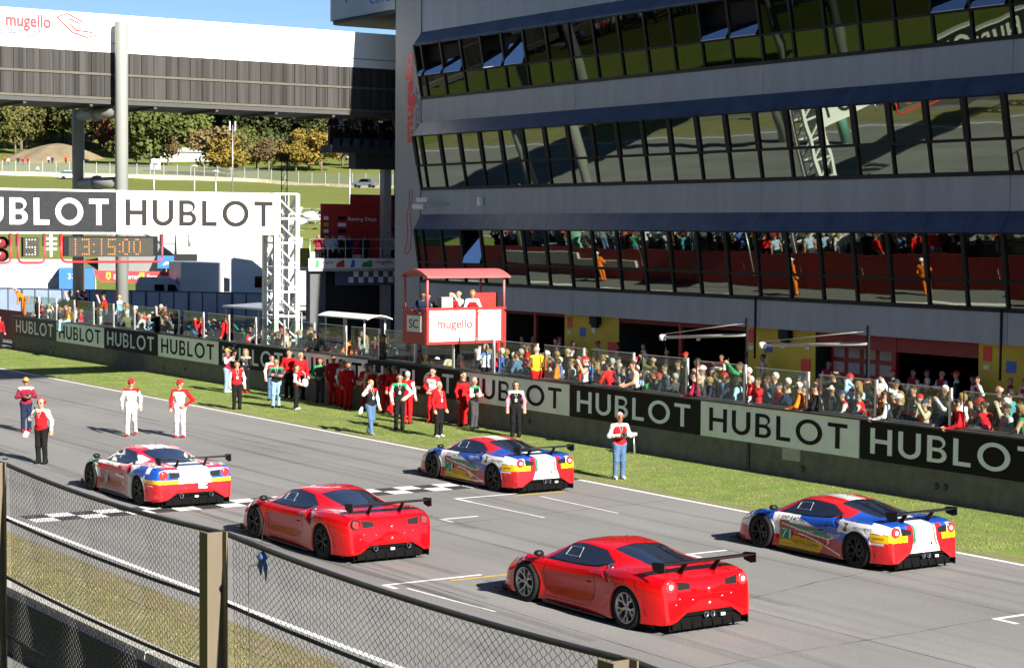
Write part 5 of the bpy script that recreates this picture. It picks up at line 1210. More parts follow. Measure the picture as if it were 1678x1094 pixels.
mb = MB(); mb.box(-.075, .075, .095, .108, .17, .20); mb.box(-.085, -.075, .0, .1, .18, .195); mb.box(.075, .085, .0, .1, .18, .195); GLASSES = mb.mesh('sunglasses')
mb = MB(); mb.lathe([(0, -.025), (.045, -.022), (.05, 0), (.04, .02), (0, .022)], 14, 'x', (-.1, -.005, .185)); mb.lathe([(0, -.022), (.04, -.02), (.05, 0), (.045, .022), (0, .025)], 14, 'x', (.1, -.005, .185)); mb.tube([(.1*math.cos(R(a)), -.005, .19+.12*math.sin(R(a))) for a in range(0, 181, 15)], .011, 6); HEADSET = mb.mesh('headset')
mb = MB(); mb.box(-.07, .07, -.035, .035, -.045, .045); mb.box(-.03, .03, -.03, .02, .045, .07); mb.lathe([(.036, .03), (.04, .12), (.034, .125), (.0, .115)], 16, 'y'); CAMERA = mb.mesh('camera_body')
mb = MB(); mb.box(-.06, .06, -.26, .16, -.08, .10); mb.lathe([(.045, .15), (.06, .30), (.05, .31), (0, .29)], 16, 'y'); mb.box(-.035, .035, -.40, -.26, -.09, .07); mb.box(.06, .12, -.02, .10, .02, .08); mb.beam((-.02, -.15, .10), (-.02, .1, .16), .03); mb.tube([(0, .12, .16), (0, .12, .24), (0, .22, .25)], .022, 8); VIDCAM = mb.mesh('video_camera_body')
mb = MB(); mb.lathe([(.014, -.11), (.016, .02), (.028, .05), (.03, .085), (.015, .11), (0, .112)], 12); MICRO = mb.mesh('microphone_body')
mb = MB(); mb.box(-.038, .038, -.005, .005, -.075, .075); PHONE = mb.mesh('phone_body')
mb = MB(); mb.tube([(-.055, .07, .0), (-.03, .125, -.13), (0, .135, -.24), (.03, .125, -.13), (.055, .07, .0)], .006, 5); mb.box(-.035, .035, .130, .138, -.34, -.24); LANYARD = mb.mesh('lanyard'); LANYARD.materials.append(M['cloth_white'])
for me_ in (GLASSES, HEADSET, CAMERA, VIDCAM, MICRO, PHONE): me_.materials.append(M['device_black'])
def person(label, loc, rz, pose='stand', fit=('skin_light', 'red', 'red', 'black', 'black', None), hair=('short', 'brown'), fine=False, ht=1.76, female=False, bulk=1.0, group=None, extra=(), cat='person'):
    me, Hm = body_mesh(pose, fine, female, bulk); o = bpy.data.objects.new('person', me); COL.objects.link(o); s_ = ht/1.765
    o.location = loc; o.rotation_euler = (0, 0, rz); o.scale = (s_, s_, s_); tag(o, label, cat, group)
    cl = lambda n: M[n] if n in M else M['cloth_'+n]
    ms = [cl(fit[0]), cl(fit[1]), cl(fit[2]), cl(fit[3]), cl(fit[4]), cl(fit[5] or fit[1]), M['eye_dark']]
    for i, m_ in enumerate(ms): o.material_slots[i].link = 'OBJECT'; o.material_slots[i].material = m_
    if hair:
        c = link({'cap': 'cap', 'helmet': 'helmet'}.get(hair[0], 'hair'), hair_mesh(hair[0]), M['hair_'+hair[1]], o); c.matrix_local = Hm
    for e in extra:
        if e == 'glasses': link('sunglasses', GLASSES, None, o).matrix_local = Hm
        if e == 'headset': link('headset', HEADSET, None, o).matrix_local = Hm
        if e == 'badge':
            c = link('lanyard', LANYARD, None, o); c.matrix_local = Matrix.Translation((0, .0, 1.47))
        if e == 'red_headset': link('headset', HEADSET, M['cloth_red'], o).matrix_local = Hm
    return o
def held(person_o, mesh, name, at, label, cat, rot=(0, 0, 0), group=None):
    """a thing in somebody's hands: an object of its own, placed at their hands"""
    o = link(name, mesh, None); m = Matrix.Translation(Vector(person_o.location)) @ Matrix.Rotation(person_o.rotation_euler.z, 4, 'Z') @ Matrix.Diagonal((*person_o.scale, 1))
    o.location = m @ Vector(at); o.rotation_euler = (rot[0], rot[1], rot[2]+person_o.rotation_euler.z); return tag(o, label, cat, group)
# ------------------------------------------------------------------ people on the grid and the grass
def toward(loc, tgt=(0, 0)): return math.atan2(-(tgt[0]-loc[0]), tgt[1]-loc[1])
CAMP = (0, 0)
GP = 'people standing on the grid and the grass'
def gperson(label, x, y, pose, fit, hair, turn=0, **kw):
    z = .004 if x < 29.9 else .0
    return person(label, (x, y, z), toward((x, y))+R(turn), pose, fit, hair, True, group=GP, **kw)
p = gperson('cameraman in maroon and white jacket and tan cap behind the man with the microphone', 21.27, 60.69, 'chest_camera', ('skin_mid', 'maroon', 'maroon', 'navy', 'red', 'white'), ('cap', 'tan_cap'), 10, ht=1.76)
held(p, CAMERA, 'photo_camera', (0, .32, 1.24), 'black camera held at the chest by the man in the tan cap', 'camera')
p = gperson('man in red polo shirt with red headset talking into a microphone at far left', 18.77, 52.30, 'mic', ('skin_light', 'red', 'white', 'black', 'black', 'white'), ('bald', 'grey'), -32, ht=1.85, bulk=1.06, extra=('red_headset', 'badge'))
held(p, MICRO, 'microphone', (.02, .27, 1.47), 'black microphone at the mouth of the man in the red polo', 'microphone', (R(-25), 0, 0))
mb = MB(); mb.prism([(-.11, -.08), (.09, -.09), (.10, .07), (-.09, .09)], -.01, .01); b = mb.build('paper_sheets', M['paper_white']); b.location = p.location+Vector((-.42, .05, .86)); b.rotation_euler = (.3, .2, .6); tag(b, 'white papers in the lowered hand of the man with the microphone', 'papers')
gperson('driver in white and red racing suit and red cap, left of the walking pair', 23.78, 58.0, 'walk', ('skin_light', 'white', 'white', 'white', 'red', 'red'), ('cap', 'red'), -6, ht=1.82, extra=('glasses',))
gperson('driver in white and red racing suit and red cap, right of the walking pair', 24.9, 56.75, 'hips', ('skin_light', 'white', 'red', 'white', 'red', 'red'), ('cap', 'red'), -16, ht=1.84)
p = gperson('television cameraman in maroon vest and jeans with camera on his shoulder', 33.46, 71.56, 'shoulder_cam', ('skin_mid', 'maroon', 'white', 'pale_denim', 'white', 'maroon'), ('cap', 'tan_cap'), 62, ht=1.78)
held(p, VIDCAM, 'television_camera', (-.20, .05, 1.66), 'black television camera on the shoulder of the man in the maroon vest', 'camera')
gperson('woman with long blond hair in dark jacket and red shoes beside the television cameraman', 34.0, 70.96, 'clasp', ('skin_light', 'dark_grey', 'black', 'black', 'red', 'beige'), ('long', 'blond'), -38, ht=1.78, female=True, extra=('badge',))
gperson('man in red jacket with white sleeves standing alone in front of the blond woman', 30.6, 64.6, 'stand', ('skin_light', 'red', 'white', 'black', 'black', 'red'), ('short', 'brown'), 8, ht=1.78, extra=('badge',))
gperson('man in black and green jacket and pale jeans with arms folded', 32.18, 64.58, 'cross', ('skin_mid', 'black', 'dark_grey', 'pale_denim', 'black', 'green'), ('bald', 'brown'), 6, ht=1.82, extra=('badge',))
gperson('person in red and white half hidden behind the man with folded arms', 33.4, 67.4, 'stand', ('skin_light', 'red', 'white', 'denim', 'black', 'white'), ('short', 'black'), 20, ht=1.76)
gperson('man in bright red jacket, left of the pair against the pale banner', 34.5, 68.1, 'clasp', ('skin_light', 'red', 'red', 'black', 'black', 'red'), ('short', 'brown'), -20, ht=1.90)
gperson('bald man in bright red jacket, right of the pair against the pale banner', 34.55, 67.2, 'stand', ('skin_light', 'red', 'red', 'black', 'black', 'red'), ('bald', 'grey'), 30, ht=1.86)
gperson('woman in red jacket with white sleeves and black trousers carrying a white bag', 32.5, 63.56, 'clasp', ('skin_light', 'red', 'white', 'black', 'white', 'red'), ('long', 'brown'), 75, ht=1.66, female=True)
mb = MB(); mb.lathe([(0, -.17), (.10, -.16), (.145, -.05), (.13, .06), (.09, .12), (0, .13)], 18); b = mb.build('shoulder_bag', M['cloth_white'], None, (32.75, 63.35, 1.02), None, (.9, .8, 1)); tag(b, 'round white bag at the hip of the woman in red', 'bag')
mb = MB(); mb.tube([(0, .0, .12), (.02, .02, .3), (-.10, .08, .42)], .012, 5); mb.build('strap', M['cloth_white'], b)
shade = [(34.55, 65.6, 'clasp', 'dark_grey', 'green', 'dark_grey', 'long', 'brown', 'woman in grey and green jacket with hands clasped at the left of the shaded group', True),
         (34.75, 64.9, 'stand', 'red', 'red', 'red', 'short', 'black', 'man in red suit second from the left in the shaded group', False),
         (34.7, 64.2, 'stand', 'maroon', 'maroon', 'red', 'short', 'black', 'man in dark red suit third from the left in the shaded group', False),
         (34.5, 63.6, 'hips', 'red', 'white', 'red', 'bald', 'grey', 'man in red suit with white sleeves and hand on hip in the shade', False),
         (34.3, 62.9, 'stand', 'red', 'red', 'red', 'short', 'brown', 'mechanic in plain red overalls in the middle of the shaded group', False),
         (34.75, 62.3, 'cross', 'red', 'red', 'red', 'short', 'black', 'mechanic in red overalls with folded arms against the shaded banner', False),
         (34.55, 61.6, 'stand', 'red', 'beige', 'red', 'short', 'brown', 'mechanic in red overalls with beige shoulders in the shade', False),
         (34.72, 60.8, 'clasp', 'maroon', 'red', 'red', 'short', 'black', 'mechanic in maroon top and red trousers in the shade', False),
         (34.6, 60.0, 'stand', 'red', 'red', 'red', 'bald', 'brown', 'mechanic in red overalls at the right end of the shaded group', False)]
for (x, y, ps, t_, ac, lg, hs, hc_, lb, fm) in shade: gperson(lb, x, y, ps, ('skin_mid', t_, t_ if ac == t_ else ac, lg, 'black', ac), (hs, hc_), rng.uniform(-25, 25), ht=1.74+rng.uniform(-.05, .12), female=fm)
p = gperson('man in black jacket with white sleeves and jeans walking while on the phone', 30.61, 54.6, 'phone', ('skin_light', 'black', 'white', 'denim', 'grey', 'red'), ('bald', 'grey'), 40, ht=1.80, extra=('badge',))
held(p, PHONE, 'mobile_phone', (.125, .10, 1.66), 'dark mobile phone at the ear of the walking man', 'phone', (R(15), R(20), R(60)))
mb = MB(); mb.prism([(-.12, -.05), (-.05, -.14), (.13, -.06), (.10, .10), (-.06, .12)], -.02, .02); b = mb.build('helmet_bag', M['paper_white'], None, (30.33, 54.72, .80), (0.3, .2, .7)); tag(b, 'white folder swinging in the hand of the man on the phone', 'folder')
gperson('man in black vest with white and green sleeves and black trousers facing the camera', 32.3, 55.66, 'hips', ('skin_light', 'black', 'white', 'black', 'black', 'green'), ('short', 'brown'), 6, ht=1.84, extra=('badge',))
gperson('person in red and white racing suit close behind the man in the black vest', 33.45, 57.1, 'stand', ('skin_light', 'red', 'white', 'red', 'black', 'red'), ('short', 'grey'), 150, ht=1.80)
gperson('tall driver with beard in red and white racing suit behind the grey haired man', 34.4, 57.0, 'clasp', ('skin_light', 'white', 'red', 'red', 'red', 'red'), ('short', 'black'), -30, ht=1.90)
gperson('grey haired man in plain red jacket and black trousers with white shoes', 32.16, 52.9, 'stand', ('skin_light', 'red', 'red', 'black', 'white', 'red'), ('short', 'grey'), 48, ht=1.78, extra=('badge',))
gperson('woman in red racing suit against the pale banner behind the man with crossed arms', 34.7, 55.5, 'stand', ('skin_light', 'red', 'red', 'red', 'black', 'black'), ('short', 'black'), 40, ht=1.86, female=True)
gperson('man in black polo with green and white shoulders and crossed arms by the wall', 34.55, 54.55, 'cross', ('skin_mid', 'black', 'white', 'dark_grey', 'black', 'green'), ('short', 'grey'), 55, ht=1.72)
gperson('man in black jacket with red and white sleeves and headset standing by the banner', 34.32, 51.68, 'stand', ('skin_light', 'black', 'pink', 'black', 'black', 'white'), ('short', 'brown'), 2, ht=1.80, extra=('headset', 'glasses', 'badge'))
p = gperson('photographer in red vest with white sleeves and jeans on the grass', 30.88, 41.47, 'chest_camera', ('skin_tan', 'red', 'white', 'denim', 'white', 'white'), ('short', 'grey'), 22, ht=1.80, bulk=1.03, extra=('badge',))
held(p, CAMERA, 'photo_camera', (.0, .32, 1.22), 'black photo camera in the hands of the photographer in the red vest', 'camera')
p = gperson('marshal in red vest and black trousers at the far left end of the wall', 34.6, 102.9, 'stand', ('skin_mid', 'red', 'maroon', 'black', 'black', 'red'), ('short', 'black'), 30, ht=1.80)
k = thing('equipment_bag', 'dark bag and folded white stool lying on the grass by the wall', 'bag', (34.75, 46.0, 0), R(20))
mb = MB(); mb.lathe([(0, 0), (.14, .0), (.17, .10), (.13, .22), (0, .25)], 14); mb.build('bag', M['cloth_black'], k, (.1, .45, 0), None, (1.1, 1.4, 1)); mb = MB(); mb.tube([(0, 0, .03), (.05, .05, .62)], .022, 7); mb.tube([(.08, .02, .03), (.12, .1, .58)], .022, 7); mb.build('folded_legs', M['galv'], k, (0, -.05, 0)); mb = MB(); mb.box(-.02, .16, 0, .18, .55, .64); mb.build('seat', M['cloth_white'], k, (0, -.05, 0))

# ------------------------------------------------------------------ raised red cab on the pit wall
mat('cab_red', (.33, .018, .014), .45, var=.12, scale=3); mat('cab_roof', (.42, .10, .10), .5, var=.1, scale=2)
cb = thing('observation_cab', 'raised red cab with white lettered panels and arched roof above the wall', 'cab', (34.1, 56.92, 2.70))
CW, CD = 3.22, 1.58
mb = MB(); mb.box(0, CW, 0, CD, 0, .08); mb.build('floor', M['cab_red'], cb)
for (a, b_) in ((.07, 1.95), (2.07, 3.02)):
    mb = MB(); mb.box(a, b_, -.03, .0, .10, 1.18); pn = mb.build('front_panel', M['gantry_white'], cb)
    if a < 1: link('lettering', ftext('mugello', 1.42, .42, .003, 0, .012), M['sign_red'], pn, (1.12, -.035, .66)); link('lettering', ftext('CIRCUIT', 1.0, .10, .003, -.4), M['concrete'], pn, (.95, -.035, .36))
for x in (.02, 2.01, 3.08): mb = MB(); mb.box(x-.05, x+.05, -.05, .04, 0, 1.24); mb.build('upright', M['cab_red'], cb)
mb = MB(); mb.box(3.12, CW, -.05, .05, -.25, 1.1); mb.build('upright', M['cab_red'], cb)
mb = MB(); mb.box(-.05, CW, -.06, .05, 1.19, 1.27); mb.build('front_rail', M['cab_red'], cb)
mb = MB(); mb.box(-.04, .03, .05, CD, .02, 1.15); mb.build('side_panel', M['cab_red'], cb)
mb = MB(); mb.box(-.06, -.042, .30, 1.25, .42, .98); sp = mb.build('letter_board', M['gantry_white'], cb); link('lettering', ftext('SC', .62, .30, .003), M['letter_black'], sp, (-.066, .78, .70), FACE_TRACK)
mb = MB(); mb.box(-.06, .05, .05, CD, 1.19, 1.25); mb.build('side_rail', M['cab_red'], cb)
mb = MB(); mb.box(CW-.05, CW, .05, CD, .02, 1.15); mb.build('side_panel', M['cab_red'], cb); mb = MB(); mb.box(0, CW, CD-.05, CD, .02, 1.15); mb.build('back_panel', M['cab_red'], cb)
for (x, y) in ((.03, .02), (CW-.05, .02), (.03, CD-.03), (CW-.05, CD-.03)): mb = MB(); mb.tube([(x, y, 1.2), (x, y, 2.36)], .045, 8); mb.build('roof_post', M['cab_roof'], cb)
n = 14; mb = MB()      # arched roof: bows over the cab's depth
prof = [(-.16+(CD+.32)*i/n, 2.26+.34*math.sin(math.pi*(.08+.84*i/n))) for i in range(n+1)]
mb.prism(prof+[(y, z-.05) for y, z in prof[::-1]], -.08, CW+.12, 'yz'); mb.build('roof', M['cab_roof'], cb)
mb = MB(); mb.box(2.25, 3.2, .45, .8, 1.1, 1.75); mb.build('locker', M['cab_red'], cb)
mb = MB(); mb.box(.75, 1.2, .25, .5, 1.25, 1.62); mb.build('monitor_back', M['concrete'], cb)
mb = MB(); mb.tube([(CW-.2, .1, -2.7), (CW-.2, .1, 0)], .10, 12); mb.build('support_post', M['cab_red'], cb); mb = MB(); mb.box(1.75, 2.0, .8, 1.1, -1.9, 0); mb.build('support_post', M['frame_black'], cb)
CG = 'officials in the red cab'
def cperson(lb, x, y, pose, fit, hair, turn=0, **kw): return person(lb, (34.1+x*.95, 56.92+y*.75, 2.78), toward((35, 57), (10, 38))+R(turn), pose, fit, hair, False, group=CG, **kw)
cperson('man in dark suit leaning on the left rail of the red cab', .30, 1.0, 'lean', ('skin_dark', 'navy', 'navy', 'black', 'black', None), ('short', 'black'), 25, ht=1.74)
cperson('person in dark jacket and white shirt second from the left in the red cab', .68, 1.35, 'stand', ('skin_mid', 'white', 'black', 'black', 'black', 'black'), ('short', 'black'), 0, ht=1.66)
cperson('official in red jacket and sunglasses in the red cab', 1.42, .75, 'lean', ('skin_light', 'red', 'red', 'black', 'black', None), ('short', 'grey'), 10, ht=1.70, extra=('glasses',))
p = cperson('official in white and black jacket taking a picture from the red cab', 1.80, .9, 'eye_camera', ('skin_light', 'dark_grey', 'white', 'black', 'black', 'white'), ('bald', 'grey'), -35, ht=1.74)
held(p, CAMERA, 'photo_camera', (0, .26, 1.60), 'black photo camera held at the eye of the official in the red cab', 'camera')
cperson('official with blond hair in red and white jacket at the right of the red cab', 2.22, .65, 'lean', ('skin_light', 'red', 'white', 'black', 'black', 'white'), ('curly', 'blond'), 35, ht=1.78)

# white canopy on the wall, left of the cab
cn = thing('timing_canopy', 'small white canopy on posts above the wall left of the red cab', 'canopy', (35.6, 65.6, 1.86))
prof = [(-.55+1.1*i/10, 1.35+.20*math.sin(math.pi*(.1+.8*i/10))) for i in range(11)]
mb = MB(); mb.prism(prof+[(a, z-.04) for a, z in prof[::-1]], -1.9, 2.1, 'xz'); mb.build('roof', M['gantry_white'], cn, (.5, 0, 0))
for (x, y) in ((.05, -1.5), (.05, 1.6), (.05, .1), (.95, -1.5), (.95, 1.6)): mb = MB(); mb.tube([(x, y, -.05), (x, y, 1.4)], .035, 8); mb.build('post', M['gantry_white'], cn)
mb = MB(); mb.box(.3, .8, -.6, -.1, .2, .65); mb.build('screen', M['device_black'], cn)
c2 = thing('glass_awning', 'flat grey glass awning above the crowd left of the gantry tower', 'awning', (37.6, 76.6, 1.8))
mb = MB(); mb.hexa([(-.9, -2.2, 1.35), (.9, -2.2, 1.35), (.9, 2.4, 1.35), (-.9, 2.4, 1.35)], [(-.9, -2.2, 1.42), (.9, -2.2, 1.52), (.9, 2.4, 1.52), (-.9, 2.4, 1.42)]); mb.build('roof', M['alu'], c2)
for (x, y) in ((-.8, -2), (.8, -2), (-.8, 2.2), (.8, 2.2)): mb = MB(); mb.tube([(x, y, -1.0), (x, y, 1.4)], .03, 7); mb.build('post', M['alu'], c2)
# boom arms of the pit equipment over the crowd
mat('boom', (.42, .40, .34), .45, metal=.3)
for (x, y, L_, an, lb) in ((40.6, 49.4, 4.4, 168, 'pale equipment boom with lamp reaching out over the crowd, farther of two'), (40.7, 44.1, 4.8, 170, 'pale equipment boom with lamp reaching out over the crowd, nearer of two')):
    bm_ = thing('equipment_boom', lb, 'boom', (x, y, 0), 0)
    # arm runs along the pit lane, tip with lamps towards the far end
    mb = MB(); mb.tube([(0, L_*.62, 3.05), (0, -L_*.38, 3.35)], .055, 8); mb.build('arm', M['boom'], bm_); mb = MB(); mb.tube([(0, L_*.60, 3.16), (0, -L_*.36, 3.72)], .018, 6); mb.build('stay', M['boom'], bm_)
    mb = MB(); mb.lathe([(0, -.12), (.11, -.1), (.13, .05), (.07, .1), (0, .1)], 12); mb.build('lamp', M['gantry_white'], bm_, (0, L_*.62, 3.05)); mb = MB(); mb.lathe([(0, -.05), (.06, -.04), (.06, .04), (0, .05)], 10); mb.build('lamp', M['gantry_white'], bm_, (0, L_*.18, 3.08))
    mb = MB(); mb.tube([(0, L_*.60, 3.0), (.05, L_*.58, 2.5), (0, L_*.60, 2.0)], .012, 5); mb.build('hose', M['frame_black'], bm_)
    mb = MB(); mb.box(-.04, .04, -L_*.38-.04, -L_*.38+.04, .003, 3.9); mb.build('mast', M['frame_black'], bm_)
# ------------------------------------------------------------------ crowd behind the glass of the pit wall
hair_words = {('short', 'black'): 'short black hair', ('short', 'brown'): 'short brown hair', ('short', 'grey'): 'short grey hair', ('bald', 'grey'): 'a bald head', ('long', 'blond'): 'long blond hair', ('long', 'brown'): 'long brown hair', ('curly', 'brown'): 'curly brown hair', ('curly', 'blond'): 'curly blond hair', ('short', 'white'): 'white hair', ('cap', 'red'): 'a red cap', ('cap', 'white_cap'): 'a white cap', ('cap', 'navy_cap'): 'a navy cap', ('cap', 'black_cap'): 'a black cap', ('long', 'black'): 'long black hair'}
pose_words = {'lean': 'leaning', 'raise': 'arm raised', 'photo_up': 'phone up', 'eye_camera': 'taking pictures', 'stand': 'standing', 'cross': 'arms folded', 'clasp': 'hands clasped', 'hips': 'hand on hip'}
tops = [('red', 5), ('white', 4), ('black', 5), ('navy', 4), ('dark_grey', 3), ('grey', 2), ('blue', 2), ('light_blue', 2), ('olive', 2), ('beige', 2), ('denim', 2), ('teal', 1), ('maroon', 1), ('green', 1), ('orange', 1), ('brown', 1), ('pink', 1)]
TW = [t for t, n in tops for _ in range(n)]; HW = [h for h in hair_words for _ in range(1 if h[0] == 'long' else 2)]; used_labels = set()
def rand_person(loc, rz, where, poses, group, ht=None, fine=False):
    for _ in range(60):
        t_ = random.choice(TW); hr = random.choice(HW); ps = random.choice(poses)
        lb = 'spectator in %s top, %s, %s, %s' % (t_.replace('_', ' '), hair_words[hr].replace('a ', ''), pose_words[ps], where)
        if lb not in used_labels: break
    used_labels.add(lb)
    where = where.split(', ')[-1]
    sl = t_ if random.random() < .6 else random.choice(['white', 'black', 'skin_light', t_]); fm = hr[0] == 'long'
    o = person(lb, loc, rz, ps, (random.choice(['skin_light', 'skin_light', 'skin_mid', 'skin_tan']), t_, sl, random.choice(['denim', 'black', 'navy', 'dark_grey']), 'black', None), hr, fine, ht or random.uniform(1.60, 1.86), fm, group=group, extra=('glasses',) if random.random() < .35 else ())
    if ps == 'photo_up': held(o, PHONE, 'mobile_phone', (0, .38, 1.86), 'phone above the ' + ','.join(lb.split(',')[:2]) + ', ' + where, 'phone', (0, R(90), 0), 'phones held up by spectators')
    if ps == 'eye_camera': held(o, CAMERA, 'photo_camera', (0, .27, 1.60), 'camera of the ' + ','.join(lb.split(',')[:2]) + ', ' + where, 'camera', (0, 0, 0), 'cameras used by spectators')
    return o
PL = XW+.42
nscr = len(screens)
def scr_word(y):
    for i, o in enumerate(screens):
        if o.location.y-.45 <= y < o.location.y+2.2: return ('%s screen from right' % ordn[i]) if i < 13 else ('%s screen from left' % ordn[nscr-1-i])
    return 'beyond the screens'
CRG = 'spectators behind the pit wall glass'
y = 29.6
while y < 101:
    near = y < 56.4
    in_cab = 56.6 < y < 61.5
    for row in range(3):
        pr_ = ((.95, .85, .5) if near else ((.8, .5, .25) if not in_cab else (.5, .12, 0)))[row]
        if random.random() < pr_:
            yy = y+rng.normal(0, .09)+row*.22; xx = (PL+.38, PL+.95, PL+1.6)[row]+rng.normal(0, .08)
            aim = rng.uniform(15, 75) if random.random() < .8 else rng.uniform(0, 100)
            rand_person((xx, yy, .80+(.16 if row == 2 else 0)), R(aim), ('front row, ', 'second row, ', 'back row, ')[row]+scr_word(yy), (['lean', 'lean', 'eye_camera', 'clasp', 'stand'], ['stand', 'eye_camera', 'photo_up', 'stand', 'stand', 'lean', 'cross', 'eye_camera', 'clasp'], ['stand', 'stand', 'photo_up', 'stand', 'cross', 'stand', 'clasp'])[row], CRG)
    y += .56 if near else .9
# people in the gaps between the screens, on or over the wall
SG = 'people in the gaps between the glass screens'
def wperson(lb, y, pose, fit, hair, aim=60, x=None, z=.8, **kw): return person(lb, (x if x else XW+.50, y, z), R(aim), pose, fit, hair, True, group=SG, **kw)
wperson('photographer in blue vest and white shirt sitting on the wall right of the red cab', 55.2, 'eye_camera', ('skin_light', 'white', 'white', 'black', 'black', 'blue'), ('short', 'grey'), 20, XW+.30, 1.02)
wperson('marshal in yellow vest on the wall between two glass screens', 51.95, 'clasp', ('skin_light', 'yellow', 'brown', 'red', 'black', 'yellow'), ('bald', 'grey'), 0, XW+.18, 1.1, ht=1.80)
p = wperson('photographer in red cap and white vest leaning out between two screens', 49.28, 'eye_camera', ('skin_light', 'white', 'skin_light', 'black', 'black', 'black'), ('cap', 'red'), 70, XW+.22, .95)
held(p, CAMERA, 'photo_camera', (0, .27, 1.60), 'black photo camera of the photographer in the red cap on the wall', 'camera')
wperson('woman with long dark hair in white shirt leaning over the wall', 46.62, 'lean', ('skin_light', 'white', 'skin_light', 'black', 'black', None), ('long', 'brown'), 70, XW+.28, .98, female=True)
for (yy, t_, hr, ps, lb) in ((43.95, 'maroon', ('short', 'black'), 'lean', 'man in maroon jacket between two screens left of the pale boom'), (41.35, 'red', ('short', 'brown'), 'eye_camera', 'red clad photographer between two screens under the boom'), (38.75, 'black', ('short', 'black'), 'lean', 'man in black leaning out of the third gap from the right'), (36.15, 'navy', ('short', 'brown'), 'lean', 'boy in navy and white jacket leaning out of the second gap from the right'), (33.6, 'red', ('short', 'black'), 'lean', 'man in red jacket and sunglasses in the rightmost gap'), (36.55, 'orange', ('bald', 'grey'), 'stand', 'bald man in orange jacket behind the second gap from the right'), (39.4, 'orange', ('cap', 'white_cap'), 'lean', 'spectator in orange jacket and white cap beside the third gap')):
    wperson(lb, yy, ps, ('skin_light', t_, 'white' if t_ == 'navy' else t_, 'black', 'black', 'white' if t_ == 'navy' else None), hr, rng.uniform(40, 80), XW+.50, .82, extra=('glasses',) if 'sunglasses' in lb else ())
# far left: marshals and photographers on top of the wall
wperson('marshal in orange overalls bending forward on the far left end of the wall', 101.4, 'bend', ('skin_light', 'orange', 'orange', 'orange', 'black', 'maroon'), ('cap', 'white_cap'), 60, XW+.35, 1.85)
wperson('man in black standing on the wall beside the orange marshal', 99.3, 'stand', ('skin_light', 'black', 'black', 'black', 'black', None), ('short', 'black'), 70, XW+.3, 1.2, ht=1.7)
wperson('man in yellow and red top and jeans sitting on the wall with legs hanging', 94.2, 'sit', ('skin_light', 'yellow', 'brown', 'pale_denim', 'black', 'red'), ('short', 'brown'), 75, XW+.12, .98)
for (yy, t_, lb, ps, z) in ((83.4, 'black', 'man in black taking pictures on the wall over the fourth banner', 'eye_camera', 1.1), (81.2, 'dark_grey', 'cameraman in dark clothes on the wall right of the man in black', 'eye_camera', 1.1), (78.6, 'red', 'photographer in red leaning on the wall above the white banner', 'eye_camera', 1.0), (76.0, 'red', 'man in red jacket on the wall above the fifth banner', 'stand', 1.15), (73.2, 'white', 'man in white shirt on the wall just left of the gantry tower', 'clasp', 1.05), (67.4, 'black', 'person in black beside the white canopy', 'lean', .9), (62.3, 'dark_grey', 'man in dark shirt standing on the wall in the shade of the cab', 'stand', 1.0)):
    wperson(lb, yy, ps, ('skin_mid', t_, t_, 'black', 'black', None), ('short', 'black'), rng.uniform(30, 80), XW+.36, z)
for i, (yy, xx, t_, ps, hr) in enumerate(((97.6, 36.6, 'white', 'eye_camera', ('short', 'grey')), (96.6, 36.9, 'brown', 'eye_camera', ('short', 'brown')), (95.6, 36.7, 'navy', 'photo_up', ('cap', 'red')), (93.6, 36.8, 'white', 'eye_camera', ('short', 'black')), (92.4, 36.6, 'red', 'lean', ('short', 'brown')), (91.0, 36.7, 'light_blue', 'stand', ('bald', 'grey')), (89.6, 36.4, 'grey', 'stand', ('short', 'brown')), (88.8, 36.2, 'light_blue', 'clasp', ('long', 'blond')), (87.0, 37.2, 'beige', 'eye_camera', ('short', 'grey')), (86.0, 37.0, 'maroon', 'stand', ('short', 'black')))):
    person('spectator in %s top %s on the raised stand, %s from the left' % (t_.replace('_', ' '), pose_words[ps], ordn[i]), (xx, yy, 1.55 if i < 6 else 1.2), R(rng.uniform(30, 80)), ps, ('skin_light', t_, t_, 'denim', 'black', None), hr, False, 1.76, group='spectators on the raised stand at the far left')
rs = thing('raised_stand', 'low grey raised stand behind the far left end of the wall', 'platform', (36.9, 93.6, .8)); mb = MB(); mb.box(-.8, .9, -3.0, 4.6, 0, .72); mb.build('deck', M['concrete'], rs)
mb = MB(); mb.box(-.8, .9, -8.4, -3.02, 0, .38); mb.build('low_deck', M['concrete'], rs)
# mechanics in front of the garages
GG = 'team members in front of the garages'
mech = []
for i, px_ in enumerate([76.1, 75.0, 74.3, 72.8, 71.5, 70.8, 70.0, 69.5, 67.9, 66.5, 64.0, 61.9, 60.0, 58.7, 54.1, 50.9, 50.3, 49.6, 48.7, 48.0, 47.4, 46.7, 45.7, 45.0]):
    t_ = ['maroon', 'red', 'maroon', 'dark_grey', 'red', 'maroon', 'maroon', 'red'][i % 8]; ps = ['cross', 'stand', 'clasp', 'hips', 'stand', 'cross'][i % 6]
    person('team member in %s top, %s, %s from left before the garages' % (t_.replace('_', ' '), pose_words[ps], ordn[i]), (50.2+rng.uniform(-.8, .8), px_, .004), R(rng.uniform(40, 110)), ps, (['skin_light', 'skin_mid', 'skin_tan'][i % 3], t_, 'white' if t_ != 'dark_grey' else 'black', 'black', 'black', 'white' if i % 2 else None), [('short', 'black'), ('short', 'brown'), ('bald', 'grey'), ('cap', 'red')][i % 4], False, 1.70+.03*(i % 5), group=GG)
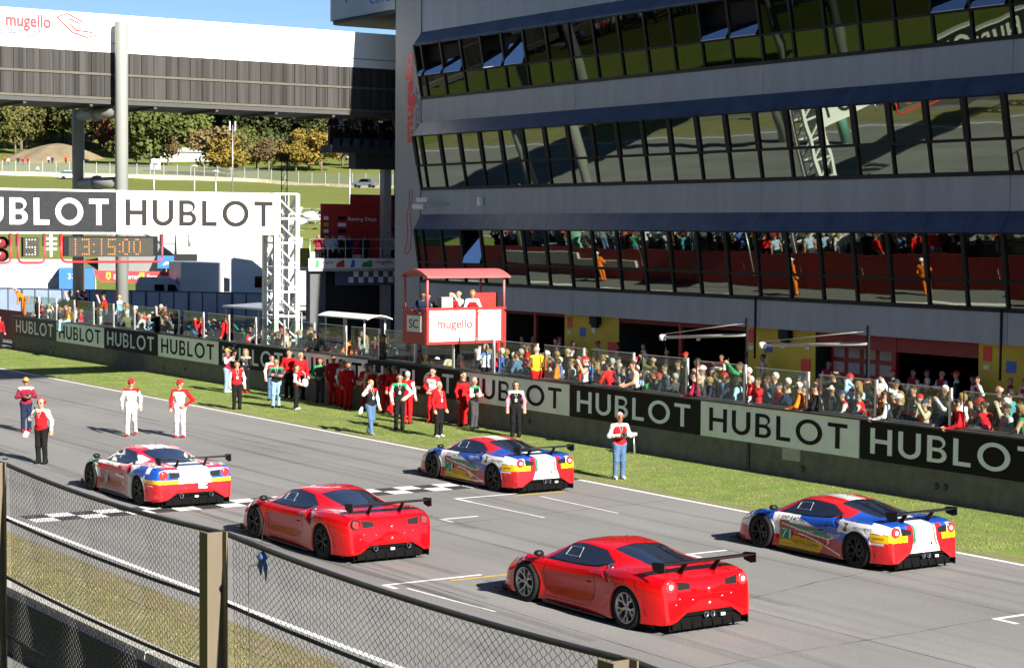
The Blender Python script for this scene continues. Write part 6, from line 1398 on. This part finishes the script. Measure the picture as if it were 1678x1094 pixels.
# people on the podium and on the balcony above
for i, (x, y, t_, ps) in enumerate(((49.6, 94.4, 'maroon', 'eye_camera'), (50.25, 94.5, 'white', 'stand'), (50.7, 94.75, 'light_blue', 'clasp'), (51.2, 94.45, 'black', 'lean'), (51.7, 94.7, 'navy', 'stand'), (52.7, 94.75, 'black', 'clasp'), (54.4, 94.7, 'light_blue', 'raise'))):
    person('person in %s top, %s, on the podium balcony, %s from left' % (t_.replace('_', ' '), pose_words[ps], ordn[i]), (x, y, 4.6), R(150+rng.uniform(-30, 30)), ps, ('skin_mid', t_, t_, 'black', 'black', None), [('bald', 'grey'), ('short', 'black'), ('short', 'brown')][i % 3], False, 1.74, group='people on the podium balcony')
for i in range(9):
    t_ = ['navy', 'light_blue', 'dark_grey', 'white', 'black', 'light_blue', 'navy', 'white', 'maroon'][i]
    person('spectator in %s top on the dark upper balcony, %s from the left' % (t_.replace('_', ' '), ordn[i]), (50.4+i*.55, 94.1+.5*(i % 2), 11.25), R(150+rng.uniform(-30, 30)), ['lean', 'stand'][i % 2], ('skin_mid', t_, t_, 'black', 'black', None), ('short', ['black', 'brown', 'grey'][i % 3]), False, 1.74, group='spectators on the upper balcony')

# marshals in orange standing in the pit lane behind the crowd (their backs show in the lower windows)
for i, yy in enumerate((88.0, 71.5, 63.0, 55.0, 47.5)):
    person('marshal in orange overalls in the pit lane behind the crowd, %s from the far end' % ordn[i], (XW+3.1+.3*(i % 2), yy, .004), R(rng.uniform(60, 120)), ['cross', 'stand', 'hips', 'clasp', 'stand'][i], ('skin_light', 'orange', 'orange', 'orange', 'black', None), ('cap', 'white_cap'), False, 1.78, group='orange marshals in the pit lane')
# ================================================================== HILLSIDE, TREES AND PADDOCK BEHIND THE GANTRY
def bgp(px, D):
    """place on the land at a compass bearing (given as a column of the photograph) and a distance"""
    az = YAW+math.atan((px-839)/3168.0); x, y = D*math.sin(az), D*math.cos(az); return Vector((x, y, terr(x, y)-.05)), az
def leaf_mat(name, c, c2):
    m = bpy.data.materials.new(name); m.use_nodes = True; N = m.node_tree.nodes; L = m.node_tree.links; b = N['Principled BSDF']; b.inputs['Roughness'].default_value = .75; b.inputs['Specular IOR Level'].default_value = .15
    tc = N.new('ShaderNodeTexCoord'); nz = N.new('ShaderNodeTexNoise'); nz.inputs['Scale'].default_value = .55; nz.inputs['Detail'].default_value = 6; nz.inputs['Roughness'].default_value = .8; L.new(tc.outputs['Object'], nz.inputs['Vector'])
    oi = N.new('ShaderNodeObjectInfo'); ad = N.new('ShaderNodeMath'); ad.operation = 'MULTIPLY_ADD'; ad.inputs[1].default_value = .35; L.new(oi.outputs['Random'], ad.inputs[0]); L.new(nz.outputs[0], ad.inputs[2])
    cr = N.new('ShaderNodeValToRGB'); e = cr.color_ramp.elements; e[0].position = .40; e[1].position = .95; e[0].color = (*c, 1); e[1].color = (*c2, 1); L.new(ad.outputs[0], cr.inputs[0]); L.new(cr.outputs[0], b.inputs['Base Color']); M[name] = m
leaf_mat('leaf_olive', (.050, .060, .018), (.135, .125, .040)); leaf_mat('leaf_dark', (.022, .034, .014), (.060, .075, .024)); leaf_mat('leaf_green', (.050, .068, .018), (.10, .118, .030)); leaf_mat('leaf_brown', (.095, .070, .032), (.17, .125, .055)); leaf_mat('leaf_yellow', (.15, .105, .022), (.23, .165, .035)); leaf_mat('leaf_red', (.12, .048, .028), (.20, .085, .045))  # leaf colours muted in place of haze over the distant wood
mat('bark', (.16, .13, .10), .9, var=.3, scale=3)
def make_tree(seed, n=2600):
    r_ = np.random.default_rng(seed); nb = int(r_.integers(12, 18)); cs = []
    for i in range(nb):
        u = r_.normal(size=3); u /= np.linalg.norm(u); rad = r_.random()**.5; cs.append((np.array([0, 0, .56])+u*np.array([.27, .27, .34])*rad, r_.uniform(.11, .19)))
    V, F = [], []
    for i in range(n):
        c, rr = cs[int(r_.integers(nb))]; u = r_.normal(size=3); u /= np.linalg.norm(u); p = c+u*rr*r_.uniform(.72, 1.08)
        if p[2] < .14: continue
        a = r_.normal(size=3); a /= np.linalg.norm(a); b = np.cross(a, u+r_.normal(0, .5, 3)); b /= np.linalg.norm(b)+1e-6; s_ = r_.uniform(.018, .038); k = len(V)
        V += [tuple(p+a*s_), tuple(p+b*s_*.8), tuple(p-a*s_*.9), tuple(p-b*s_*.8)]; F.append((k, k+1, k+2, k+3))
    cm = mesh_np('crown', V, F); mb = MB(); mb.tube([(0, 0, -.02), (.004, .003, .2), (-.004, .006, .45), (.004, 0, .68)], [.026, .019, .013, .004], 8)
    for c, rr in cs[:8]: mb.tube([(0, .003, .28+.1*r_.random()), tuple(np.array([0, 0, .35])*.4+c*.6), tuple(c)], [.009, .006, .002], 5)
    tm_ = mb.mesh('trunk'); tm_.materials.append(M['bark']); cm.materials.append(M['leaf_olive']); return cm, tm_
TREES = [make_tree(s_) for s_ in (3, 8, 15, 21, 34)]
tree_names = {'leaf_olive': 'olive green', 'leaf_dark': 'dark green', 'leaf_green': 'fresh green', 'leaf_brown': 'autumn brown', 'leaf_yellow': 'yellow', 'leaf_red': 'rusty red'}
tree_n = {}
def tree(px, D, h, mt, w=1.0, where='on the wooded hill'):
    p_, az = bgp(px, D); t = thing('tree', '', 'tree', p_-Vector((0, 0, .3)), random.uniform(0, 6.28), 'trees on the hillside'); k = random.randrange(5); hh = h*random.uniform(.92, 1.1); t.scale = (hh*w, hh*w, hh)
    link('crown', TREES[k][0], M[mt], t); link('trunk', TREES[k][1], None, t); t['px'] = px; t['mt'] = mt; t['D'] = D; return t
allt = []
for D, h, step, ofs in ((505, 20, 22, 0), (540, 21, 20, 11), (590, 22, 21, 5), (655, 23, 24, 14), (730, 23, 26, 3)):
    px = -15+ofs
    while px < 660:
        if not (D < 520 and (62 < px < 108 or 190 < px)): 
            mt = random.choice(['leaf_olive', 'leaf_olive', 'leaf_dark', 'leaf_green', 'leaf_olive', 'leaf_brown'] if px < 215 or px > 560 else ['leaf_dark', 'leaf_dark', 'leaf_green', 'leaf_olive', 'leaf_dark', 'leaf_olive'])
            allt.append(tree(px+random.uniform(-7, 7), D+random.uniform(-12, 12), h*random.uniform(.85, 1.1), mt, random.uniform(.95, 1.2)))
        px += step
for px in range(325, 580, 17): allt.append(tree(px+random.uniform(-5, 5), 486+random.uniform(-8, 8), 17*random.uniform(.8, 1.1), random.choice(['leaf_dark', 'leaf_green', 'leaf_olive', 'leaf_dark']), 1.15))
for px, D, h, mt, w in ((222, 445, 15, 'leaf_olive', 1.1), (248, 440, 14, 'leaf_green', 1.15), (232, 470, 20, 'leaf_olive', 1.1), (262, 475, 20, 'leaf_olive', 1.1), (290, 470, 19, 'leaf_green', 1.1), (318, 478, 18, 'leaf_green', 1.1), (275, 445, 9, 'leaf_brown', 1.1), (278, 500, 20, 'leaf_olive', 1), (305, 505, 20, 'leaf_olive', 1.0),
                        (352, 405, 11, 'leaf_brown', 1.3), (372, 400, 8, 'leaf_yellow', 1.4), (385, 420, 10, 'leaf_olive', 1.2), (402, 470, 9, 'leaf_green', 1.2), (420, 425, 7.5, 'leaf_yellow', 1.3), (440, 420, 8, 'leaf_brown', 1.3), (459, 500, 12, 'leaf_red', .9), (470, 425, 9, 'leaf_olive', 1.2), (484, 420, 9.5, 'leaf_yellow', 1.1), (505, 430, 10, 'leaf_brown', 1.3), (525, 420, 9.5, 'leaf_yellow', 1.2), (518, 450, 12, 'leaf_olive', 1.2), (372, 480, 10, 'leaf_red', 1.0), (602, 425, 8, 'leaf_yellow', 1.2), (560, 440, 10, 'leaf_brown', 1.2), (625, 440, 9, 'leaf_olive', 1.2), (26, 492, 13, 'leaf_olive', .9), (178, 488, 13, 'leaf_red', .8)):
    allt.append(tree(px, D, h, mt, w))
from itertools import groupby
def rowname(D): return 'below the bridge' if D < 490 else ['in the front row of the wood', 'in the second row of the wood', 'in the third row of the wood', 'in the fourth row of the wood', 'in the last row of the wood'][int(np.argmin([abs(D-q) for q in (505, 540, 590, 655, 730)]))]
allt.sort(key=lambda t: (t['mt'], rowname(t['D']), t['px']))
for (mt, rn), g_ in groupby(allt, key=lambda t: (t['mt'], rowname(t['D']))):
    for i, t in enumerate(g_): t['label'] = '%s tree %s, %s of its colour from left' % (tree_names[mt], rn, ordn[i])
for t in allt:
    for k in ('px', 'mt', 'D'): del t[k]
# bank on the camera's side, seen only as a reflection in the building: trees added to blacken the upper windows, and a crowd
for k in range(24):
    x, y = -13-random.uniform(0, 8)-(k % 2)*9, 12+6.5*k; t = thing('tree', 'tree added on the spectator bank to darken reflections, %s from the near end' % ordn[k], 'tree', (x, y, terr(x, y)-.3), random.uniform(0, 6), 'trees added on the spectator bank'); s_ = random.uniform(12, 17); t.scale = (s_*1.3, s_*1.3, s_); j = random.randrange(5); link('crown', TREES[j][0], M['leaf_dark'], t); link('trunk', TREES[j][1], None, t)
fig = MB(); fig.lathe([(.0, 0), (.14, .02), (.13, .8), (.21, .95), (.22, 1.38), (.07, 1.5), (.10, 1.58), (.10, 1.7), (0, 1.78)], 6)
fv, ff = np.array(fig.v), fig.f; V, F, CC = [], [], []; pal = [(.5, .02, .02), (.7, .7, .7), (.02, .02, .03), (.05, .1, .3), (.3, .3, .3), (.5, .3, .2), (.4, .05, .05)]
for k in range(420):
    x, y = -3.5-abs(rng.normal(0, 4)), rng.uniform(15, 150); o = len(V); a = rng.uniform(0, 6); q = fv*rng.uniform(.9, 1.05); V += [(p[0]+x, p[1]+y, p[2]+terr(x, y)-.05) for p in q]; F += [tuple(i+o for i in f_) for f_ in ff]; c = pal[int(rng.integers(len(pal)))]; CC += [c if .9 < p[2] < 1.45 else ((.45, .26, .18) if p[2] >= 1.45 else (.03, .03, .05)) for p in q]
me_ = mesh_np('bank_crowd', V, F, True); ca = me_.color_attributes.new('paint', 'FLOAT_COLOR', 'POINT'); c4 = np.ones((len(V), 4)); c4[:, :3] = CC; ca.data.foreach_set('color', c4.ravel())
tag(link('bank_crowd', me_, paint_mat('crowd_cloth', .8, 0.0)), kind='stuff')

# ---- fence, stone kerb and road across the hillside
mat('stone_kerb', (.42, .36, .27), .9, var=.3, scale=1.5); mat('soil', (.20, .155, .09), .95, var=.25, scale=.25, bump=.3, bscale=1); glassmat('far_mesh', (.80, .82, .80), hz=.25, haze=(.30, .31, .28)); mat('roof_white', (.42, .42, .42), .5, var=.06, scale=.4)
fn = thing('hillside_fence', 'pale mesh fence with posts along the hillside road', 'fence'); pts = [bgp(px, np.interp(px, [-40, 300, 430, 700], [352, 352, 350, 330]))[0] for px in range(-40, 720, 22)]
for i, (a, b) in enumerate(zip(pts[:-1], pts[1:])):
    z = Vector((0, 0, 1)); mb = MB(); mb.beam(a+z*.1, b+z*.1, .5, .9); mb.build('kerb_stone', M['stone_kerb'], fn); mb = MB(); mb.quad(a+z*.5, b+z*.5, b+z*2.3, a+z*2.3); mb.build('mesh_panel', M['far_mesh'], fn); mb = MB(); mb.tube([a, a+z*2.5], .07, 5); mb.build('post', M['galv'], fn)
md = thing('earth_mound', 'bare sandy mound below the trees at the left', 'mound', bgp(96, 478)[0]); n = 36; mb = MB(); V, F = [], []
for j in range(9):
    for i in range(n):
        t = j/8; a = 2*math.pi*i/n; r_ = 15*(1-t)*(1+.10*math.sin(3*a+1)+.06*math.sin(7*a)); V.append((r_*math.cos(a)*1.0, r_*math.sin(a), -1.8+5.4*(1-(1-t)**1.5)))
for j in range(8):
    for i in range(n): F.append((j*n+i, j*n+(i+1) % n, (j+1)*n+(i+1) % n, (j+1)*n+i))
link('slope', mesh_np('slope', V, F, True), M['soil'], md)
for i, (px, D) in enumerate(((8, 455), (14, 452), (30, 456), (38, 452), (46, 455), (80, 458), (86, 456), (108, 457), (122, 458), (62, 400), (93, 402))):
    p_, az = bgp(px, D); c = ['red', 'white', 'navy', 'red'][i % 4]; person('tiny figure in %s on the far hillside, %s from the left' % (c, ordn[i]), p_, R(160), 'stand', ('skin_light', c, c, 'black', 'black', None), ('short', 'brown'), False, 1.8, group='figures on the far hillside')
bn = thing('white_barn', 'long white barn among the trees on the hill', 'barn', bgp(312, 462)[0], -bgp(312, 462)[1]); mb = MB(); mb.box(-7, 7, 0, 6, -1, 2.2); mb.build('wall', M['roof_white'], bn); mb = MB(); mb.prism([(-.4, 2.2), (3, 3.4), (6.4, 2.2)], -7.3, 7.3, 'yz'); mb.build('roof', M['concrete'], bn)
for px, D, w_, lb in ((255, 420, 1.0, 'small white caravan left of the brown bushes'), (393, 465, 3.2, 'white caravan between the bushes')):
    p_, az = bgp(px, D); c = thing('caravan', lb, 'caravan', p_, -az); mb = MB(); mb.prism([(-w_, .5), (w_, .5), (w_, 2.4), (w_*.8, 2.8), (-w_*.9, 2.8), (-w_, 2.2)], 0, 2.2); mb.build('body', M['roof_white'], c); mb = MB(); mb.box(-w_*.5, w_*.4, -.02, 0, 1.5, 2.2); mb.build('window', M['solar_glass'], c)
# lamp posts and masts
for px, D, yt_, lb in ((252, 232, 268, 'grey lamp post on the grass, left of three'), (318, 232, 272, 'grey lamp post on the grass, middle of three'), (353, 228, 280, 'grey lamp post on the grass, right of three'), (572, 205, 255, 'thick white post behind the parked cars')):
    p_, az = bgp(px, D); zt = CAM_H+(372-yt_)*D/3168; t = thing('lamp_post', lb, 'lamp post', p_, -az); hh = zt-p_.z; mb = MB(); mb.tube([(0, 0, -.2), (0, 0, hh)], [.11, .08], 8); mb.build('pole', M['galv'], t); mb = MB(); mb.lathe([(0, .22), (.22, .12), (.30, -.02), (.1, -.1), (0, -.1)], 12); mb.build('lamp_head', M['roof_white'], t, (0, 0, hh), None, (1.6, 1, .8))
p_, az = bgp(380.5, 255); t = thing('antenna_mast', 'very tall thin mast with antennas on the grass', 'mast', p_, -az); hh = CAM_H+(372-205)*255/3168-p_.z; mb = MB(); mb.tube([(0, 0, -.2), (0, 0, hh)], [.13, .06], 8); mb.build('pole', M['galv'], t)
for dx in (-.35, .35): mb = MB(); mb.box(dx-.09, dx+.09, -.09, .09, -.7, .5); mb.build('antenna', M['roof_white'], t, (0, 0, hh))
p_, az = bgp(465, 112); t = thing('screen_mast', 'dark lattice mast carrying a black box above the gantry', 'mast', p_, -az); hh = CAM_H+(372-262)*112/3168-p_.z; mb = MB()
for sx_ in (-1, 1):
    for sy_ in (-1, 1): mb.box(sx_*.16-.025, sx_*.16+.025, sy_*.16-.025, sy_*.16+.025, 0, hh)
for k in range(int(hh/.5)):
    for sy_ in (-1, 1): mb.beam((-.16, sy_*.16, k*.5), (.16, sy_*.16, k*.5+.5), .025); 
    mb.box(-.17, .17, -.17, .17, k*.5-.012, k*.5+.012)
mb.build('lattice', M['frame_black'], t); mb = MB(); mb.hexa([(-.30, -.25, hh), (.26, -.25, hh), (.26, .25, hh), (-.30, .25, hh)], [(-.34, -.35, hh+.40), (.34, -.35, hh+.44), (.34, .3, hh+.44), (-.34, .3, hh+.40)]); mb.build('box', M['frame_black'], t)
# helicopters on the grass
mat('heli_blue', (.03, .06, .30), .3, coat=.5); mat('heli_white', (.5, .5, .5), .3, coat=.5)
def helicopter(px, D, rz, m_, lb, s_=1.0):
    p_, az = bgp(px, D); t = thing('helicopter', lb, 'helicopter', p_, rz-az, 'helicopters parked on the grass'); t.scale = (s_, s_, s_)
    mb = MB(); mb.tube([(-2.4, 0, 1.25), (-2.1, 0, 1.3), (-1.2, 0, 1.5), (0, 0, 1.65), (1.2, 0, 1.7), (2.0, 0, 1.8)], [.1, .5, .85, .95, .7, .3], 14); mb.build('fuselage', m_, t)
    mb = MB(); mb.tube([(-2.2, 0, 1.55), (-1.9, 0, 1.65), (-1.2, 0, 1.9)], [.2, .5, .68], 14); mb.build('windscreen', M['solar_glass'], t); mb = MB(); mb.tube([(1.7, 0, 1.85), (5.6, 0, 2.1)], [.28, .11], 10); mb.build('tail_boom', m_, t)
    mb = MB(); mb.prism([(5.1, 1.9), (5.7, 1.9), (6.3, 3.4), (5.8, 3.4)], -.06, .06); mb.build('tail_fin', m_, t); mb = MB(); mb.box(4.6, 5.1, -.8, .8, 2.05, 2.1); mb.build('tailplane', m_, t)
    mb = MB(); mb.tube([(0, 0, 2.5), (0, 0, 3.0)], .12, 8); mb.build('rotor_mast', M['frame_black'], t)
    for a in (20, 140, 260): mb = MB(); mb.box(.1, 4.8, -.12, .12, 2.96, 3.0); mb.build('rotor_blade', M['heli_white'], t, None, (0, 0, R(a)))
    for sy_ in (-1, 1): mb = MB(); mb.tube([(-1.9, sy_*.95, .25), (-1.6, sy_*.95, .12), (1.4, sy_*.95, .12)], .06, 6); mb.tube([(-.8, sy_*.5, .9), (-.8, sy_*.95, .14)], .05, 6); mb.tube([(.6, sy_*.5, .9), (.6, sy_*.95, .14)], .05, 6); mb.build('skid', M['galv'], t)
helicopter(400, 222, R(5), M['heli_blue'], 'blue helicopter on the grass, left of the others', .62); helicopter(441, 224, R(12), M['heli_white'], 'white helicopter just right of the blue one', .62); helicopter(484, 220, R(-8), M['heli_white'], 'white helicopter behind the gantry tower', .62); helicopter(510, 225, R(170), M['heli_white'], 'white helicopter at the right of the row', .62)
# parked cars
def parked_car(px, D, rz, col, lb, pickup=False):
    if 'car_'+str(col) not in M: mat('car_'+str(col), col, .25, coat=.8, var=.04)
    p_, az = bgp(px, D); t = thing('parked_car', lb, 'car', p_+Vector((0, 0, .05)), rz-az, 'cars parked on the hillside'); W_ = .88
    low = [(-2.1, .35), (2.1, .35), (2.15, .65), (2.0, .88), (.9, .95), (-1.9, .95), (-2.15, .7)]; mb = MB(); mb.prism(low, -W_, W_); mb.build('body', M['car_'+str(col)], t)
    cabin = [(-1.0, .95), (.95, .95), (.35, 1.48), (-.75, 1.5)] if pickup else [(-1.85, .95), (1.0, .95), (.3, 1.46), (-1.3, 1.5)]
    mb = MB(); mb.prism(cabin, -W_*.9, W_*.9); mb.build('cabin', M['solar_glass'], t); mb = MB(); mb.prism([(cabin[3][0]-.03, 1.46), (cabin[2][0]+.03, 1.44), (cabin[2][0]-.1, 1.52), (cabin[3][0]+.1, 1.55)], -W_*.88, W_*.88); mb.build('roof', M['car_'+str(col)], t)
    for x in (-1.3, 1.3):
        for s_ in (-1, 1): mb = MB(); mb.lathe([(0, -.1), (.2, -.1), (.32, -.08), (.32, .08), (0, .1)], 14, 'y', (x, s_*.82, .32)); mb.build('wheel', M['tyre_rubber'], t)
    for s_ in (-1, 1):
        mb = MB(); mb.box(-2.17, -2.10, s_*.62-.14, s_*.62+.14, .68, .82); mb.build('tail_lamp', M['lamp_red'], t); mb = MB(); mb.box(2.02, 2.14, s_*.62-.15, s_*.62+.15, .62, .76); mb.build('headlight', M['chrome'], t)
    return t
parked_car(583, 214, R(75), (.02, .03, .07), 'dark blue parked car below the upper balcony, left of the row'); parked_car(599, 219, R(80), (.6, .6, .6), 'white parked car second in the row below the balcony'); parked_car(613, 214, R(75), (.015, .015, .018), 'black parked car third in the row below the balcony'); parked_car(628, 219, R(80), (.6, .6, .62), 'white parked car at the right of the row')
parked_car(645, 216, R(78), (.05, .05, .06), 'dark car partly behind the stair frame'); parked_car(596, 334, R(160), (.10, .12, .15), 'grey pickup on the hillside road', True); parked_car(116, 343, R(5), (.72, .72, .72), 'white car alone on the hillside road')
mat('tarp_green', (.02, .22, .14), .6, var=.15); p_, az = bgp(558, 208); t = thing('green_screen_fence', 'green canvas fence beside the parked cars', 'fence', p_, -az); mb = MB(); mb.box(-.85, .85, -.03, .03, .1, 1.5); mb.build('canvas', M['tarp_green'], t)
for x in (-.9, .9): mb = MB(); mb.tube([(x, 0, 0), (x, 0, 3.0)], .06, 6); mb.build('post', M['bark'], t)
mb = MB(); mb.box(.9, 5.0, -.02, .02, .3, 1.2); mb.build('netting', M['far_mesh'], t)
# ---- paddock: tents, trucks, fences
mat('tent_white', (.46, .46, .45), .5, var=.04, scale=.3); mat('tent_grey', (.34, .35, .36), .6, var=.1, scale=.4); mat('truck_white', (.62, .66, .70), .35, coat=.4, var=.05); mat('truck_blue', (.03, .14, .42), .4, coat=.3); mat('tarp_black', (.012, .012, .014), .7); mat('shield_yellow', (.75, .55, .03), .5); mat('fence_blue', (.30, .38, .52), .5, var=.15, scale=.7); mat('fence_frame', (.03, .045, .10), .5)
def tent(px, D, w_, d_, ze, zr, lb, rz=0, m_='tent_white', gable='tent_grey'):
    p_, az = bgp(px, D); t = thing('marquee', lb, 'tent', p_, rz-az, 'white tents in the paddock'); mb = MB(); mb.prism([(0, ze), (d_/2, zr), (d_, ze), (d_, ze-.12), (d_/2, zr-.12), (0, ze-.12)], -w_/2, w_/2, 'yz'); mb.build('roof', M[m_], t)
    for s_ in (-1, 1): mb = MB(); mb.prism([(.1, 0), (d_-.1, 0), (d_-.1, ze-.13), (d_/2, zr-.14), (.1, ze-.13)], s_*(w_/2-.15)-.03, s_*(w_/2-.15)+.03, 'yz'); mb.build('gable_wall', M[gable], t)
    mb = MB(); mb.box(-w_/2+.2, w_/2-.2, .08, .12, 0, ze-.12); sw_ = mb.build('side_wall', M[m_], t)
    for k in range(int(w_/1.6)): mb = MB(); mb.box(-w_/2+.5+1.6*k, -w_/2+1.5+1.6*k, .05, .075, .9, ze-.7); mb.build('window_flap', M['tent_grey'], sw_)
    return t
tent(368, 186, 9.0, 9, 3.4, 6.0, 'large white marquee with pitched roof behind the gantry', R(3), 'tent_white', 'tent_white'); tent(433, 176, 6.5, 7, 3.3, 5.6, 'white marquee to the right of the largest one', R(-4), 'tent_white', 'tent_white'); tent(42, 152, 7.0, 6, 2.85, 4.2, 'white tent roof at the far left behind the gantry'); tent(300, 196, 7, 8, 3.3, 5.2, 'grey sided marquee left of the largest one', R(55), 'tent_grey'); tent(500, 160, 5, 5, 3.0, 4.8, 'white marquee beside the podium', R(10))
tent(303, 158, 1.9, 2, 3.75, 4.6, 'small black popup tent in the paddock', 0, 'tarp_black', 'tarp_black')
p_, az = bgp(222, 150); t = thing('red_banner', 'long red banner with yellow shields in the paddock', 'banner', p_, -az); mb = MB(); mb.prism([(-3.2, 3.45), (-2.6, 2.6), (3.5, 2.45), (3.5, 3.35)], -.03, .03); sh = mb.build('sheet', M['sign_red'], t)
for x in (-2.05, .45):
    mb = MB(); mb.prism([(x-.17, 3.3), (x-.17, 2.9), (x, 2.72), (x+.17, 2.9), (x+.17, 3.3)], -.05, -.031); q = mb.build('shield', M['shield_yellow'], sh); mb = MB(); mb.prism([(x-.06, 2.86), (x+.02, 2.86), (x+.05, 3.2), (x-.03, 3.2)], -.06, -.051); mb.build('emblem', M['frame_black'], sh)
    link('lettering', ftext('Enzo Ferrari', 1.9, .34, .004, .1), M['letter_white'], sh, (x+1.35, -.045, 2.98))
for x in (-3, 0, 3.3): mb = MB(); mb.tube([(x, .06, 0), (x, .06, 3.5)], .04, 6); mb.build('post', M['galv'], t)
p_, az = bgp(125, 150); t = thing('blue_truck', 'blue truck with white lettering at the left of the paddock', 'truck', p_, -az); mb = MB(); mb.box(-1.3, 1.3, 0, 6, .9, 3.6); mb.build('box_body', M['truck_blue'], t); link('lettering', ftext('330', .9, .4), M['letter_white'], t, (-.2, -.01, 3.0)); mb = MB(); mb.box(-1.2, 1.2, -.06, -.01, .95, 1.6); mb.build('tail_lift', M['frame_black'], t)
for x in (-.95, .95): mb = MB(); mb.lathe([(0, -.15), (.3, -.15), (.48, -.12), (.48, .12), (0, .15)], 16, 'x', (x, 1.2, .5)); mb.build('wheel', M['tyre_rubber'], t)
p_, az = bgp(272, 156); t = thing('blue_board', 'small blue board with white print in the paddock', 'sign', p_, -az); mb = MB(); mb.box(-.7, .6, 0, .08, 3.5, 4.5); mb.build('board', M['truck_blue'], t); mb = MB(); mb.prism([(-.3, 3.75), (.4, 3.9), (.0, 4.05)], -.02, -.001); mb.build('print', M['letter_white'], t); mb = MB(); mb.tube([(0, .1, 0), (0, .1, 3.6)], .05, 6); mb.build('post', M['galv'], t)
p_, az = bgp(331, 142); t = thing('white_trailer', 'plain white box trailer in the paddock', 'trailer', p_, -az+R(8)); mb = MB(); mb.box(-1.55, 1.55, 0, 7, 1.0, 4.2); mb.build('box_body', M['tent_white'], t); mb = MB(); mb.box(-1.2, 1.2, .1, 6.5, .5, 1.0); mb.build('chassis', M['frame_black'], t)
for x in (-1.1, 1.1): mb = MB(); mb.lathe([(0, -.15), (.3, -.15), (.5, -.12), (.5, .12), (0, .15)], 16, 'x', (x, 4.5, .5)); mb.build('wheel', M['tyre_rubber'], t)
def lorry(px, D, lb, m_, rz):
    p_, az = bgp(px, D); t = thing('lorry_tractor', lb, 'truck', p_, rz-az, 'lorries in the paddock')
    mb = MB(); mb.prism([(.0, .9), (2.25, .9), (2.25, 2.4), (2.0, 3.1), (1.2, 3.75), (.15, 3.9), (.0, 3.8)], -1.22, 1.22); mb.build('cab', m_, t); mb = MB(); mb.prism([(1.35, 2.2), (2.05, 2.2), (1.9, 2.85), (1.35, 2.85)], -1.24, -1.221); mb.build('side_window', M['solar_glass_dark'], t); mb = MB(); mb.prism([(2.2, 2.35), (2.27, 2.35), (2.04, 3.05), (1.98, 3.05)], -1.1, 1.1); mb.build('windscreen', M['solar_glass_dark'], t)
    mb = MB(); mb.prism([(-3.6, 1.0), (0, 1.0), (0, 1.9), (-3.0, 1.75), (-3.4, 1.4)], -1.2, 1.2); mb.build('side_fairing', m_, t); mb = MB(); mb.box(-3.5, 2.2, -.9, .9, .6, 1.0); mb.build('chassis', M['frame_black'], t); mb = MB(); mb.box(.1, .75, -1.24, -1.22, 1.0, 1.85); mb.build('step_well', M['frame_black'], t)
    for x in (1.6, -2.4):
        for s_ in (-1, 1): mb = MB(); mb.lathe([(0, -.15), (.3, -.15), (.5, -.12), (.5, .12), (0, .15)], 18, 'y', (x, s_*1.05, .5)); mb.build('wheel', M['tyre_rubber'], t)
    mb = MB(); mb.box(1.95, 2.1, -1.45, -1.25, 2.3, 2.9); mb.build('mirror', M['frame_black'], t); return t
lorry(378, 136, 'pale blue grey lorry tractor behind the paddock fence', M['truck_white'], 0).scale = (1.2, 1.2, 1.2); lorry(470, 150, 'second pale lorry partly behind the gantry tower', M['truck_white'], R(5))
p_, az = bgp(266, 143); t = thing('white_van', 'white van parked left of the box trailer', 'van', p_, -az); mb = MB(); mb.prism([(-1.9, .5), (2.1, .5), (2.1, 1.5), (1.6, 1.7), (.9, 2.9), (.4, 3.1), (-1.7, 3.1), (-1.95, 2.6)], 0, 1.9); mb.build('body', M['tent_white'], t); mb = MB(); mb.prism([(.35, 1.8), (1.3, 1.8), (.85, 2.6), (.35, 2.6)], -.02, -.001); mb.build('side_window', M['solar_glass_dark'], t); mb = MB(); mb.box(-.6, .1, -.02, -.001, 1.8, 2.6); mb.build('side_window', M['solar_glass_dark'], t)
for x in (-1.2, 1.3): mb = MB(); mb.lathe([(0, -.1), (.22, -.1), (.36, -.08), (.36, .08), (0, .1)], 16, 'y', (x, .1, .36)); mb.build('wheel', M['tyre_rubber'], t)
# panel fence between pit exit and paddock
pf = thing('paddock_fence', 'blue grey panel fence between the pit exit and the paddock', 'fence'); a0, _ = bgp(-30, 137); a1, _ = bgp(428, 126); npn = 20; pole = None
for i in range(npn):
    a = a0.lerp(a1, i/npn); b = a0.lerp(a1, (i+.985)/npn); z = Vector((0, 0, 1)); zt = 2.50; mb = MB()
    nrm = (b-a).cross(z).normalized()*.04; mb.hexa([a+z*.1, b+z*.1, b+z*.1+nrm, a+z*.1+nrm], [a+z*zt, b+z*zt, b+z*zt+nrm, a+z*zt+nrm]); pn = mb.build('fence_panel', M['fence_blue'], pf)
    for k in range(1, 6): mb = MB(); q = z*(k*.42); mb.beam(a+q-nrm*.1, b+q-nrm*.1, .03, .035); mb.build('groove', M['fence_frame'], pn)
    mb = MB(); mb.beam(a-z*.1, a+z*(zt+.05), .22 if i % 3 == 0 else .09, .16); mb.build('post', M['fence_frame'], pf)
mb = MB(); mb.beam(a0+Vector((0, 0, 2.52)), a1+Vector((0, 0, 2.52)), .12, .08); mb.build('top_rail', M['fence_frame'], pf)
p_, az = bgp(182, 133); t = thing('round_sign', 'round pale sign reading six over zero on the panel fence', 'sign', p_, -az); mb = MB(); mb.lathe([(0, -.05), (.32, -.05), (.34, -.02), (.34, .0), (0, 0)], 28, 'y', (0, 0, 1.95)); mb.build('disc', M['concrete_pale'], t); link('lettering', ftext('6/0', .5, .32), M['letter_black'], t, (0, -.058, 1.95)); mb = MB(); mb.tube([(0, .06, 0), (0, .06, 2.2)], .03, 6); mb.build('post', M['galv'], t)
